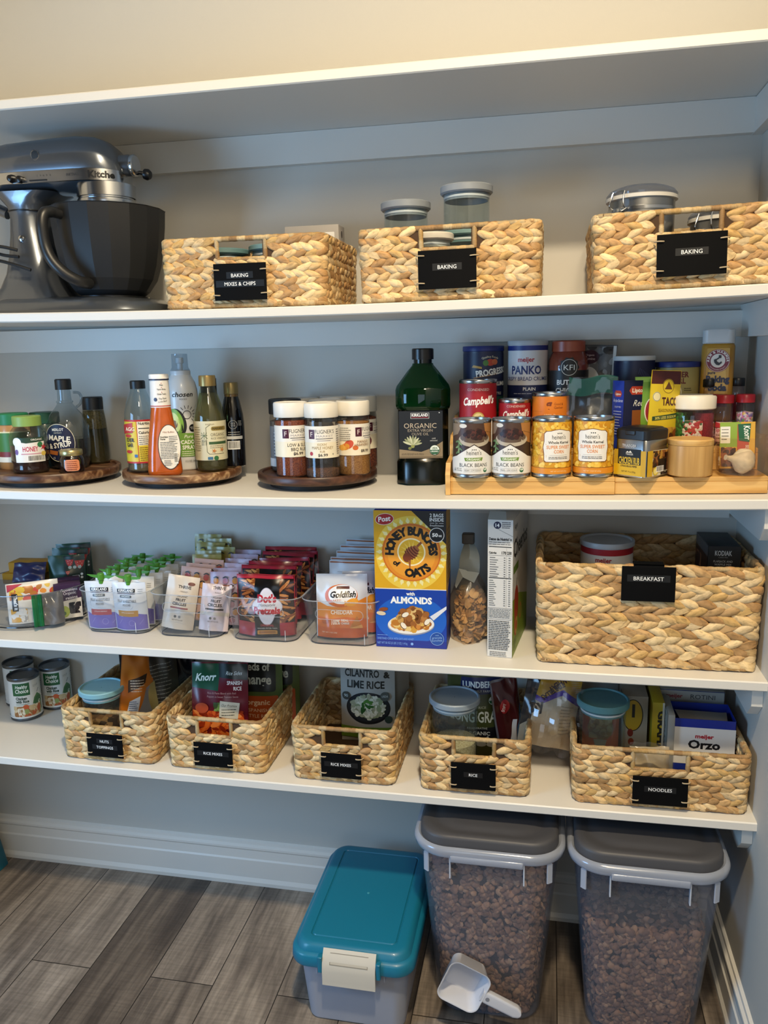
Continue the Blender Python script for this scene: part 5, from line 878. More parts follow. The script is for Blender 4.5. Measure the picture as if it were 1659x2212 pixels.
a = Art(); a.rect(-0.036, 0, 0.036, 0.147, '#d9bf2c'); a.rect(-0.036, 0.122, 0.036, 0.147, '#4a1d18'); a.ell(0.004, 0.118, 0.014, 0.014, '#d9bf2c', 30); a.ring(0.004, 0.118, 0.0135, 0.001, '#5d3a1a'); a.poly([(-0.005, 0.112), (0.004, 0.127), (0.013, 0.112)], '#5d3a1a'); a.ell(-0.023, 0.098, 0.009, 0.009, '#e9dfae', 24); a.ring(-0.023, 0.098, 0.0085, 0.0008, '#3a5a6a'); a.text('TACO', 0.010, 0.082, 0.0145, '#4a1d18', w=0.040, bold=0.04); a.text('SEASONING MIX', 0.006, 0.069, 0.0062, '#6d4a1c', w=0.048); a.poly([(-0.030, 0.052), (0.034, 0.058), (0.034, 0.068), (-0.030, 0.060)], '#2f4a2c'); a.text('30% LESS SODIUM', 0.002, 0.0565, 0.005, '#d8cf6a', w=0.052, rot=0.09, bold=0.02); a.blobs(-0.03, 0.004, 0.034, 0.04, 40, 0.006, ('#8c4a1c', '#c9973c', '#5a2c14'), 5)
pouch('seasoning_packet', 'yellow taco seasoning packet standing before the green packet', 'packet', 0.074, 0.148, 0.010, (0.216, -0.194, rz_(0.216, 1) + 0.0005), '#d9bf2c', a, rz=0.62, seed=13, crumple=0.0008, roll=0.05)
# sprinkles
t = bottle('sprinkle_jar', 'divided sprinkle jar with a big white lid behind the bamboo pot', 'jar', (0.278, -0.158, rz_(0.278, 1)), [('clear_body', [(0.039, 0), (0.0405, 0.002), (0.0405, 0.072), (0.039, 0.076)], CLEAR('#f0e8e6', 0.04, '#a89090', 0.04, 1.1)), ('shaker_lid', [(0.0405, 0.073), (0.0425, 0.075), (0.0425, 0.096), (0.041, 0.0985), (0.036, 0.099), (0.035, 0.1005), (0.001, 0.1005)], M('#e6dfce', 0.4))])
def wedge(r, a0, a1, z0, z1): 
    p = [(0, 0)] + [(r * sin(a0 + (a1 - a0) * i / 10), -r * cos(a0 + (a1 - a0) * i / 10)) for i in range(11)]; return [[(x, y, z0) for x, y in p], [(x, y, z1) for x, y in p]]
for nm, a0, a1, hh, mt in (('green_sprinkles', -1.4, -0.50, 0.068, SPECK('greenspr', [(0.0, '#1d5c22'), (0.5, '#2f8a34'), (0.8, '#47a848')], 190, 0.5, 'v')), ('holiday_sprinkles', -0.46, 0.52, 0.052, SPECK('mixspr', [(0.0, '#b8322c'), (0.3, '#e9e4d6'), (0.6, '#2f6a34'), (0.8, '#e9e4d6')], 210, 0.5, 'v')), ('red_sugar', 0.56, 1.5, 0.066, SPECK('redspr', [(0.3, '#6d1020'), (0.7, '#a82438')], 500)), ('back_sprinkles', 1.55, 4.85, 0.045, SPECK('redspr', [(0.3, '#6d1020'), (0.7, '#a82438')], 500))):
    MB().loft(wedge(0.0385, a0, a1, 0.003, hh), mt).build(nm, t)
def shaker(label, x, lidcol, fill, level, lab=None, h=0.097, r=0.0165, y=-0.135, k=1, bodyc=None):
    t = thing('sprinkle_shaker', label, 'shaker', (x, y, rz_(x, k)), face(x, y), 'small shakers on the riser')
    MB().lathe([(r * .92, 0), (r, 0.002), (r, h - 0.022), (r * .9, h - 0.017), (r * .88, h - 0.013)], bodyc or CLEAR('#eeeaf0', 0.05, '#9a96a0', 0.04, 1.2), 32, cap=(True, False)).build('clear_body', t)
    if level: MB().lathe([(r * .88, 0.002), (r * .93, 0.004), (r * .93, level), (0.001, level + 0.002)], fill, 28).build('sprinkle_fill', t)
    MB().lathe([(r * 1.03, h - 0.016), (r * 1.06, h - 0.0155), (r * 1.06, h - 0.002), (r * .98, h), (0.001, h)], M(lidcol, 0.35), 32, cap=(False, True)).build('shaker_lid', t)
    if lab: art_cyl(lab, r * 1.012, 'label', t)
    return t
a = Art(); a.rr(-0.016, 0.006, 0.020, 0.045, 0.002, '#e0b8b8'); a.text('Sprinkles', 0.001, 0.026, 0.007, '#b0303a', w=0.030, bold=0.02); a.small(-0.013, 0.018, 0.014, 2, 0.006, 0.002, '#8a5a5a', 3, .1); a.poly([(-0.016, 0.034), (0.02, 0.034), (0.02, 0.045), (0.0, 0.041), (-0.016, 0.045)], '#c23a42')
shaker('red-lidded shaker of pink sprinkles with a pale label behind the clear garlic bin', 0.340, '#b3242e', SPECK('pinkspr', [(0.0, '#a83a6a'), (0.4, '#e0a4b8'), (0.7, '#7a1d3a')], 230, 0.5, 'v'), 0.03, a)
shaker('red-lidded shaker of confetti sprinkles closest to the wall', 0.3785, '#b8242e', SPECK('confspr', [(0.0, '#e9e0e4'), (0.25, '#d98ab0'), (0.5, '#6fa86a'), (0.7, '#e6cf6a'), (0.85, '#8a7ab8')], 220, 0.5, 'v'), 0.062)
shaker('black-capped shaker before the baking soda', 0.318, '#141416', SPECK('redspr', [(0.3, '#6d1020'), (0.7, '#a82438')], 500), 0.05, h=0.085, r=0.0125, y=-0.092, k=2)
shaker('black-capped shaker between the baking soda and the wall', 0.372, '#141416', SPECK('redspr', [(0.3, '#6d1020'), (0.7, '#a82438')], 500), 0.05, h=0.085, r=0.0125, y=-0.090, k=2)
# front row by the corner
x, y = 0.1745, -0.252; t = thing('spice_tin', 'square yellow and black chicken rub tin with black lid', 'tin', (x, y, rz_(x, 0) - 0.0008), -0.71); t.scale = (0.9, 0.9, 1)
MB().loft([rrect(0, 0, 0.0395 - e, 0.0395 - e, 0.012, z, 6) for z, e in ((0, 0.002), (0.002, 0), (0.069, 0), (0.071, 0.001))], M('#a9abad', 0.25, 1.0)).build('tin_body', t)
MB().loft([rrect(0, 0, 0.0405 - e, 0.0405 - e, 0.013, z, 6) for z, e in ((0.0712, 0), (0.087, 0), (0.0895, 0.002), (0.090, 0.005), (0.091, 0.006), (0.0925, 0.008))], M('#131214', 0.4)).rbox(-0.012, -0.043, 0.079, 0.012, -0.040, 0.088, M('#131214', 0.4), 0.002).build('flip_lid', t)
for side in (0, 1):
    a = Art()
    if side == 0:
        a.rect(-0.0385, 0.003, 0.0385, 0.051, '#d3ab1c'); a.poly([(-0.0385, 0.051), (-0.030, 0.051), (-0.030, 0.024), (-0.0385, 0.024)], '#b8952a'); a.rect(-0.029, 0.024, 0.0265, 0.053, '#0d0c0c'); a.poly([(-0.010, 0.046), (-0.006, 0.049), (-0.003, 0.047), (0.001, 0.050), (0.005, 0.046)], '#e8e4d8'); a.text('TRAEGER', -0.001, 0.0415, 0.0034, '#e8e4d8', w=0.018); a.text('CHICKEN RUB', -0.0015, 0.025, 0.0125, '#dcb829', w=0.050, bold=0.02); a.text('CITRUS & BLACK PEPPER', -0.002, 0.019, 0.0032, '#1a1508', w=0.040, bold=0.02); a.text('NET WT. 9 oz (255g)', -0.002, 0.009, 0.0028, '#3a2f0a', w=0.034); a.rect(0.028, 0.003, 0.0385, 0.051, '#c9a024')
        a.text('TRAEGER', -0.002, 0.0565, 0.0052, '#d9dadb', w=0.034)
        f = lambda X, z, o: (X, -0.0397 - o, z)
    else:
        a.rect(-0.036, 0.003, 0.036, 0.051, '#d8cfae'); a.rect(-0.036, 0.003, -0.018, 0.051, '#cfa51f'); a.blobs(-0.018, 0.012, 0.034, 0.050, 120, 0.005, ('#6d3a1c', '#8f5a30', '#2a1d16', '#b8893c', '#4a2a18'), 5); a.blobs(0.0, 0.012, 0.03, 0.034, 60, 0.004, ('#1c1614', '#2c221c'), 6); a.ell(-0.008, 0.012, 0.009, 0.008, '#d9bf3c', 20); a.ell(-0.008, 0.012, 0.0065, 0.0055, '#e9dc8a', 20); a.barcode(-0.006, 0.010, 0.020, 0.021); a.blobs(0.010, 0.004, 0.034, 0.010, 20, 0.002, ('#2a2420', '#4a4038'), 8)
        f = lambda X, z, o: (0.0397 + o, X, z)
    art_flat(a, 0, 'label', t, fn=f, rough=0.3)
x, y = 0.262, -0.250; t = thing('bamboo_salt_pot', 'round bamboo salt pot with swivel lid', 'pot', (x, y, rz_(x, 0) - 0.0008), face(x, y))
BV = WOOD('bamboo_upright', [(0.3, '#a87f45'), (0.5, '#c3985a'), (0.7, '#d0a768')], (70, 70, 2.5), 0.4, dist=0.3)
MB().lathe([(0.036, 0), (0.0395, 0.0015), (0.0405, 0.004), (0.0405, 0.057)], BV, 64).build('pot_body', t); MB().lathe([(0.0405, 0.0575), (0.0408, 0.0585), (0.0408, 0.0665), (0.039, 0.0685), (0.001, 0.0685)], BAMBOO, 64).build('swivel_lid', t)
x, y = 0.3515, -0.247; zb_ = rz_(x, 0) - 0.0006; t = thing('clear_bin', 'small clear oval bin holding garlic and a stock cube box', 'bin', (x, y, zb_), 0.0)
def shell(mb, levels, n, mat, th=0.0016):
    out = [rrect(0, 0, hx, hy, r, z, n) for z, hx, hy, r in levels]; inn = [rrect(0, 0, hx - th, hy - th, max(r - th, .002), max(z, th), n) for z, hx, hy, r in levels][::-1]
    return mb.loft(out + inn, mat, True, True)
shell(MB(), [(0, 0.034, 0.034, 0.028), (0.002, 0.038, 0.038, 0.03), (0.006, 0.040, 0.040, 0.032), (0.068, 0.047, 0.045, 0.034), (0.0705, 0.0495, 0.0475, 0.036)], 10, CLEAR('#fbf6ee', 0.025, '#d9cdb8', 0.04, 1.2)).build('clear_body', t, angle=50)
# garlic bulb
t = thing('garlic_bulb', 'papery white garlic bulb lying in the clear bin', 'garlic', (0.350, -0.262, zb_ + 0.0265), 0, rot=(0.15, -1.35, 0.25))
mb = MB(); rings = []
for z, r in ((-0.021, 0.003), (-0.019, 0.010), (-0.014, 0.0185), (-0.006, 0.0225), (0.003, 0.0205), (0.011, 0.0135), (0.017, 0.0075), (0.024, 0.0048), (0.031, 0.0038), (0.034, 0.005)):
    rings.append([(r * (1 + 0.09 * abs(sin(2.5 * q)) * (1 if r > 0.01 else 0.2)) * cos(q), r * (1 + 0.09 * abs(sin(2.5 * q)) * (1 if r > 0.01 else .2)) * sin(q), z) for q in [2 * pi * i / 40 for i in range(40)]])
mb.loft(rings, M('#e3d8c4', 0.5, coat=0.2, bump=0.3, bscale=90, var=0.12)).build('bulb_skin', t, angle=60)
rt = MB(); RR = random.Random(4)
for k in range(26):
    q = RR.random() * 6.3; r0 = RR.random() * 0.006; rt.tube([(r0 * cos(q), r0 * sin(q), -0.020), (r0 * 1.4 * cos(q + .3), r0 * 1.4 * sin(q + .3), -0.024 - RR.random() * 0.003), (r0 * 1.2 * cos(q + .8), r0 * 1.2 * sin(q + .8), -0.026 - RR.random() * 0.003)], 0.0004, M('#8a7552', 0.9), 4)
rt.build('root_tuft', t)
t = carton('stock_cube_box', 'green and red stock cube box standing in the clear garlic bin', 'box', 0.060, 0.022, 0.086, (0.350, -0.233, zb_ + 0.008), '#b7862e', rz=face(0.35, -0.232) - 0.08, rot=(-0.09, -0.05, face(0.35, -0.232) - 0.08))
a = Art(); a.rect(-0.030, 0, 0.030, 0.086, '#d0a034'); a.rect(-0.030, 0.040, 0.006, 0.086, '#8aa63c'); a.rect(0.000, 0.0, 0.020, 0.082, '#b34a34'); a.rr(-0.029, 0.047, -0.012, 0.078, 0.001, '#e6e2d6'); a.small(-0.027, 0.072, -0.014, 4, 0.006, 0.0012, '#4a4a3a', 3); a.poly([(0.003, 0.052), (0.021, 0.049), (0.023, 0.083), (0.001, 0.082)], '#1f5c3c'); a.text('Knorr', 0.012, 0.066, 0.0105, '#f0efe6', w=0.026, rot=-pi / 2 + 0.1, bold=0.02, sh=0.15); a.blobs(-0.028, 0.004, -0.002, 0.040, 40, 0.005, ('#6d3a22', '#8f4f2e', '#3f1d14'), 3); a.text('BEEF FLAVOR', 0.0145, 0.026, 0.006, '#f0dcc8', w=0.034, rot=-pi / 2); a.text('8 CUBES', -0.029, 0.006, 0.0032, '#e8e2d2', al='l', rot=pi / 2)
art_flat(a, -0.0112, 'front_print', t)

# ------------------------------------------------------------------ fourth shelf: snack bins
ACRY = CLEAR('#f6f7f8', 0.02, '#cdd2d8', 0.04, 1.15)
def snack_bin(label, x):
    t = thing('clear_bin', label, 'bin', (x, -0.135, bz(3, x)), 0, 'clear handled snack bins')
    mb = MB(); shell(mb, [(0, 0.067, 0.105, 0.022), (0.0015, 0.073, 0.111, 0.026), (0.006, 0.0755, 0.1135, 0.028), (0.097, 0.0855, 0.122, 0.030), (0.0995, 0.0875, 0.124, 0.031)], 8, ACRY, 0.0018); mb.build('clear_body', t, angle=50)
    ring = [(x_, -0.1195 - 0.0008 * 0 - (z_ - 0.072) * 0.09 - 0.0006, z_) for x_, z_ in [(0.05 * 0.80 * 0 + q[0], 0.070 + q[1]) for q in rrect(0, 0, 0.052, 0.011, 0.0108, 0, 8) for q in [(q[0], q[1])]]]
    MB().tube(ring, 0.0008, CLEAR('#eef2f6', 0.22, '#dfe6ee', 0.1, 1.5), 6, closed=True).build('handle_cutout', t)
    MB().tube([p for p in rrect(0, 0, 0.0870, 0.1235, 0.031, 0.0995, 8)], 0.0013, CLEAR('#f2f4f6', 0.3, '#d8dee6', 0.05, 2.0), 6, closed=True).build('rolled_rim', t)
    MB().tube([p for p in rrect(0, 0, 0.0725, 0.1105, 0.026, 0.0014, 8)], 0.0012, CLEAR('#8a9098', 0.35, '#5d646c', 0.1, 1.5), 6, closed=True).rbox(0.052, -0.1165, 0.004, 0.0535, -0.115, 0.028, CLEAR('#eef2f6', 0.4, '#e8eef4', 0.1, 1.5), 0.0005).build('base_edge', t)
    return t
BX = (-0.953, -0.777, -0.601, -0.425)
for x, l in zip(BX, ('clear bin packed with green-capped fruit pouches', 'clear bin of paper fruit circle packets', 'clear bin of pretzel bags', 'clear bin of cheddar cracker bags next to the cereal box')): snack_bin(l, x)
# fruit pouches with winged caps
def fruit_pouch(label, x, y, fl, rz=0.0, lean=0.06):
    z = bz(3, x) + 0.004; pc = {'red': '#b8484e', 'gold': '#c08a3c'}[fl]; a = Art(); w, h = 0.078, 0.112
    a.poly([(-0.037, 0.002), (0.037, 0.002), (0.037, 0.036), (0.022, 0.040), (0.0, 0.036), (-0.020, 0.033), (-0.037, 0.040)], '#7468b8'); a.ring(0.004, 0.018, 0.007, 0.0007, '#a79ed6'); a.line(0.02, 0.014, 0.03, 0.026, 0.0006, '#a79ed6'); a.line(-0.028, 0.014, -0.018, 0.028, 0.0006, '#a79ed6')
    a.rr(-0.027, 0.034, 0.020, 0.048, 0.001, pc); a.text('STRAWBERRY' if fl == 'red' else 'APPLE & MANGO', -0.004, 0.0415, 0.0032, '#f0e2da', w=0.030); a.rr(-0.026, 0.090, 0.016, 0.098, 0.0005, '#17171a'); a.text('KIRKLAND', -0.005, 0.0915, 0.0056, '#f4f4f4', w=0.036, bold=0.03); a.rect(-0.026, 0.0865, 0.016, 0.0893, '#4a1f2a'); a.rr(-0.020, 0.078, 0.008, 0.0838, 0.0025, '#2a3138'); a.text('ORGANIC', -0.006, 0.0792, 0.0036, '#e8ece8', w=0.022, bold=0.02)
    a.text('FRUIT & VEGETABLE', -0.004, 0.0675, 0.0062, '#3a3d42', w=0.044); a.text('POUCHES', -0.004, 0.0590, 0.0050, '#3a3d42', w=0.018); a.small(0.022, 0.096, 0.033, 3, 0.004, 0.001, '#8a8d92', 3, .1)
    t = pouch('fruit_pouch', label, 'pouch', w, h, 0.026, (x, y, z), '#dcdfe4', a, rz=rz, lean=lean, group='green-capped fruit pouches', seed=int(abs(x * 1000 + y * 3000)), crumple=0.0009, gusset=True, rough=0.3, seal=0.006)
    G = M('#4f8f2e', 0.4); c = MB(); c.lathe([(0.0055, h - 0.006), (0.0058, h + 0.002), (0.0075, h + 0.0035), (0.0078, h + 0.0165), (0.0065, h + 0.018), (0.001, h + 0.018)], G, 24)
    for k in (0, 1):
        s_ = 1 if k else -1; q = 0.12
        c.add([(s_ * 0.005, -0.0012, h + 0.006), (s_ * 0.024, -0.0012 - 0.006 * s_, h + 0.0085), (s_ * 0.034, -0.0012 - 0.008 * s_, h + 0.0135), (s_ * 0.005, -0.0012, h + 0.0135), (s_ * 0.005, 0.0014, h + 0.006), (s_ * 0.024, 0.0014 - 0.006 * s_, h + 0.0085), (s_ * 0.034, 0.0014 - 0.008 * s_, h + 0.0135), (s_ * 0.005, 0.0014, h + 0.0135)], [(0, 1, 2, 3), (7, 6, 5, 4), (0, 4, 5, 1), (1, 5, 6, 2), (2, 6, 7, 3), (3, 7, 4, 0)], G)
    c.build('winged_cap', t); MB().lathe([(0.0048, h - 0.010), (0.0052, h - 0.002), (0.0052, h + 0.001)], M('#e6e8ea', 0.3), 20).build('spout', t)
    return t
pa = fruit_pouch('strawberry fruit pouch, red band, foremost at the lazy susan side of its bin', -0.990, -0.222, 'red', 0.20); pb = fruit_pouch('apple mango fruit pouch, gold band, foremost beside the fruit circles bin', -0.921, -0.224, 'gold', 0.10)
for i in range(6):
    for j, (src, x) in enumerate(((pa, -0.987), (pb, -0.912))):
        c = dup(src, (x + 0.008 * ((i * 7 + j * 3) % 3 - 1), -0.196 + i * 0.0275 + j * 0.004, src.location.z + 0.001 * (i % 2)), 0.12 * ((i + j) % 3 - 0.4), 'green-capped fruit pouch lined up behind the two front pouches', rot=(-0.10, 0, 0.12 * ((i + j) % 3 - 0.4)), sc=(0.92, 0.85, 1))
# fruit circle packets
def packet_art(main, name2, band, fruit):
    a = Art(); a.rect(-0.033, 0.0, 0.033, 0.118, main); a.text('THRIVE', 0.006, 0.092, 0.0066, '#2b2422', w=0.030, bold=0.03); a.text('- MARKET -', 0.006, 0.083, 0.0034, '#4a403c', w=0.022); a.text('ORGANIC', 0.004, 0.072, 0.0044, '#2b2422', w=0.024, bold=0.02); a.text('FRUIT', 0.002, 0.0635, 0.0058, '#2b2422', w=0.022, bold=0.04); a.text(name2, 0.0, 0.0540, 0.0064, '#2b2422', w=0.032, bold=0.04); a.rect(-0.020, 0.046, 0.020, 0.0495, band); a.rect(-0.033, 0.034, 0.033, 0.042, '#c2bab2'); a.ell(-0.006, 0.028, 0.003, 0.003, '#5a5550'); a.ell(0.004, 0.028, 0.003, 0.003, '#8d8780'); a.text('NET WT 0.5 OZ', 0.0, 0.019, 0.0030, '#5a5550', w=0.024); a.ell(0.020, 0.104, 0.008, 0.004, '#6d4038', 20); return a
def back_art(main, f1, f2):
    a = Art(); a.rect(-0.033, 0, 0.033, 0.118, main)
    R = random.Random(len(main) + ord(f1[2]))
    for i in range(6):
        for j in range(3):
            x = -0.022 + j * 0.022 + (0.008 if i % 2 else 0) - 0.004; y = 0.012 + i * 0.018
            if abs(x) > 0.028: continue
            c = f1 if (i + j) % 2 else f2; a.ell(x, y, 0.0062, 0.0068, c, 20); a.ell(x - 0.003, y + 0.0082, 0.0042, 0.0013, '#2c3434', 10, 0.5); a.ell(x + 0.003, y + 0.0082, 0.0042, 0.0013, '#2c3434', 10, -0.5)
    return a
ZB = bz(3, -0.775) + 0.004
pouch('snack_packet', 'beige fruit circles packet leaning on the front of its bin', 'packet', 0.072, 0.120, 0.022, (-0.812, -0.226, ZB), '#cfc0ae', packet_art('#cfc2b2', 'CIRCLES', '#8c4a48', 0), rz=0.15, lean=-0.18, seed=21, group='paper fruit packets', roll=0.16, gusset=True)
pouch('snack_packet', 'lilac fruit packet with a folded corner beside the beige one', 'packet', 0.066, 0.104, 0.024, (-0.727, -0.222, ZB), '#cbbcc4', packet_art('#cabdc4', 'CIRCLES', '#2b2422', 0), rz=0.15, lean=-0.22, seed=22, group='paper fruit packets', roll=0.10, crumple=0.003, gusset=True)
pk = pouch('snack_packet', 'pink fruit print packet standing behind the beige packet', 'packet', 0.070, 0.122, 0.016, (-0.790, -0.190, ZB + 0.012), '#c79f92', back_art('#c9a396', '#a8473f', '#b8894c'), rz=0.1, lean=-0.12, seed=23, group='pink fruit print packets', crumple=0.0012, roll=0.10)
for i in range(2): dup(pk, (-0.784 + 0.012 * i, -0.172 + 0.02 * i, ZB + 0.020 + 0.006 * i), rot=(-0.12, 0.08, 0.12), sc=(0.98, 0.75, 1), label='pink fruit print packet standing behind the beige packet')
yk = pouch('snack_packet', 'olive pear print packet lined up behind the pink packets', 'packet', 0.070, 0.124, 0.014, (-0.775, -0.132, ZB + 0.030), '#8f8240', back_art('#978a48', '#b5a53c', '#8a7f3a'), rz=0.1, lean=-0.08, seed=24, group='olive fruit print packets', crumple=0.0012)
for i in range(5): dup(yk, (-0.778 - 0.008 * i + 0.03 * (i % 2), -0.112 + 0.017 * i, ZB + 0.034 + 0.006 * i), rot=(-0.10, 0.05 * (i % 3 - 1), 0.1 * (i % 3 - 1)), label='olive pear print packet lined up behind the pink packets')
lk = pouch('snack_packet', 'lilac peach print packet lined up behind the folded lilac packet', 'packet', 0.066, 0.122, 0.014, (-0.712, -0.188, ZB + 0.006), '#b7a6bd', back_art('#bcaac0', '#b8803c', '#a8788c'), rz=0.1, lean=-0.14, seed=25, group='lilac fruit print packets', crumple=0.0014)
for i in range(5): dup(lk, (-0.713 + 0.004 * i, -0.166 + 0.022 * i, ZB + 0.010 + 0.0055 * i), rot=(-0.12, 0.04 * (i % 2), 0.12 - 0.08 * (i % 3)), label='lilac peach print packet lined up behind the folded lilac packet')
# pretzel bags
a = Art(); w, h = 0.128, 0.132; a.rect(-0.064, 0.0, 0.064, 0.132, '#24100c')
def twists(a, x0, y0, x1, y1, n, seed):
    R = random.Random(seed)
    for _ in range(5):
        by = {}
        for _ in range(n // 5):
            x, y, q = x0 + (x1 - x0) * R.random(), y0 + (y1 - y0) * R.random(), R.choice((0.35, -0.5, 0.9, -0.15)); col = R.choice(('#9a5a2c', '#b5783f', '#7d4420', '#c28a50'))
            for c, dy in (('#3c1a0c', -0.0016), (col, 0.0008)):
                vs, fs = by.setdefault(c, ([], [])); o = len(vs)
                for i in range(12):
                    px, py = 0.013 * cos(i * pi / 6), 0.0031 * sin(i * pi / 6); vs.append((min(max(x + px * cos(q) - py * sin(q), x0 - 0.008), x1 + 0.008), y + dy + px * sin(q) + py * cos(q)))
                fs.append(tuple(range(o, o + 12)))
        for c in sorted(by, key=lambda c: c != '#3c1a0c'): a.raw(by[c][0], by[c][1], c)
twists(a, -0.056, 0.03, -0.014, 0.122, 46, 3); twists(a, 0.026, 0.03, 0.060, 0.122, 38, 4)
a.rect(-0.022, 0.0, 0.034, 0.132, '#100d0d'); a.rect(-0.064, 0.0, -0.022, 0.030, '#9c2434'); a.rect(0.034, 0.0, 0.064, 0.030, '#9c2434'); a.rect(-0.064, 0.126, 0.064, 0.132, '#9c2434')
for dx, dy, rx, ry in ((0.006, 0.066, 0.020, 0.042), (0.006, 0.066, 0.034, 0.022)): a.ell(dx, dy, rx, ry, '#b9b6c8', 36)
for dx, dy, rx, ry in ((0.006, 0.066, 0.0185, 0.0405), (0.006, 0.066, 0.0325, 0.0205)): a.ell(dx, dy, rx, ry, '#dcdae4', 36)
a.text("Dot's", 0.006, 0.076, 0.0165, '#b01e2c', w=0.042, bold=0.05); a.text('Homestyle', 0.006, 0.0675, 0.0062, '#1d2430', w=0.036, sh=0.3); a.text('Pretzels', 0.006, 0.0505, 0.0145, '#b01e2c', w=0.058, bold=0.05); a.text('ORIGINAL', 0.006, 0.0215, 0.0050, '#a8323a', w=0.030, bold=0.02); a.text('SEASONED PRETZEL TWISTS', 0.006, 0.016, 0.0026, '#d9d4cc', w=0.044); a.rr(-0.016, 0.004, 0.028, 0.013, 0.002, '#b5803c'); a.line(-0.012, 0.0085, 0.024, 0.0085, 0.005, '#8a5a2c')
ZP = bz(3, -0.603) + 0.004
pr = pouch('pretzel_bag', 'foremost pretzel bag with its whole logo showing', 'bag', 0.132, 0.134, 0.036, (-0.603, -0.210, ZP), '#8c1f2c', a, rz=0.05, lean=-0.05, seed=31, group='foil pretzel bags', crumple=0.0035, rough=0.22, gusset=True)
pr2 = dup(pr, (-0.612, -0.168, ZP + 0.010), label='second pretzel bag peeking over the foremost one', rot=(-0.06, 0.02, 0.10), sc=(0.96, 0.6, 1))
for i, (x, y, dz, r1, r2) in enumerate(((-0.614, -0.128, 0.008, 0.05, 0.2), (-0.588, -0.108, 0.012, -0.06, -0.05), (-0.600, -0.082, 0.018, 0.06, 0.1), (-0.584, -0.062, 0.016, -0.04, 0.0), (-0.602, -0.042, 0.022, 0.03, 0.15))):
    dup(pr, (x, y, ZP + dz), label='pretzel bag crowded at the back of the pretzel bin', rot=(-0.08, r1, r2), sc=(0.94, 0.5, 1))
# goldfish bags
def fish_art():
    a = Art(); a.rect(-0.054, 0, 0.054, 0.136, '#c9ccd2'); a.poly([(-0.054, 0.0), (0.054, 0.0), (0.054, 0.088), (0.030, 0.078), (0.0, 0.068), (-0.030, 0.070), (-0.054, 0.080)], '#d8842a'); a.poly([(-0.054, 0.0), (0.054, 0.0), (0.054, 0.040), (0.012, 0.046), (-0.020, 0.042), (-0.054, 0.046)], '#cf6a26'); a.poly([(-0.054, 0.0), (0.054, 0.0), (0.054, 0.020), (-0.054, 0.024)], '#c45a24')
    a.ell(0.0, 0.092, 0.036, 0.024, '#c8641e', 36); a.ell(0.003, 0.095, 0.031, 0.020, '#e4e5e9', 36); a.rr(-0.010, 0.106, 0.018, 0.112, 0.001, '#5a2a20'); a.text('Goldfish', 0.003, 0.089, 0.0125, '#1f1a18', w=0.056, sh=0.25, bold=0.035); a.text('BAKED', -0.010, 0.081, 0.0045, '#b5551c', w=0.022, rot=0.1); a.ell(0.024, 0.078, 0.014, 0.008, '#e09a2c', 24, 0.3); a.poly([(0.008, 0.070), (0.018, 0.076), (0.008, 0.082)], '#e09a2c')
    a.text('CHEDDAR', 0.001, 0.052, 0.0090, '#f2e4d0', w=0.048, bold=0.03, sh=0.05); a.text('100%', -0.012, 0.030, 0.0100, '#f2e4d0', w=0.018, bold=0.03); a.text('REAL', 0.008, 0.0362, 0.0046, '#f2e4d0', w=0.016, bold=0.03); a.text('CHEESE', 0.0085, 0.030, 0.0042, '#f2e4d0', w=0.018, bold=0.03); a.poly([(0.018, 0.022), (0.046, 0.020), (0.034, 0.048)], '#b8742e'); a.poly([(0.018, 0.022), (0.046, 0.020), (0.044, 0.028)], '#d9a05a'); a.ell(-0.036, 0.036, 0.008, 0.006, '#b55a1c', 20); a.text('NET WT 1 OZ (28g)', -0.026, 0.011, 0.003, '#f0d8b8', w=0.034); return a
ZG = bz(3, -0.43) + 0.004
gf = pouch('cracker_bag', 'orange cheddar cracker bag at the front of its bin', 'bag', 0.112, 0.138, 0.036, (-0.432, -0.205, ZG), '#cfd2d8', fish_art(), rz=0.12, lean=-0.10, seed=41, group='cheddar cracker bags', crumple=0.003, rough=0.25, gusset=True)
dup(gf, (-0.396, -0.172, ZG + 0.002), label='orange cheddar cracker bag squeezed between the foremost bag and cereal box', rot=(-0.12, 0.05, 0.35), sc=(0.8, 0.6, 0.98))
sa = Art(); sa.rect(-0.054, 0, 0.054, 0.136, '#c4c8cf'); sa.ring(0.004, 0.086, 0.036, 0.003, '#9a5a2c', 36, 0.022); sa.rr(-0.012, 0.094, 0.020, 0.100, 0.001, '#6d3a26'); sa.small(-0.036, 0.112, -0.018, 4, 0.006, 0.0016, '#9a9ea6', 3); sa.rect(-0.054, 0.133, 0.054, 0.136, '#9a5a36')
sb = pouch('cracker_bag', 'silver cracker bag turned away in the row behind the orange bags', 'bag', 0.112, 0.138, 0.022, (-0.425, -0.130, ZG + 0.010), '#c4c8cf', sa, rz=0.0, lean=-0.10, seed=43, group='silver cracker bags', crumple=0.0016, rough=0.3)
for i in range(4): dup(sb, (-0.428 + 0.006 * i, -0.108 + i * 0.022, ZG + 0.013 + 0.009 * i), rot=(-0.10, 0.03 * (i % 2), 0.06 * (i % 2)), sc=(1, 0.8, 1), label='silver cracker bag turned away in the row behind the orange bags')
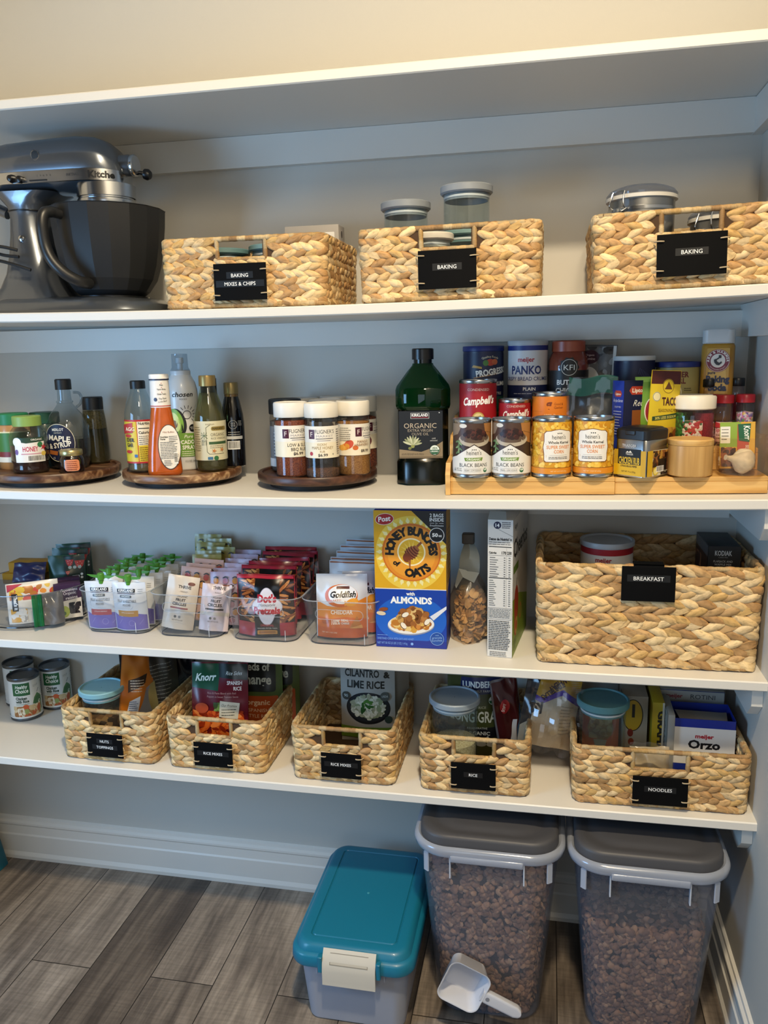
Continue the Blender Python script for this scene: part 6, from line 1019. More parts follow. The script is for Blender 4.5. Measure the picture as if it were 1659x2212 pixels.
# clear lazy susan with snacks
SX, SY = -1.213, -0.147; zs = bz(3, SX); t = thing('clear_turntable', 'clear divided turntable tray of snacks cut by the photo edge', 'turntable', (SX, SY, zs), 0.5)
MB().lathe([(0.100, 0), (0.100, 0.004), (0.124, 0.006), (0.127, 0.010), (0.137, 0.084), (0.139, 0.086), (0.136, 0.086), (0.125, 0.011), (0.001, 0.0085)], ACRY, 72, cap=(True, False)).build('clear_tray', t)
MB().tube([(0.1375 * cos(q), 0.1375 * sin(q), 0.086) for q in [2 * pi * i / 72 for i in range(72)]], 0.0014, CLEAR('#cfd4da', 0.35, '#8a9098', 0.05, 2.0), 6, closed=True).build('rolled_rim', t)
MB().tube([(0.126 * cos(q), 0.126 * sin(q), 0.0075) for q in [2 * pi * i / 72 for i in range(72)]], 0.0018, CLEAR('#3a3f46', 0.6, '#2a2e34', 0.1, 1.5), 6, closed=True).build('base_edge', t)
for q in (-1.08, 0.75, 2.6):
    d = MB(); d.box(0.0, -0.0009, 0.0095, 0.133, 0.0009, 0.082, CLEAR('#dfe3e8', 0.12, '#8a9098', 0.05, 1.6)); d.xf(Matrix.Rotation(q, 4, 'Z')); d.build('divider', t)
zs += 0.0095
for i, (x, y, dz, rz, w) in enumerate(((-1.262, -0.090, 0.083, 0.06, 0.095), (-1.274, -0.100, 0.0565, 0.02, 0.098), (-1.258, -0.100, 0.0, 0.05, 0.09))):
    t = carton('snack_box', ('amber snack box uppermost of the little stack on the clear turntable', 'amber snack box in the middle of the stack on the clear turntable', 'amber snack box at the bottom of the stack on the clear turntable')[i], 'box', w, 0.05, (0.026, 0.026, 0.056)[i], (x, y, zs + dz), '#a8801a', rz=rz, group='amber snack boxes')
    b = Art(); b.rect(0.008, 0, 0.016, (0.026, 0.026, 0.056)[i], '#b5aca2'); art_flat(b, -0.0251, 'paper_band', t)
def berry_art():
    a = Art(); a.rect(-0.042, 0, 0.042, 0.098, '#173c2c'); a.rect(-0.006, 0, 0.042, 0.098, '#14261e')
    for cx, cy, s_ in ((0.008, 0.082, 0.011), (0.031, 0.078, 0.013), (0.004, 0.058, 0.006)):
        a.poly([(cx - s_ * .9, cy + s_ * .6), (cx + s_ * .9, cy + s_ * .6), (cx + s_ * .6, cy - s_ * .4), (cx, cy - s_ * 1.1), (cx - s_ * .6, cy - s_ * .4)], '#a82a24')
        for q in range(5): a.ell(cx + s_ * 0.4 * cos(q * 1.3), cy + s_ * 0.4 * sin(q * 1.3), 0.0007, 0.0009, '#e6c9a8', 8)
    for q in range(3): a.ell(0.009 + q * 0.011, 0.070, 0.0042, 0.0038, '#9aa39a', 16)
    a.rr(0.014, 0.044, 0.030, 0.050, 0.001, '#c9cfc9'); a.ell(0.035, 0.052, 0.003, 0.003, '#d4d8d4', 12); a.ell(0.035, 0.044, 0.003, 0.003, '#d4d8d4', 12); return a
g1 = pouch('snack_pouch', 'dark green strawberry snack pouch foremost of its three', 'pouch', 0.086, 0.100, 0.02, (-1.150, -0.115, zs + 0.030), '#1d4a35', berry_art(), rz=0.35, lean=-0.1, seed=51, group='green strawberry pouches')
dup(g1, (-1.165, -0.085, zs + 0.040), label='green strawberry pouch leaning in the middle of three', rot=(-0.1, 0.06, 0.3)); dup(g1, (-1.160, -0.062, zs + 0.048), label='green strawberry pouch farthest back of three', rot=(-0.08, -0.03, 0.25))
for i in range(2):
    t = carton('snack_box', ('dark flat snack box under the strawberry pouches', 'dark flat snack box lying below the other dark box')[i], 'box', 0.075, 0.06, 0.014, (-1.152, -0.112 - 0.006 * i, zs + 0.015 - i * 0.0148), '#17161a', rz=0.5 + 0.1 * i, group='dark flat boxes'); b = Art(); b.rect(-0.035, 0.004, 0.03, 0.010, '#d6d2ce'); art_flat(b, -0.0301, 'edge_print', t)
pouch('snack_pouch', 'navy foil snack wrapper on top of the clear turntable pile', 'pouch', 0.075, 0.05, 0.02, (-1.222, -0.165, zs + 0.072), '#1c2450', None, rz=0.3, lean=-0.6, seed=54, crumple=0.003)
a = Art(); a.rect(-0.054, 0, 0.054, 0.092, '#dcd6cc'); a.blobs(-0.05, 0.055, 0.052, 0.086, 22, 0.008, ('#d98a2c', '#c9423a', '#d9b23c', '#b5702c'), 3); a.blobs(-0.05, 0.004, -0.015, 0.035, 16, 0.008, ('#d9a02c', '#e2dcd2', '#c98a2c'), 5); a.rr(-0.046, 0.030, -0.033, 0.070, 0.001, '#141416'); a.text("That's it", -0.0415, 0.050, 0.0075, '#f4f4f2', w=0.034, rot=-pi / 2, bold=0.04); a.poly([(-0.054, 0.092), (-0.054, 0.075), (-0.02, 0.092)], '#b0384a')
pouch('snack_bag', "white fruit bar bag with dark brand block in the clear turntable front", 'bag', 0.112, 0.094, 0.03, (-1.170, -0.225, zs), '#d9d3c9', a, rz=0.62, lean=-0.08, seed=55, crumple=0.002, gusset=True)
t = pouch('zip_bag', 'rolled zip bag with green zipper beside the fruit bar bag', 'bag', 0.055, 0.072, 0.02, (-1.118, -0.236, zs), '#5f5f62', None, rz=0.66, lean=-0.05, seed=56, crumple=0.003, rough=0.2, gusset=True)
mb = MB(); rows = [[(-0.040 + 0.0022 * k, -0.012 - 0.002 * (k % 2) - 0.003 * sin(k), 0.001 + 0.075 * i / 10) for i in range(11)] for k in range(11)]
mb.loft(rows, CLEAR('#5aa078', 0.6, '#2c7a4c', 0.2, 1.4), False, False, closed=False); mb.build('zip_strip', t, angle=70)
a = Art(); a.rect(-0.029, 0, 0.029, 0.082, '#dcd8d2'); a.poly([(-0.029, 0.040), (0.029, 0.048), (0.029, 0.082), (-0.029, 0.082)], '#3a2044'); a.text('Goodness', 0.003, 0.066, 0.0068, '#e9e4ea', w=0.038, bold=0.02, rot=0.05); a.text('Organic', 0.004, 0.058, 0.0068, '#e9e4ea', w=0.028, rot=0.05, bold=0.02); a.text('raisins', 0.008, 0.047, 0.0062, '#e9e4ea', w=0.026, rot=0.08, bold=0.02); a.blobs(0.0, 0.010, 0.027, 0.038, 26, 0.0042, ('#17131a', '#241d28'), 4); a.ell(-0.010, 0.017, 0.011, 0.014, '#a8b84c', 24); a.ell(-0.012, 0.013, 0.005, 0.005, '#3f6a3a', 16)
rb = carton('raisin_box', 'purple raisin box foremost in the clear turntable', 'box', 0.060, 0.030, 0.083, (-1.110, -0.180, zs), '#3a2044', rz=0.62, group='purple raisin boxes'); art_flat(a, -0.0152, 'front_print', rb)
dup(rb, (-1.130, -0.150, zs + 0.002), 0.62, 'purple raisin box standing behind the foremost raisin box')

# cereal boxes
CW, CD, CH = 0.150, 0.082, 0.295
cb = carton('cereal_box', 'yellow and blue honey oat cereal box filling the shelf height', 'box', CW, CD, CH, (-0.2745, -0.1985, bz(3, -0.275)), '#1d3a9a', rz=0.02)
a = Art(); W2 = CW / 2; a.rect(-W2, 0.0, W2, 0.128, '#173ea0'); a.ell(0.0, 0.062, 0.075, 0.052, '#1f5fc0', 40); a.rect(-W2, 0.0, W2, 0.016, '#1a2f8c'); a.rect(-W2, 0.128, W2, CH, '#d9a41e'); a.ell(0.002, 0.205, 0.074, 0.079, '#e8c64a', 48); a.rect(-W2, 0.1275, W2, 0.1292, '#efe9da')
a.star(0.003, 0.207, 0.062, 0.0745, 30, '#e9dfa0'); a.star(0.003, 0.207, 0.060, 0.070, 30, '#e0b83a', 0.1); a.ell(0.003, 0.207, 0.0615, 0.0615, '#c96a1e', 56); a.ell(0.003, 0.206, 0.058, 0.058, '#dc8a26', 56); a.ell(0.003, 0.204, 0.050, 0.050, '#e49a30', 48)
a.ell(0.003, 0.208, 0.0295, 0.0295, '#f3e6b8', 44); a.ell(0.003, 0.208, 0.0265, 0.0265, '#dcae2c', 44); a.star(0.003, 0.208, 0.010, 0.025, 14, '#e6c556')
q = 0.75; ux, uy = cos(q), sin(q)
for k in range(6): s_ = (0.009, 0.0125, 0.014, 0.0135, 0.0115, 0.008)[k]; cx, cy = 0.003 + ux * (-0.012 + 0.0052 * k), 0.206 + uy * (-0.012 + 0.0052 * k); a.ell(cx, cy, 0.0042, s_, '#5d2614', 24, q); a.ell(cx + 0.001, cy + 0.001, 0.0028, s_ * 0.92, '#9a5a34', 24, q)
a.line(0.015, 0.220, 0.024, 0.229, 0.005, '#8a4f2c'); a.ell(-0.006, 0.196, 0.009, 0.010, '#7a3a1c', 24); a.poly([(-0.004, 0.190), (0.002, 0.190), (0.0005, 0.172), (-0.001, 0.172)], '#9a5a28')
a.arc('HONEY BUNCHES', 0.003, 0.207, 0.0375, 0.0165, '#17120c', 3.35, bold=0.06, sx=0.95); a.text('of', -0.031, 0.1795, 0.0105, '#17120c', rot=-0.55, bold=0.05); a.arc('OATS', 0.004, 0.210, 0.0545, 0.0165, '#17120c', 1.12, mid=-pi / 2 + 0.28, cw=False, bold=0.06, sx=1.0)
a.ell(-0.052, 0.2765, 0.0195, 0.0122, '#efe4d0', 36, 0.12); a.ell(-0.052, 0.2765, 0.0185, 0.0112, '#a81f24', 36, 0.12); a.text('Post', -0.052, 0.272, 0.0105, '#f4efe6', w=0.026, bold=0.03, rot=0.12, sh=0.1)
a.poly([(0.004, CH), (W2, CH), (W2, 0.226)], '#100f12'); a.text('2 BAGS', 0.056, 0.2825, 0.0072, '#e9e7e2', w=0.028, bold=0.02); a.text('INSIDE', 0.056, 0.2735, 0.0072, '#e9e7e2', w=0.029, bold=0.02); a.text('for', 0.056, 0.2685, 0.003, '#e9e7e2'); a.rect(0.042, 0.2695, 0.051, 0.2702, '#e9e7e2'); a.rect(0.061, 0.2695, 0.070, 0.2702, '#e9e7e2'); a.text('freshness', 0.056, 0.263, 0.0042, '#e9e7e2', w=0.028); a.ell(0.056, 0.245, 0.0155, 0.0155, '#e9e7e2', 36); a.ell(0.056, 0.245, 0.0142, 0.0142, '#100f12', 36); a.text('50', 0.0525, 0.2415, 0.0072, '#f2f0ea', w=0.012, bold=0.04); a.text('oz', 0.0630, 0.2415, 0.0052, '#f2f0ea', w=0.007, bold=0.03)
a.text('with', 0.0, 0.115, 0.0072, '#f2f2f0', w=0.018, bold=0.03); a.text('ALMONDS', 0.001, 0.0975, 0.0135, '#f4f4f2', w=0.088, bold=0.05)
a.poly([(0.040, 0.070), (0.075, 0.094), (0.075, 0.087), (0.048, 0.062)], '#dcdfe6'); a.ell(0.0, 0.050, 0.050, 0.0225, '#8d94a8', 44, 0.06); a.ell(0.0, 0.052, 0.049, 0.0215, '#e6e3dc', 44, 0.06); a.blobs(-0.038, 0.042, 0.040, 0.066, 60, 0.0068, ('#b8762c', '#cf9a3c', '#9a5a24', '#d9b05a', '#c9843a', '#e2c27a'), 8, oval=True); a.blobs(-0.026, 0.052, 0.034, 0.086, 70, 0.0055, ('#9a5f2c', '#b57a3c', '#c99a54', '#7d4a20', '#d9b878'), 9, oval=True)
for x, y, q in ((-0.012, 0.072, 0.5), (-0.016, 0.048, -0.9), (0.034, 0.058, 0.9)): a.ell(x, y, 0.0085, 0.0055, '#5d2a18', 24, q); a.ell(x + 0.0006, y + 0.0006, 0.0078, 0.0047, '#ece2cc', 24, q)
a.ell(-0.058, 0.083, 0.010, 0.0042, '#8a4a26', 20, 0.15); a.ell(-0.063, 0.074, 0.010, 0.0045, '#d9c8a8', 20, -0.1); a.ell(0.055, 0.022, 0.0145, 0.0145, '#8fb4e0', 36); a.ell(0.055, 0.022, 0.0137, 0.0137, '#1b4a9a', 36); a.text('with', 0.055, 0.0285, 0.003, '#8fb4e0'); a.text('granola', 0.055, 0.0225, 0.0045, '#8fb4e0', w=0.021, rot=0.08); a.text('bunches', 0.055, 0.0165, 0.0045, '#8fb4e0', w=0.022, rot=0.08)
a.text('SWEETENED CEREAL WITH OATS AND HONEY', -0.072, 0.0165, 0.0048, '#7fa8e8', al='l', w=0.078); a.text('NET WT 50 OZ (3 LBS 2 OZ) 1.41kg', -0.072, 0.0065, 0.0050, '#7fa8e8', al='l', w=0.064); a.ell(0.002, 0.0085, 0.003, 0.003, '#7fa8e8', 16); a.small(-0.072, 0.026, -0.05, 1, .01, 0.001, '#7fa8e8', 3, 0)
art_flat(a, -CD / 2 - 0.0002, 'front_print', cb, rough=0.35)
a = Art(); a.rect(-CD / 2, 0, CD / 2, 0.11, '#152c7a'); a.rect(-CD / 2, 0.11, CD / 2, CH, '#b8862a'); a.poly([(-CD / 2, 0.11), (CD / 2, 0.11), (CD / 2, 0.15)], '#152c7a'); a.small(-0.03, 0.25, 0.03, 12, 0.010, 0.003, '#6d4a1c', 4); art_flat(a, 0, 'side_print', cb, fn=lambda x, z, o: (W2 + 0.0002 + o, x, z))
# cereal liner bag
def liner():
    t = thing('cereal_bag', 'rolled and clipped liner bag of cereal flakes between the cereal boxes', 'bag', (-0.158, -0.160, bz(3, -0.158)))
    R = random.Random(5); rings = []
    for k, (z, hx, hy) in enumerate(((0.0, 0.026, 0.034), (0.006, 0.036, 0.046), (0.03, 0.040, 0.050), (0.065, 0.041, 0.050), (0.095, 0.039, 0.046), (0.118, 0.032, 0.036), (0.135, 0.022, 0.024), (0.150, 0.017, 0.014))):
        rings.append([(hx * cos(q) * (1 + 0.10 * sin(5 * q + k) + 0.05 * R.uniform(-1, 1)), hy * sin(q) * (1 + 0.10 * sin(4 * q + 2 * k) + 0.05 * R.uniform(-1, 1)), z) for q in [2 * pi * i / 28 for i in range(28)]])
    MB().loft(rings, CLEAR('#f2e6d6', 0.10, '#c9b79c', 0.12, 1.8)).build('clear_liner', t, angle=24)
    fl = MB(); FL = [M(c, 0.7) for c in ('#c9a878', '#b48f60', '#d9bd90', '#a88252', '#cfb084')]
    for k in range(330):
        q = R.random() * 2 * pi; z = 0.004 + 0.105 * R.random(); k2 = 0.9 if z < 0.08 else 0.9 - (z - 0.08) * 9; rr = (0.55 + 0.38 * R.random()) * max(k2, .3); c = Vector((0.037 * cos(q) * rr, 0.046 * sin(q) * rr, z)); m3 = Matrix.Rotation(R.random() * 6, 3, Vector((R.uniform(-1, 1), R.uniform(-1, 1), R.uniform(-1, 1)))); s_ = 0.0075 + 0.005 * R.random()
        pts = [c + m3 @ Vector((s_ * cos(i * pi / 4) * (0.8 + 0.3 * R.random()), s_ * 0.75 * sin(i * pi / 4), 0.0022 * cos(i * pi / 2))) for i in range(8)]; fl.add([tuple(p) for p in pts] + [tuple(c + m3 @ Vector((0, 0, 0.0035)))], [(i, (i + 1) % 8, 8) for i in range(8)], FL[k % 5])
    f = fl.build('cereal_flakes', t, angle=70); f['kind'] = 'stuff'
    nk = [[(-0.017, -0.004, 0.146), (-0.021, -0.012, 0.160), (-0.019, -0.010, 0.185), (-0.010, 0.0, 0.215)], [(-0.004, -0.014, 0.146), (-0.002, -0.020, 0.165), (0.002, -0.016, 0.195), (-0.003, -0.002, 0.220)], [(0.012, -0.006, 0.140), (0.022, -0.020, 0.150), (0.021, -0.012, 0.190), (0.004, 0.004, 0.218)], [(0.0, 0.012, 0.140), (0.004, 0.012, 0.165), (0.006, 0.012, 0.195), (-0.003, 0.01, 0.220)]]
    cols = [curve(c, 12) for c in nk]; n = min(len(c) for c in cols); rings = [[tuple(Vector(cols[i][k])) for i in range(4)] for k in range(n)]
    MB().loft(rings, M('#8f938c', 0.4, coat=0.2)).build('twisted_neck', t, angle=30)
    MB().rbox(-0.016, -0.008, 0.210, 0.010, 0.012, 0.232, M('#4a4034', 0.5), 0.003).build('bag_clip', t)
    MB().add([(-0.022, -0.013, 0.158), (0.022, -0.021, 0.152), (0.012, -0.030, 0.132), (-0.012, -0.025, 0.142)], [(0, 1, 2, 3)], M('#a9aca4', 0.4)).add([(-0.022, -0.013, 0.158), (-0.012, -0.025, 0.142), (-0.026, -0.028, 0.118), (-0.030, -0.018, 0.122)], [(0, 1, 2, 3)], M('#a9aca4', 0.4)).build('loose_flap', t)
liner()
hb = carton('cereal_box', 'tall narrow white cereal box seen from its nutrition side', 'box', 0.0505, 0.205, 0.285, (-0.0760, -0.165, bz(3, -0.076)), '#cfcdc8', rz=-0.11)
a = Art(); a.rect(-0.025, 0.0, 0.025, 0.285, '#d5d4d0'); a.ell(-0.006, 0.274, 0.0075, 0.0075, '#1d2140', 30); a.text('14', -0.006, 0.2705, 0.007, '#f0f0ee', w=0.008, bold=0.03); a.small(0.003, 0.279, 0.021, 4, 0.0035, 0.0016, '#33343c', 3, .2); a.line(-0.004, 0.266, 0.025, 0.252, 0.0006, '#333333'); a.text('Datos de Nutrición', 0.0, 0.2435, 0.0052, '#1a1a1a', w=0.045, bold=0.05); a.small(-0.0225, 0.239, 0.022, 2, 0.0042, 0.0013, '#4a4a48', 5, .1); a.rect(-0.0225, 0.2295, 0.0225, 0.2312, '#1a1a1a'); a.text('Calorías', -0.0225, 0.216, 0.0042, '#1a1a1a', al='l', w=0.015, bold=0.04); a.text('170', 0.0075, 0.2155, 0.0058, '#1a1a1a', w=0.009, bold=0.04); a.text('230', 0.0180, 0.2155, 0.0058, '#1a1a1a', w=0.009, bold=0.04); a.rect(0.0125, 0.105, 0.0128, 0.2285, '#3a3a3a'); a.rect(-0.0225, 0.2125, 0.0225, 0.2131, '#333333'); a.rect(-0.0225, 0.1655, 0.0225, 0.1672, '#1a1a1a')
for k in range(9): y = 0.2075 - k * 0.0048; a.rect(-0.021, y, -0.021 + 0.016 * (0.7 + 0.5 * ((k * 37) % 10) / 10), y + 0.0013, '#3f3f3e'); a.rect(0.007, y, 0.0105, y + 0.0014, '#3f3f3e'); a.rect(0.0165, y, 0.0205, y + 0.0014, '#3f3f3e'); a.rect(-0.0225, y - 0.0016, 0.0225, y - 0.0014, '#9a9a98')
for k in range(13): y = 0.1605 - k * 0.0043; a.rect(-0.022, y, -0.022 + 0.014 * (0.6 + 0.5 * ((k * 53) % 10) / 10), y + 0.0012, '#4a4a48'); a.rect(0.007, y, 0.0105, y + 0.0013, '#4a4a48'); a.rect(0.0165, y, 0.0205, y + 0.0013, '#4a4a48')
a.small(-0.0215, 0.1005, 0.022, 7, 0.0028, 0.0010, '#4f4f4d', 8, .05)
for q in ((-0.0232, 0.0805, 0.0232, 0.0805), (-0.0232, 0.104, 0.0232, 0.104), (-0.0232, 0.0805, -0.0232, 0.104), (0.0232, 0.0805, 0.0232, 0.104)): a.line(*q, 0.0005, '#3a3a38')
a.small(-0.0225, 0.0755, 0.0215, 17, 0.0037, 0.0016, '#3f3f3e', 9, .12); a.small(-0.020, 0.010, 0.016, 3, 0.0036, 0.0012, '#4a4a48', 3)
art_flat(a, -0.1027, 'nutrition_print', hb, rough=0.45)
a = Art(); a.rect(-0.1025, 0, 0.1025, 0.285, '#c9c6c0'); a.poly([(-0.1025, 0), (0.1025, 0), (0.1025, 0.08), (-0.02, 0.115), (-0.1025, 0.12)], '#7d9a2c'); a.text('Cheerios', 0.0, 0.205, 0.036, '#1a1a1c', w=0.19, bold=0.03); a.text('Apple', -0.088, 0.262, 0.012, '#2a2a2c', al='l'); a.rr(-0.095, 0.172, -0.03, 0.188, 0.003, '#5a7a2a'); a.ell(-0.055, 0.10, 0.028, 0.040, '#a8341e', 30); a.ell(-0.060, 0.062, 0.022, 0.028, '#b8452a', 30); a.ring(-0.055, 0.055, 0.018, 0.008, '#c99a54'); a.ring(0.0, 0.07, 0.018, 0.008, '#b5823c'); a.line(-0.055, 0.14, -0.05, 0.155, 0.004, '#3a2a1c'); a.small(-0.095, 0.03, -0.05, 4, 0.006, 0.002, '#4a5a1c', 3)
art_flat(a, 0, 'front_print', hb, rough=0.45, fn=lambda x, z, o: (0.02545 + o, x, z))
MB().add([(-0.0252, -0.1025, 0.2852), (0.012, -0.1025, 0.2852), (0.010, -0.100, 0.302), (-0.022, -0.100, 0.302)], [(0, 1, 2, 3)], M('#7a7870', 0.6)).build('open_flap', hb)
# breakfast basket contents
zb_ = bz(3, 0.2) + 0.008
a = Art(); a.rect(-0.17, 0, 0.17, 0.182, '#cfccc8'); a.rect(-0.17, 0.186, 0.17, 0.199, '#9c1d28'); a.text('meijer', -0.006, 0.172, 0.0095, '#9c1d28', w=0.033, bold=0.03); a.text('OATS', 0.0, 0.125, 0.014, '#2a2a2c', bold=0.02)
canister('big oat canister with red band and milky lid inside the breakfast basket', 0.127, -0.125, zb_, 0.0530, 0.212, '#cfccc8', '#a9abae', a, 0.012, 0.003)
t = carton('pancake_mix_box', 'black pancake mix box standing in the breakfast basket corner', 'box', 0.062, 0.13, 0.212, (0.350, -0.108, zb_), '#161617', rz=0.0)
a = Art(); a.rect(-0.0305, 0, 0.0305, 0.212, '#1a1a1b'); a.text('KODIAK', -0.002, 0.193, 0.0098, '#b9b9b6', w=0.032, bold=0.02); a.text('CAKE MIX', -0.002, 0.188, 0.0026, '#8a8a86', w=0.018); a.text('FLAPJACK AND', -0.002, 0.179, 0.0042, '#b0b0ac', w=0.036); a.text('WAFFLE MIX', -0.002, 0.1725, 0.0042, '#b0b0ac', w=0.032); a.rr(-0.025, 0.161, 0.021, 0.1685, 0.0015, '#7d7d7a'); a.text('BUTTERMILK', -0.002, 0.163, 0.0035, '#17171a', w=0.027, bold=0.03); a.small(-0.022, 0.157, 0.02, 2, 0.0035, 0.0009, '#8a8a86', 3, .1); art_flat(a, -0.0652, 'front_print', t)
a = Art(); a.rect(-0.065, 0, 0.065, 0.212, '#2a1614'); a.rect(-0.065, 0.19, 0.065, 0.212, '#4a4a4a'); a.blobs(-0.06, 0.1, 0.0, 0.18, 24, 0.010, ('#6d3a2a', '#8a5a3a', '#3a2220'), 4); art_flat(a, 0, 'side_print', t, fn=lambda x, z, o: (-0.0312 - o, -x, z))

# ------------------------------------------------------------------ lowest shelf: soup cans and basket contents
def rice_soup_art():
    a = Art(); h0, h1 = 0.008, 0.1055; a.rect(-0.127, h0, 0.127, h1, '#d6d8d6'); a.rect(-0.034, 0.068, 0.008, 0.101, '#1d5c34'); a.text('Healthy', -0.012, 0.0875, 0.0085, '#eef2ea', w=0.029, sh=0.15, bold=0.02); a.text('Choice', -0.012, 0.0755, 0.0100, '#eef2ea', w=0.032, sh=0.15, bold=0.02); a.text('Chicken', -0.014, 0.0575, 0.0072, '#1d3a2c', w=0.027, bold=0.05); a.text('with Rice', -0.012, 0.0490, 0.0072, '#1d3a2c', w=0.032, bold=0.05); a.rect(-0.028, 0.0445, 0.004, 0.0458, '#4a7a5a'); a.text('SOUP', 0.024, 0.086, 0.0058, '#8d9a9a', w=0.014, rot=0.1)
    a.poly([(0.012, 0.042), (0.030, 0.040), (0.040, 0.016), (0.046, 0.044), (0.036, 0.060), (0.026, 0.068), (0.017, 0.058)], '#4f7a4a'); a.ell(0.030, 0.044, 0.014, 0.016, '#3f6a40', 24); a.ell(0.032, 0.040, 0.004, 0.008, '#d9e0d4', 16); a.line(0.026, 0.070, 0.033, 0.079, 0.0015, '#3a4a4a')
    a.blobs(-0.036, h0 + 0.004, 0.036, 0.040, 60, 0.007, ('#c9b48a', '#b5572c', '#8a9a5a', '#d9cfb4', '#9a6a3c', '#e2dcc8'), 6); a.poly([(-0.026, 0.034), (-0.010, 0.036), (-0.008, 0.018), (-0.024, 0.016)], '#e2dac6'); a.ell(-0.005, 0.038, 0.007, 0.006, '#c2562a', 20); a.rect(0.040, 0.014, 0.127, 0.102, '#e0e0dc'); a.small(0.044, 0.098, 0.075, 18, 0.0047, 0.0016, '#2c302e', 7, .3); a.rect(0.044, 0.090, 0.078, 0.0925, '#1a1d1c'); a.rect(0.044, 0.062, 0.078, 0.0635, '#1a1d1c'); a.rect(-0.127, h0, 0.127, h0 + 0.003, '#e2e4e2'); return a
SA = rice_soup_art(); DTOP = M('#62676d', 0.35, 0.9)
s1 = can('chicken rice soup can standing alone in front of the others', -1.302, -0.118, bz(4, -1.302), 0.0390, 0.114, SA, group='chicken rice soup cans', top=DTOP, rz=face(-1.306, -0.098) + 0.10)
dup(s1, (-1.263, -0.044, bz(4, -1.263)), face(-1.268, -0.05) + 0.05, 'chicken rice soup can nearest the nuts basket'); dup(s1, (-1.370, -0.044, bz(4, -1.370)), face(-1.36, -0.05) + 0.3, 'soup can mostly hidden behind the lone front can'); dup(s1, (-1.487, -0.046, bz(4, -1.487)), face(-1.48, -0.05) - 0.75, 'soup can cut off by the photo edge')
zn = bz(4, -0.966) + 0.008
glass_jar('glass_jar', 'glass jar of nuts with a pale blue lid in the nuts basket', 'jar', 0.046, 0.140, (-1.015, -0.226, zn), '#7fb0bd', 0.014, SPECK('walnuts', [(0.0, '#6d4a2a'), (0.3, '#a87d4c'), (0.6, '#8a5c34'), (0.8, '#3f2818')], 75, 0.7, 'v'), 0.52)
a = Art(); a.rect(-0.044, 0, 0.044, 0.200, '#c4701e'); a.poly([(-0.012, 0.0), (0.044, 0.0), (0.044, 0.130), (0.015, 0.115), (-0.004, 0.06)], '#8a8a94'); a.poly([(-0.030, 0.108), (0.012, 0.128), (0.016, 0.150), (-0.028, 0.136)], '#3a2416'); a.small(-0.024, 0.134, 0.010, 5, 0.006, 0.002, '#d9c2a8', 3); a.poly([(-0.032, 0.050), (-0.006, 0.058), (-0.004, 0.100), (-0.028, 0.088)], '#d6d9de'); a.small(-0.028, 0.086, -0.008, 7, 0.005, 0.0018, '#5a6a86', 5)
pouch('nut_bag', 'orange nut bag with clear corner standing beside the blue-lidded jar', 'bag', 0.092, 0.205, 0.030, (-0.952, -0.200, zn), '#b5661c', a, rz=0.95, lean=-0.05, seed=61, crumple=0.004, rough=0.3, roll=0.16)
a = Art(); a.rect(-0.04, 0, 0.04, 0.19, '#3a352c'); a.small(-0.03, 0.165, 0.03, 12, 0.009, 0.002, '#8a8272', 3); a.poly([(-0.04, 0.0), (-0.015, 0.0), (-0.02, 0.13), (-0.04, 0.12)], '#a0915c')
pouch('nut_bag', 'brown toppings bag standing behind the orange nut bag', 'bag', 0.085, 0.192, 0.022, (-0.905, -0.140, zn), '#3a352c', a, rz=0.85, lean=-0.04, seed=62, crumple=0.004)
pouch('nut_bag', 'black foil toppings bag in the nuts basket, nearer the soup cans', 'bag', 0.10, 0.19, 0.035, (-0.985, -0.095, zn), '#151518', None, rz=0.3, seed=63, crumple=0.005, rough=0.2)
pouch('nut_bag', 'black foil toppings bag in the nuts basket, nearer the rice mixes', 'bag', 0.10, 0.20, 0.035, (-0.895, -0.085, zn), '#131316', None, rz=0.2, seed=64, crumple=0.005, rough=0.2)
zr_ = bz(4, -0.706) + 0.008
a = Art(); a.rect(-0.065, 0.0, 0.065, 0.205, '#5d1420'); a.poly([(-0.065, 0.205), (-0.002, 0.205), (0.0, 0.175), (-0.002, 0.143), (-0.065, 0.150)], '#1a4a30'); a.poly([(-0.002, 0.205), (0.065, 0.205), (0.065, 0.168), (0.0, 0.174)], '#1d231e'); a.text('Knorr', -0.033, 0.166, 0.0165, '#dfe6da', w=0.048, sh=0.3, bold=0.03, rot=0.05); a.text('Rice Sides', 0.034, 0.180, 0.0085, '#dcdcd4', w=0.036, sh=0.25); a.text('SPANISH', 0.036, 0.158, 0.0085, '#e6dcd6', w=0.034, bold=0.02); a.text('RICE', 0.043, 0.145, 0.0085, '#e6dcd6', w=0.018, bold=0.02); a.text('Rice & Pasta Blend with Bell', 0.006, 0.136, 0.0045, '#b58a86', w=0.066); a.text('Peppers in Sweet Tomato Sauce', 0.008, 0.128, 0.0045, '#b58a86', w=0.072)
a.blobs(-0.063, 0.004, 0.062, 0.098, 230, 0.0052, ('#b5481c', '#9a3416', '#cf6a2a', '#7d2410', '#c25522', '#d98040'), 7, 2.2); a.ell(-0.040, 0.104, 0.016, 0.012, '#a8482c', 24); a.blobs(-0.012, 0.098, 0.03, 0.118, 14, 0.006, ('#4f6a34', '#6d8a44', '#3a4a24'), 3, 1.6); a.poly([(0.002, 0.086), (0.044, 0.080), (0.048, 0.116), (0.004, 0.122)], '#bdb9a6'); a.text('Our Promise', 0.024, 0.108, 0.0058, '#2a2a24', w=0.034, sh=0.2, rot=-0.1); a.small(0.008, 0.101, 0.042, 3, 0.006, 0.0018, '#4a4a40', 4, .2)
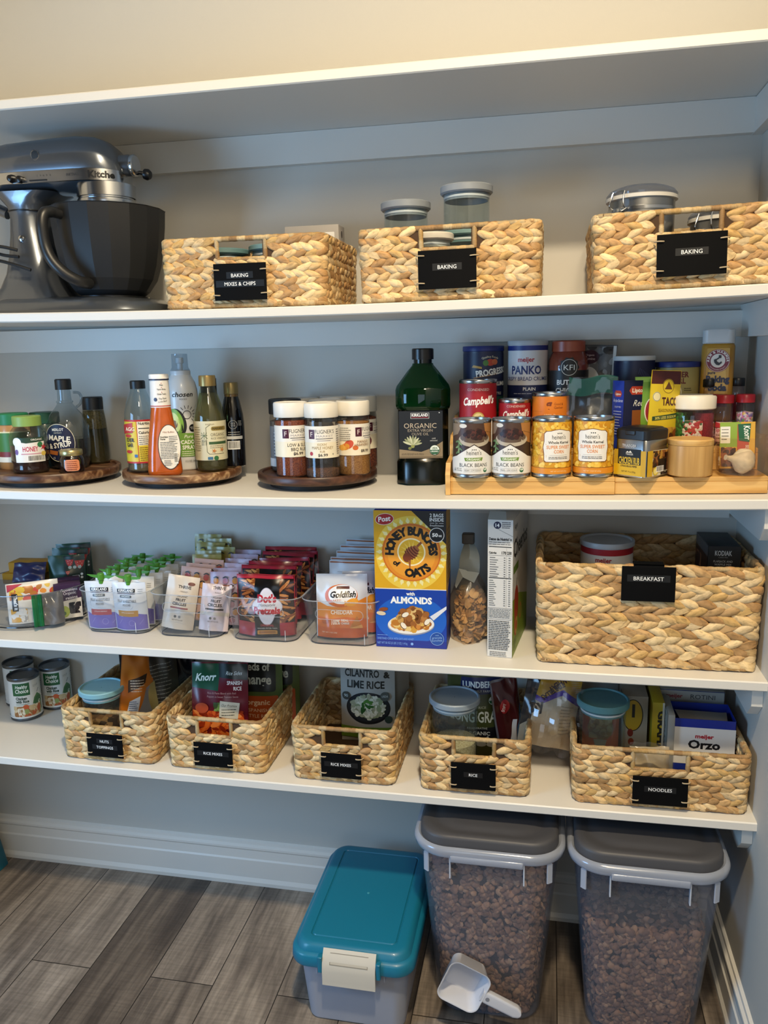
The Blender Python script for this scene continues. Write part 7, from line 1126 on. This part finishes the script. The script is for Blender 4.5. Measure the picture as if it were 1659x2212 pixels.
pouch('rice_mix_pouch', 'red and green Spanish rice packet leaning in the rice mixes basket', 'pouch', 0.132, 0.208, 0.022, (-0.722, -0.235, zr_ + 0.001), '#5d1420', a, rz=0.10, lean=-0.16, seed=71, crumple=0.0022, rough=0.22)
def seeds_art():
    a = Art(); a.rect(-0.065, 0, 0.065, 0.215, '#4a5a26'); a.rr(-0.05, 0.118, 0.05, 0.200, 0.006, '#12160f'); a.text('Seeds of', 0.0, 0.168, 0.019, '#d2d6c6', w=0.074, bold=0.03); a.text('Change', 0.0, 0.136, 0.022, '#d2d6c6', w=0.080, bold=0.03); a.rr(-0.055, 0.02, 0.055, 0.108, 0.004, '#a8481c'); a.text('organic', 0.008, 0.086, 0.013, '#dcbfa0', w=0.056, bold=0.02); a.text('SPANISH', 0.008, 0.068, 0.0085, '#dcbfa0', w=0.05); a.text('STYLE RICE', 0.008, 0.054, 0.0085, '#dcbfa0', w=0.06); return a
sd = pouch('rice_mix_pouch', 'olive and orange organic rice pouch right behind the Spanish rice packet', 'pouch', 0.130, 0.217, 0.024, (-0.664, -0.150, zr_), '#4a5a26', seeds_art(), rz=0.1, lean=-0.06, seed=72, crumple=0.002)
dup(sd, (-0.638, -0.100, zr_), label='olive and orange organic rice pouch deeper in the rice mixes basket', rot=(-0.05, 0, 0.06))
zr2 = bz(4, -0.416) + 0.008
a = Art(); a.rect(-0.064, 0.0, 0.064, 0.215, '#9d9a92'); a.text('organic', -0.004, 0.1835, 0.013, '#17180f', w=0.05, bold=0.04); a.text('CILANTRO', -0.012, 0.1605, 0.0170, '#15160f', w=0.082, bold=0.03); a.text('&', 0.046, 0.160, 0.014, '#15160f', bold=0.05); a.text('LIME RICE', -0.003, 0.1345, 0.0170, '#15160f', w=0.088, bold=0.03); a.ell(0.002, 0.086, 0.052, 0.039, '#16181c', 44); a.ell(0.002, 0.088, 0.049, 0.035, '#23262a', 44); a.blobs(-0.036, 0.064, 0.040, 0.116, 260, 0.0042, ('#b5b298', '#c9c6ae', '#9a9a7c', '#8a9470', '#d6d2bc'), 8, 1.7, oval=True)
for k in range(8): a.ell(-0.002 + 0.010 * cos(k * 1.7), 0.092 + 0.013 * sin(k * 2.1), 0.009, 0.0032, ('#2f5a24', '#47742f', '#254a1d')[k % 3], 14, k * 0.8)
a.ell(0.042, 0.116, 0.011, 0.011, '#4a4d48', 24); a.text('USDA', 0.042, 0.114, 0.005, '#c9ccc4', w=0.014); a.ell(-0.050, 0.114, 0.010, 0.010, '#3a3d38', 24); a.text('90', -0.050, 0.111, 0.007, '#c9ccc4'); a.ell(0.050, 0.060, 0.009, 0.009, '#2c3a34', 24); a.rect(-0.064, 0.012, 0.064, 0.040, '#5d7a26'); a.text('NET WT 8 OZ (227g)', -0.004, 0.022, 0.005, '#2c3a10', w=0.05)
for k in range(4): a.rr(0.022 + k * 0.011, 0.018, 0.031 + k * 0.011, 0.030, 0.001, '#3f5a18')
cl_ = pouch('rice_mix_pouch', 'grey cilantro lime rice pouch standing in the emptier rice mixes basket', 'pouch', 0.128, 0.217, 0.024, (-0.398, -0.125, zr2), '#9d9a92', a, rz=0.02, lean=-0.03, seed=73, crumple=0.0015)
pouch('rice_mix_pouch', 'grey rice pouch half hidden behind the cilantro lime rice pouch', 'pouch', 0.128, 0.215, 0.022, (-0.372, -0.085, zr2), '#86837c', None, rz=0.05, lean=-0.02, seed=74)
zr3 = bz(4, -0.136) + 0.008
glass_jar('glass_jar', 'tall glass jar with grey lid holding a little rice in the rice basket', 'jar', 0.0485, 0.172, (-0.184, -0.224, zr3), '#8795a1', 0.014, SPECK('white_rice', [(0.3, '#a8946c'), (0.5, '#cfbf98'), (0.7, '#e2d6b6')], 350), 0.42)
a = Art(); a.rect(-0.066, 0, 0.066, 0.215, '#40451f'); a.text('Onion', 0.0, 0.200, 0.010, '#17180f', w=0.05, sh=0.3); a.poly([(-0.04, 0.150), (0.046, 0.156), (0.050, 0.192), (-0.036, 0.190)], '#1b2452'); a.text('LUNDBERG', 0.004, 0.168, 0.0135, '#e6e6e0', w=0.074, bold=0.03, rot=0.03); a.text('FAMILY FARMS', 0.010, 0.158, 0.0050, '#d6d6d0', w=0.046); a.ell(0.034, 0.140, 0.0095, 0.0095, '#dfe6e0', 24); a.poly([(0.0248, 0.140), (0.0432, 0.140), (0.040, 0.1335), (0.028, 0.1335)], '#2f6a45'); a.text('BROWN RICE', -0.006, 0.1235, 0.0052, '#b8b89a', w=0.05); a.text('LONG GRAIN', 0.0, 0.092, 0.0250, '#d3d3c2', w=0.120, bold=0.02); a.poly([(-0.05, 0.060), (0.010, 0.050), (0.060, 0.064), (0.062, 0.085), (0.01, 0.078), (-0.05, 0.082)], '#17181c'); a.text('REGENERATIVE', 0.0, 0.0755, 0.0045, '#c9c9bc', w=0.044); a.text('ORGANIC', 0.0, 0.0615, 0.0085, '#dcdcd0', w=0.056, bold=0.02)
a.ell(0.034, 0.040, 0.014, 0.008, '#c2c2b6', 20, 0.2); a.ell(0.022, 0.052, 0.003, 0.008, '#c2c2b6', 16, -0.2); a.ell(0.008, 0.040, 0.012, 0.007, '#a8a89c', 20, -0.2)
pouch('rice_bag', 'olive long grain rice bag standing behind the grey-lidded jar', 'bag', 0.134, 0.218, 0.045, (-0.140, -0.160, zr3), '#34381a', a, rz=0.03, lean=-0.03, seed=75, crumple=0.003, rough=0.3)
a = Art(); a.rect(-0.030, 0, 0.030, 0.19, '#4a1a1c'); a.poly([(-0.006, 0.0), (0.030, 0.0), (0.030, 0.13), (0.012, 0.08)], '#2a6a9a'); a.ell(-0.010, 0.135, 0.012, 0.016, '#a82a2e', 24); a.text('SOFT', -0.010, 0.132, 0.0075, '#e8dcd8', w=0.018, rot=1.1, bold=0.03); a.poly([(-0.030, 0.0), (-0.006, 0.0), (0.010, 0.08), (0.014, 0.1), (0.006, 0.1)], '#d6d8dc')
t = pouch('tortilla_bag', 'red and blue soft tortilla bag between the rice bag and the bread bag', 'bag', 0.066, 0.195, 0.03, (-0.060, -0.170, zr3), '#6d6a70', a, rz=0.55, lean=-0.05, seed=76, crumple=0.005, rough=0.15, roll=-0.12)
# overhanging bread bag, resting on the basket rim
a = Art(); a.rect(-0.058, 0, 0.058, 0.17, '#b8a88c'); a.poly([(-0.058, 0.17), (-0.058, 0.11), (-0.02, 0.10), (0.02, 0.125), (0.058, 0.105), (0.058, 0.17)], '#b58a2c'); a.poly([(-0.058, 0.110), (-0.02, 0.098), (0.02, 0.122), (0.058, 0.100), (0.058, 0.114), (0.02, 0.134), (-0.02, 0.110), (-0.058, 0.120)], '#4a2a8a'); a.poly([(-0.058, 0.17), (-0.030, 0.17), (-0.040, 0.06), (-0.058, 0.04)], '#231d1c'); a.text('WHEAT', 0.004, 0.148, 0.013, '#3a2030', w=0.046, rot=-2.4, bold=0.03); a.text('TORTILLAS', -0.006, 0.132, 0.012, '#2a1a24', w=0.056, rot=-2.4, bold=0.03); a.text('sly', -0.028, 0.082, 0.022, '#241e1c', rot=0.4, bold=0.03); a.small(0.02, 0.098, 0.05, 9, 0.007, 0.0014, '#8a7c68', 4)
t = pouch('tortilla_bag', 'see-through tortilla bag sagging over the rim of the rice basket', 'bag', 0.116, 0.165, 0.036, (-0.002, -0.190, zr3 + 0.052), '#a89678', a, rz=0.10, lean=-0.12, seed=77, crumple=0.005, rough=0.15, roll=0.16, group=None)
t.location = (0.004, -0.187, zr3 + 0.050)
mb = MB(); R = random.Random(8); rows = []
for k in range(11):
    z = -0.004 + 0.15 * k / 10; rows.append([((i / 14 - 0.5) * (0.134 - 0.0015 * k), -0.023 - 0.004 * sin(i * 1.9 + k) - 0.003 * sin(k * 2.3 - i) - 0.006 * (1 if k < 3 else 0) * sin(i * 2.7), z - (0.006 * sin(i * 1.3) if k < 2 else 0)) for i in range(15)])
mb.loft(rows, CLEAR('#f6f6f8', 0.03, '#c8ccd4', 0.06, 1.6), False, False, closed=False); mb.build('clear_film', t, angle=20)
# noodles
zr4 = bz(4, 0.23) + 0.008
glass_jar('glass_jar', 'square-set glass jar with teal lid before an orange pasta print in the noodles basket', 'jar', 0.0475, 0.178, (0.124, -0.206, zr4), '#4f7f86', 0.016)
t = carton('pasta_box', 'orange macaroni box standing inside view behind the teal-lidded jar', 'box', 0.076, 0.022, 0.150, (0.125, -0.142, zr4), '#d0531f', rz=-0.05); a = Art(); a.rect(-0.038, 0, 0.038, 0.150, '#dd5f28'); a.ell(0.0, 0.085, 0.027, 0.028, '#b5894a', 30); a.blobs(-0.024, 0.06, 0.024, 0.110, 50, 0.006, ('#d9b06a', '#c99a4c', '#e2c286', '#b07c34'), 4); a.poly([(-0.014, 0.058), (0.014, 0.058), (0.008, 0.03), (-0.008, 0.03)], '#bfb8ae'); art_flat(a, -0.0112, 'front_print', t)
t = carton('pasta_box', 'pale pasta box with yellow circle between the jar and the yellow box', 'box', 0.052, 0.11, 0.168, (0.193, -0.112, zr4), '#8f887c'); a = Art(); a.rect(-0.026, 0, 0.026, 0.168, '#938d80'); a.ell(-0.004, 0.125, 0.021, 0.036, '#1d1a14', 36); a.ell(-0.004, 0.125, 0.019, 0.034, '#a88a24', 36); a.rect(-0.006, 0.12, 0.0, 0.15, '#1d1a14'); a.ell(-0.008, 0.085, 0.006, 0.009, '#6d2a20', 16); a.ell(-0.006, 0.065, 0.006, 0.008, '#7d3a26', 16); a.ell(0.016, 0.038, 0.009, 0.009, '#3a2030', 24); art_flat(a, -0.0552, 'front_print', t)
t = carton('pasta_box', 'thin yellow cracker box standing spine out in the noodles basket', 'box', 0.024, 0.14, 0.168, (0.237, -0.122, zr4), '#a8921c'); a = Art(); a.rect(-0.012, 0, 0.012, 0.168, '#a8901e'); a.text('GRAHAM', 0.0, 0.095, 0.013, '#1d1a10', w=0.11, rot=-pi / 2, bold=0.05); a.rect(0.008, 0, 0.012, 0.168, '#bdb6a2'); art_flat(a, -0.0702, 'spine_print', t)
t = carton('pasta_box', 'closed rotini pasta box just behind the open orzo box', 'box', 0.132, 0.050, 0.166, (0.315, -0.090, zr4), '#1c2a6a'); a = Art(); a.rect(-0.065, 0.138, 0.065, 0.165, '#a9a69e'); a.text('meijer', -0.036, 0.149, 0.0085, '#8c2a34', w=0.034, bold=0.03); a.text('ROTINI', 0.022, 0.148, 0.0100, '#3a3a3c', w=0.050); art_flat(a, -0.0252, 'front_print', t)
MB().rbox(-0.065, -0.0245, 0.1661, 0.065, 0.0245, 0.1668, M('#a9a69e', 0.5), 0.001, 0.0002).build('box_top', t)
t = carton('rotini_side_box', 'blue pasta box edge showing between the yellow box and orzo box', 'box', 0.014, 0.10, 0.160, (0.2575, -0.180, zr4), '#8d8c86', rz=0.0); a = Art(); a.rect(-0.05, 0, 0.05, 0.16, '#8f8e88'); a.rect(-0.05, 0, 0.05, 0.055, '#1c2a6a'); a.small(-0.045, 0.15, 0.04, 18, 0.005, 0.0016, '#3a3a38', 4); art_flat(a, 0, 'side_print', t, fn=lambda x, z, o: (-0.0072 - o, -x, z))
# open orzo box
OW, OD, OH = 0.118, 0.082, 0.150
t = thing('pasta_box', 'open white and blue orzo box rising from the noodles basket', 'box', (0.3240, -0.180, zr4), 0.0); mb = MB(); OB, OWH, OGR = M('#1c2f8c', 0.4), M('#d8d6d2', 0.45), M('#8f867c', 0.8)
for x0, y0, x1, y1 in ((-OW / 2, -OD / 2, OW / 2, -OD / 2 + .0009), (-OW / 2, OD / 2 - .0009, OW / 2, OD / 2), (-OW / 2, -OD / 2, -OW / 2 + .0009, OD / 2), (OW / 2 - .0009, -OD / 2, OW / 2, OD / 2)): mb.box(x0, y0, 0, x1, y1, OH, OB)
mb.box(-OW / 2, -OD / 2, 0, OW / 2, OD / 2, 0.001, OB); mb.build('carton_body', t)
fl = MB(); fl.add([(-0.05, 0.030, 0.136), (0.045, 0.030, 0.136), (0.050, 0.010, 0.146), (0.044, -0.038, 0.139), (-0.044, -0.038, 0.139), (-0.052, 0.010, 0.146)], [(0, 1, 2, 3, 4, 5)], OGR).build('inner_flap', t)
MB().box(-0.062, -0.039, 0.118, -0.045, 0.036, 0.120, M('#17171a', 0.6)).box(0.044, -0.039, 0.118, 0.062, 0.036, 0.120, M('#17171a', 0.6)).build('corner_shade', t)  # black plates stand for the shade inside the open box
a = Art(); a.rect(-OW / 2, 0.052, OW / 2, OH - 0.018, '#dcdad6'); a.text('meijer', 0.0, 0.1095, 0.0085, '#b02030', w=0.036, bold=0.04); a.text('Orzo', 0.0, 0.0870, 0.0175, '#15161c', w=0.062, bold=0.04); a.text('MADE WITH DURUM SEMOLINA', 0.0, 0.0755, 0.0046, '#33343a', w=0.074); art_flat(a, -OD / 2 - 0.0003, 'front_print', t)
a = Art(); a.rect(-OD / 2, 0.052, OD / 2, OH - 0.018, '#c9ccd6'); a.text('Orzo', 0.0, 0.09, 0.012, '#1c2238', w=0.045, bold=0.04); a.text('meijer', 0.0, 0.106, 0.005, '#a03040', w=0.022); a.small(-0.03, 0.083, 0.03, 2, .005, .0012, '#4a4f66', 3); art_flat(a, 0, 'side_print', t, fn=lambda x, z, o: (-OW / 2 - 0.0003 - o, -x, z))
t = pouch('noodle_bag', 'small clear bag of loose noodles behind the noodles handle hole', 'bag', 0.078, 0.098, 0.040, (0.215, -0.262, zr4), '#b8a88a', None, rz=0.1, lean=-0.1, seed=81, crumple=0.004, rough=0.15)
mb = MB(); rows = [[((i / 12 - 0.5) * 0.086, -0.024 - 0.004 * sin(i * 1.7 + k) + 0.018 * max(0, k / 8 - .5), 0.002 + 0.11 * k / 8) for i in range(13)] for k in range(9)]; mb.loft(rows, CLEAR('#f6f6f6', 0.04, '#c9c9c9', 0.08, 1.6), False, False, closed=False); mb.build('clear_film', t, angle=20)

# ------------------------------------------------------------------ floor: storage bins
FROST = CLEAR('#c4cad8', 0.30, '#b9c2d6', 0.25, 0.9); FROST2 = CLEAR('#f0f1f5', 0.095, '#b4bbcc', 0.22, 0.8)
TEAL = M('#12708f', 0.38, coat=0.15)
t = thing('storage_bin', 'teal-lidded storage bin with almond latch on the floor', 'bin', (-0.376, -0.262, 0.0008))
mb = MB(); shell(mb, [(0, 0.096, 0.145, 0.02), (0.004, 0.104, 0.152, 0.026), (0.03, 0.107, 0.155, 0.028), (0.172, 0.117, 0.170, 0.03)], 8, CLEAR('#c8cedb', 0.55, '#c3c9d8', 0.3, 0.9), 0.002); mb.build('frosted_tub', t, angle=50)
for sx in (-0.075, 0.068): MB().rbox(sx, -0.1745, 0.130, sx + 0.0035, -0.164, 0.168, CLEAR('#dfe4ee', 0.5, '#cfd6e4', 0.2, 1), 0.001).build('tub_rib', t)
mb = MB(); L_ = [(0.158, 0.122, 0.176, 0.034), (0.156, 0.130, 0.186, 0.040), (0.160, 0.1315, 0.1875, 0.041), (0.178, 0.1305, 0.1865, 0.041), (0.182, 0.1275, 0.1835, 0.039), (0.184, 0.122, 0.178, 0.036), (0.194, 0.119, 0.175, 0.035), (0.199, 0.114, 0.170, 0.032), (0.2005, 0.108, 0.164, 0.028), (0.2005, 0.093, 0.150, 0.012), (0.1985, 0.0915, 0.1485, 0.011), (0.1985, 0.0895, 0.1465, 0.010), (0.2005, 0.088, 0.145, 0.009), (0.201, 0.06, 0.11, 0.006)]
mb.loft([rrect(0, 0, hx, hy, r, z, 8) for z, hx, hy, r in L_], TEAL); ld = mb.build('teal_lid', t, angle=40)
for x_ in (-0.066, 0.056): MB().rbox(x_, -0.193, 0.150, x_ + 0.010, -0.178, 0.186, TEAL, 0.003).build('latch_mount', ld)
MB().lathe([(0.003, 0.201), (0.003, 0.2018), (0.001, 0.2022)], M('#3f93a8', 0.4), 16).build('mould_mark', ld)
lt = MB(); AL = M('#c9c3b6', 0.45); prof = [(-0.1955, 0.126), (-0.195, 0.136), (-0.1955, 0.158), (-0.193, 0.172), (-0.187, 0.186), (-0.177, 0.1985), (-0.175, 0.1965), (-0.183, 0.184), (-0.1885, 0.171), (-0.1905, 0.157), (-0.1895, 0.136), (-0.191, 0.126)]
lt.loft([[(x, y, z) for y, z in prof] for x in (-0.0555, -0.0545, 0.0545, 0.0555)], AL); lt.build('almond_latch', t, angle=35)
fr = Art(); fr.rect(-0.040, 0.0, 0.040, 0.0165, '#857e70'); fr.rect(-0.0385, 0.0012, 0.0385, 0.0135, '#b5ae9f')  # latch recess painted flat, its darker border stands for the shade
art_flat(fr, 0, 'recess_shade', t, fn=lambda x, z, o: (x, -0.1932 + z * 0.70 - o * 0.9, 0.1725 + z * 1.22 + o * 0.5))

def kibble_mesh(hx0, hy0, hx1, hy1, r, ztop, n, seed, mound):
    R = random.Random(seed); mb = MB(); KM = [M(c, 0.8) for c in ('#8f6a50', '#a0785a', '#7d5a44', '#ad8260', '#b58e6a', '#866450')]
    base = [(0.0, 1.0), (0.55, 0.8), (0.98, 0.18), (0.8, -0.55), (0.0, -1.0), (-0.8, -0.55), (-0.98, 0.18), (-0.55, 0.8)]
    def piece(c, nrm, s_):
        q = Vector(nrm) + Vector((R.uniform(-1, 1), R.uniform(-1, 1), R.uniform(-1, 1))) * 0.75; q.normalize(); u = q.orthogonal().normalized(); u = (Matrix.Rotation(R.random() * 6.3, 3, q) @ u); v = q.cross(u); ph = R.uniform(.85, 1.15)
        vs = [tuple(c + (u * x * ph + v * y) * s_ + q * 0.0) for x, y in base]; vs += [tuple(c + (u * x * ph + v * y) * s_ * 0.6 + q * s_ * 0.36) for x, y in base] + [tuple(c + (u * x + v * y) * s_ * 0.6 - q * s_ * 0.3) for x, y in base]
        fs = [(i, (i + 1) % 8, 8 + (i + 1) % 8, 8 + i) for i in range(8)] + [(16 + i, 16 + (i + 1) % 8, (i + 1) % 8, i) for i in range(8)] + [tuple(range(8, 16)), tuple(range(23, 15, -1))]
        mb.add(vs, fs, R.choice(KM))
    for _ in range(n):
        z = 0.008 + (ztop - 0.008) * R.random(); k = z / 0.385; hx, hy = hx0 + (hx1 - hx0) * k - 0.0105, hy0 + (hy1 - hy0) * k - 0.0105
        side = R.random(); s_ = R.uniform(0.0058, 0.0082)
        if side < 0.56: c, nr = Vector((R.uniform(-hx, hx), -hy, z)), (0, -1, 0)
        elif side < 0.78: c, nr = Vector((-hx, R.uniform(-hy, hy), z)), (-1, 0, 0)
        else: c, nr = Vector((hx, R.uniform(-hy, hy), z)), (1, 0, 0)
        dx, dy = abs(c.x) - (hx - r), abs(c.y) - (hy - r)
        if dx > 0 and dy > 0:
            l = math.hypot(dx, dy)
            if l > 0: f = r / max(l, 1e-6); c.x = math.copysign(hx - r + dx * min(f, 1), c.x); c.y = math.copysign(hy - r + dy * min(f, 1), c.y)
        if z > ztop - mound and R.random() < (z - ztop + mound) / mound * 0.8: continue
        piece(c - Vector(nr) * R.uniform(0, 0.004), nr, s_)
    k = ztop / 0.385; hx, hy = hx0 + (hx1 - hx0) * k - 0.012, hy0 + (hy1 - hy0) * k - 0.012
    for _ in range(n // 4):
        q = R.random() * 2 * pi; d = R.random() ** 0.4; cx, cy = d * cos(q), d * sin(q); m_ = max(abs(cx), abs(cy), 1e-6); e_ = 0.45 * d / m_ + 0.55
        piece(Vector((hx * cx * e_, hy * cy * e_, ztop - mound + R.uniform(-0.004, 0.01))), (0, 0, 1), R.uniform(0.0058, 0.0082))
    kk = (ztop - mound - 0.012) / 0.385
    mb.loft([rrect(0, 0, hx0 - 0.015, hy0 - 0.015, r, 0.012, 6), rrect(0, 0, hx0 + (hx1 - hx0) * kk - 0.015, hy0 + (hy1 - hy0) * kk - 0.015, r, ztop - mound - 0.004, 6)], M('#2c1d16', 0.9)); return mb
def food_bin(label, x, y, ztop, n, seed, mound):
    t = thing('food_bin', label, 'bin', (x, y, 0.0008), 0, 'kibble bins with charcoal lids'); t.scale = (1.05, 1.0, 1.055)
    hx0, hy0, hx1, hy1 = 0.104, 0.112, 0.137, 0.135
    mb = MB(); shell(mb, [(0, hx0 - 0.012, hy0 - 0.012, 0.04), (0.004, hx0 - 0.003, hy0 - 0.003, 0.046), (0.012, hx0, hy0, 0.048), (0.385, hx1, hy1, 0.058)], 10, FROST2, 0.0022); mb.build('frosted_tub', t, angle=50)
    rim = MB(); rim.loft([rrect(0, 0, hx1 + e, hy1 + e, 0.06 + e, z, 12) for z, e in ((0.372, 0.001), (0.370, 0.006), (0.374, 0.010), (0.384, 0.0115), (0.390, 0.009), (0.392, 0.003), (0.388, -0.003))], CLEAR('#dfe4ee', 0.5, '#c2cada', 0.15, 1.6), False, False)
    rim.rbox(-0.070, -hy1 - 0.0125, 0.364, 0.070, -hy1 - 0.001, 0.378, CLEAR('#dfe4ee', 0.5, '#c2cada', 0.15, 1.6), 0.004); rim.build('rolled_rim', t, angle=50)
    for x0, w, zl, in ((-0.072, 0.003, 0.325), (0.069, 0.003, 0.325)): MB().rbox(x0, -hy1 - 0.006, zl, x0 + w, -hy1 + 0.004, 0.371, CLEAR('#e8ecf4', 0.6, '#dfe6f2', 0.15, 1.2), 0.001).build('tub_rib', t)
    for s_ in (-1, 1):
        q = pi / 4 * 0.85; cx, cy = s_ * (hx1 - 0.055 + 0.0585 * sin(q)), -(hy1 - 0.055 + 0.0585 * cos(q)); r_ = MB(); r_.rbox(-0.006, -0.0018, 0.328, 0.006, 0.0018, 0.370, CLEAR('#e8ecf4', 0.5, '#d2daea', 0.15, 1.2), 0.001); r_.xf(Matrix.Translation((cx, cy, 0)) @ Matrix.Rotation(s_ * q, 4, 'Z')); r_.build('tub_rib', t)
    DG = M('#46464a', 0.5); lid = MB(); lid.loft([rrect(0, 0, hx1 - e, hy1 - e, 0.056, z, 12) for z, e in ((0.386, 0.004), (0.388, 0.0015), (0.404, 0.002), (0.409, 0.004), (0.411, 0.008), (0.4105, 0.018), (0.4085, 0.026), (0.4085, 0.034), (0.4105, 0.040), (0.412, 0.050), (0.412, 0.08))], DG); lid.build('charcoal_lid', t, angle=50)
    k = kibble_mesh(hx0, hy0, hx1, hy1, 0.054, ztop, n, seed, mound).build('kibble', t, angle=50); k['kind'] = 'stuff'
    return t
food_bin('frosted bin nearly full of grey-brown kibble next to the teal bin', -0.1035, -0.236, 0.362, 2600, 3, 0.012)
food_bin('frosted bin two thirds full of kibble in the corner by the baseboard', 0.2105, -0.240, 0.245, 2100, 4, 0.025)
# scoop clipped to the front of the kibble bin
t = thing('measuring_scoop', 'white plastic measuring scoop against the front of a kibble bin', 'scoop', (-0.150, -0.362, 0.118), rot=(-0.10, 0.44, 0.04))
SW = M('#c9ccd6', 0.35, coat=0.2); mb = MB(); lv = [(0, 0.033, 0.014), (0.003, 0.037, 0.016), (0.046, 0.0435, 0.018), (0.048, 0.0455, 0.019)]
out = [[(px, -y, pz) for px, pz, _ in rrect(0, 0, h, h, r, 0, 8)] for y, h, r in lv]; inn = [[(px, -max(y, 0.002), pz) for px, pz, _ in rrect(0, 0, h - 0.0018, h - 0.0018, r - 0.0015, 0, 8)] for y, h, r in lv][::-1]
mb.loft(out + inn, SW, True, True); mb.build('scoop_cup', t, angle=45)
mb = MB(); mb.loft([[(x, -0.040 + (p[0]) * 0.55, p[1]) for p in rrect(0, 0, 0.014, hw, 0.006, 0, 5)] for x, hw in ((0.040, 0.0125), (0.060, 0.013), (0.115, 0.0125), (0.124, 0.009), (0.127, 0.004))], SW); hn = mb.build('scoop_handle', t, angle=45)
m_ = MB(); m_.lathe([(0.0042, 0), (0.0042, 0.0006), (0.001, 0.0006)], M('#7d818c', 0.5), 16); m_.xf(Matrix.Translation((0.053, -0.0478, 0.0)) @ Matrix.Rotation(pi / 2, 4, 'X')); m_.build('hang_hole', hn)
# teal tote at the photo edge
t = thing('tote', 'dark teal plastic tote edge beside the baseboard', 'tote', (-1.545, -0.085, 0.0)); mb = MB()
mb.loft([rrect(0.0, 0, 0.075 + 0.0 - k * 0.22, 0.045, 0.014, k, 5) for k in (0.002, 0.01, 0.06, 0.12, 0.19)], M('#0f5a6c', 0.5)).build('tote_body', t)
for k, z in enumerate((0.020, 0.080, 0.14)): MB().rbox(0.074 - z * 0.22 - 0.004, -0.049, z, 0.074 - z * 0.22 + 0.004, -0.036, z + 0.013, M('#0c1014', 0.7), 0.003).build('rubber_pad', t)
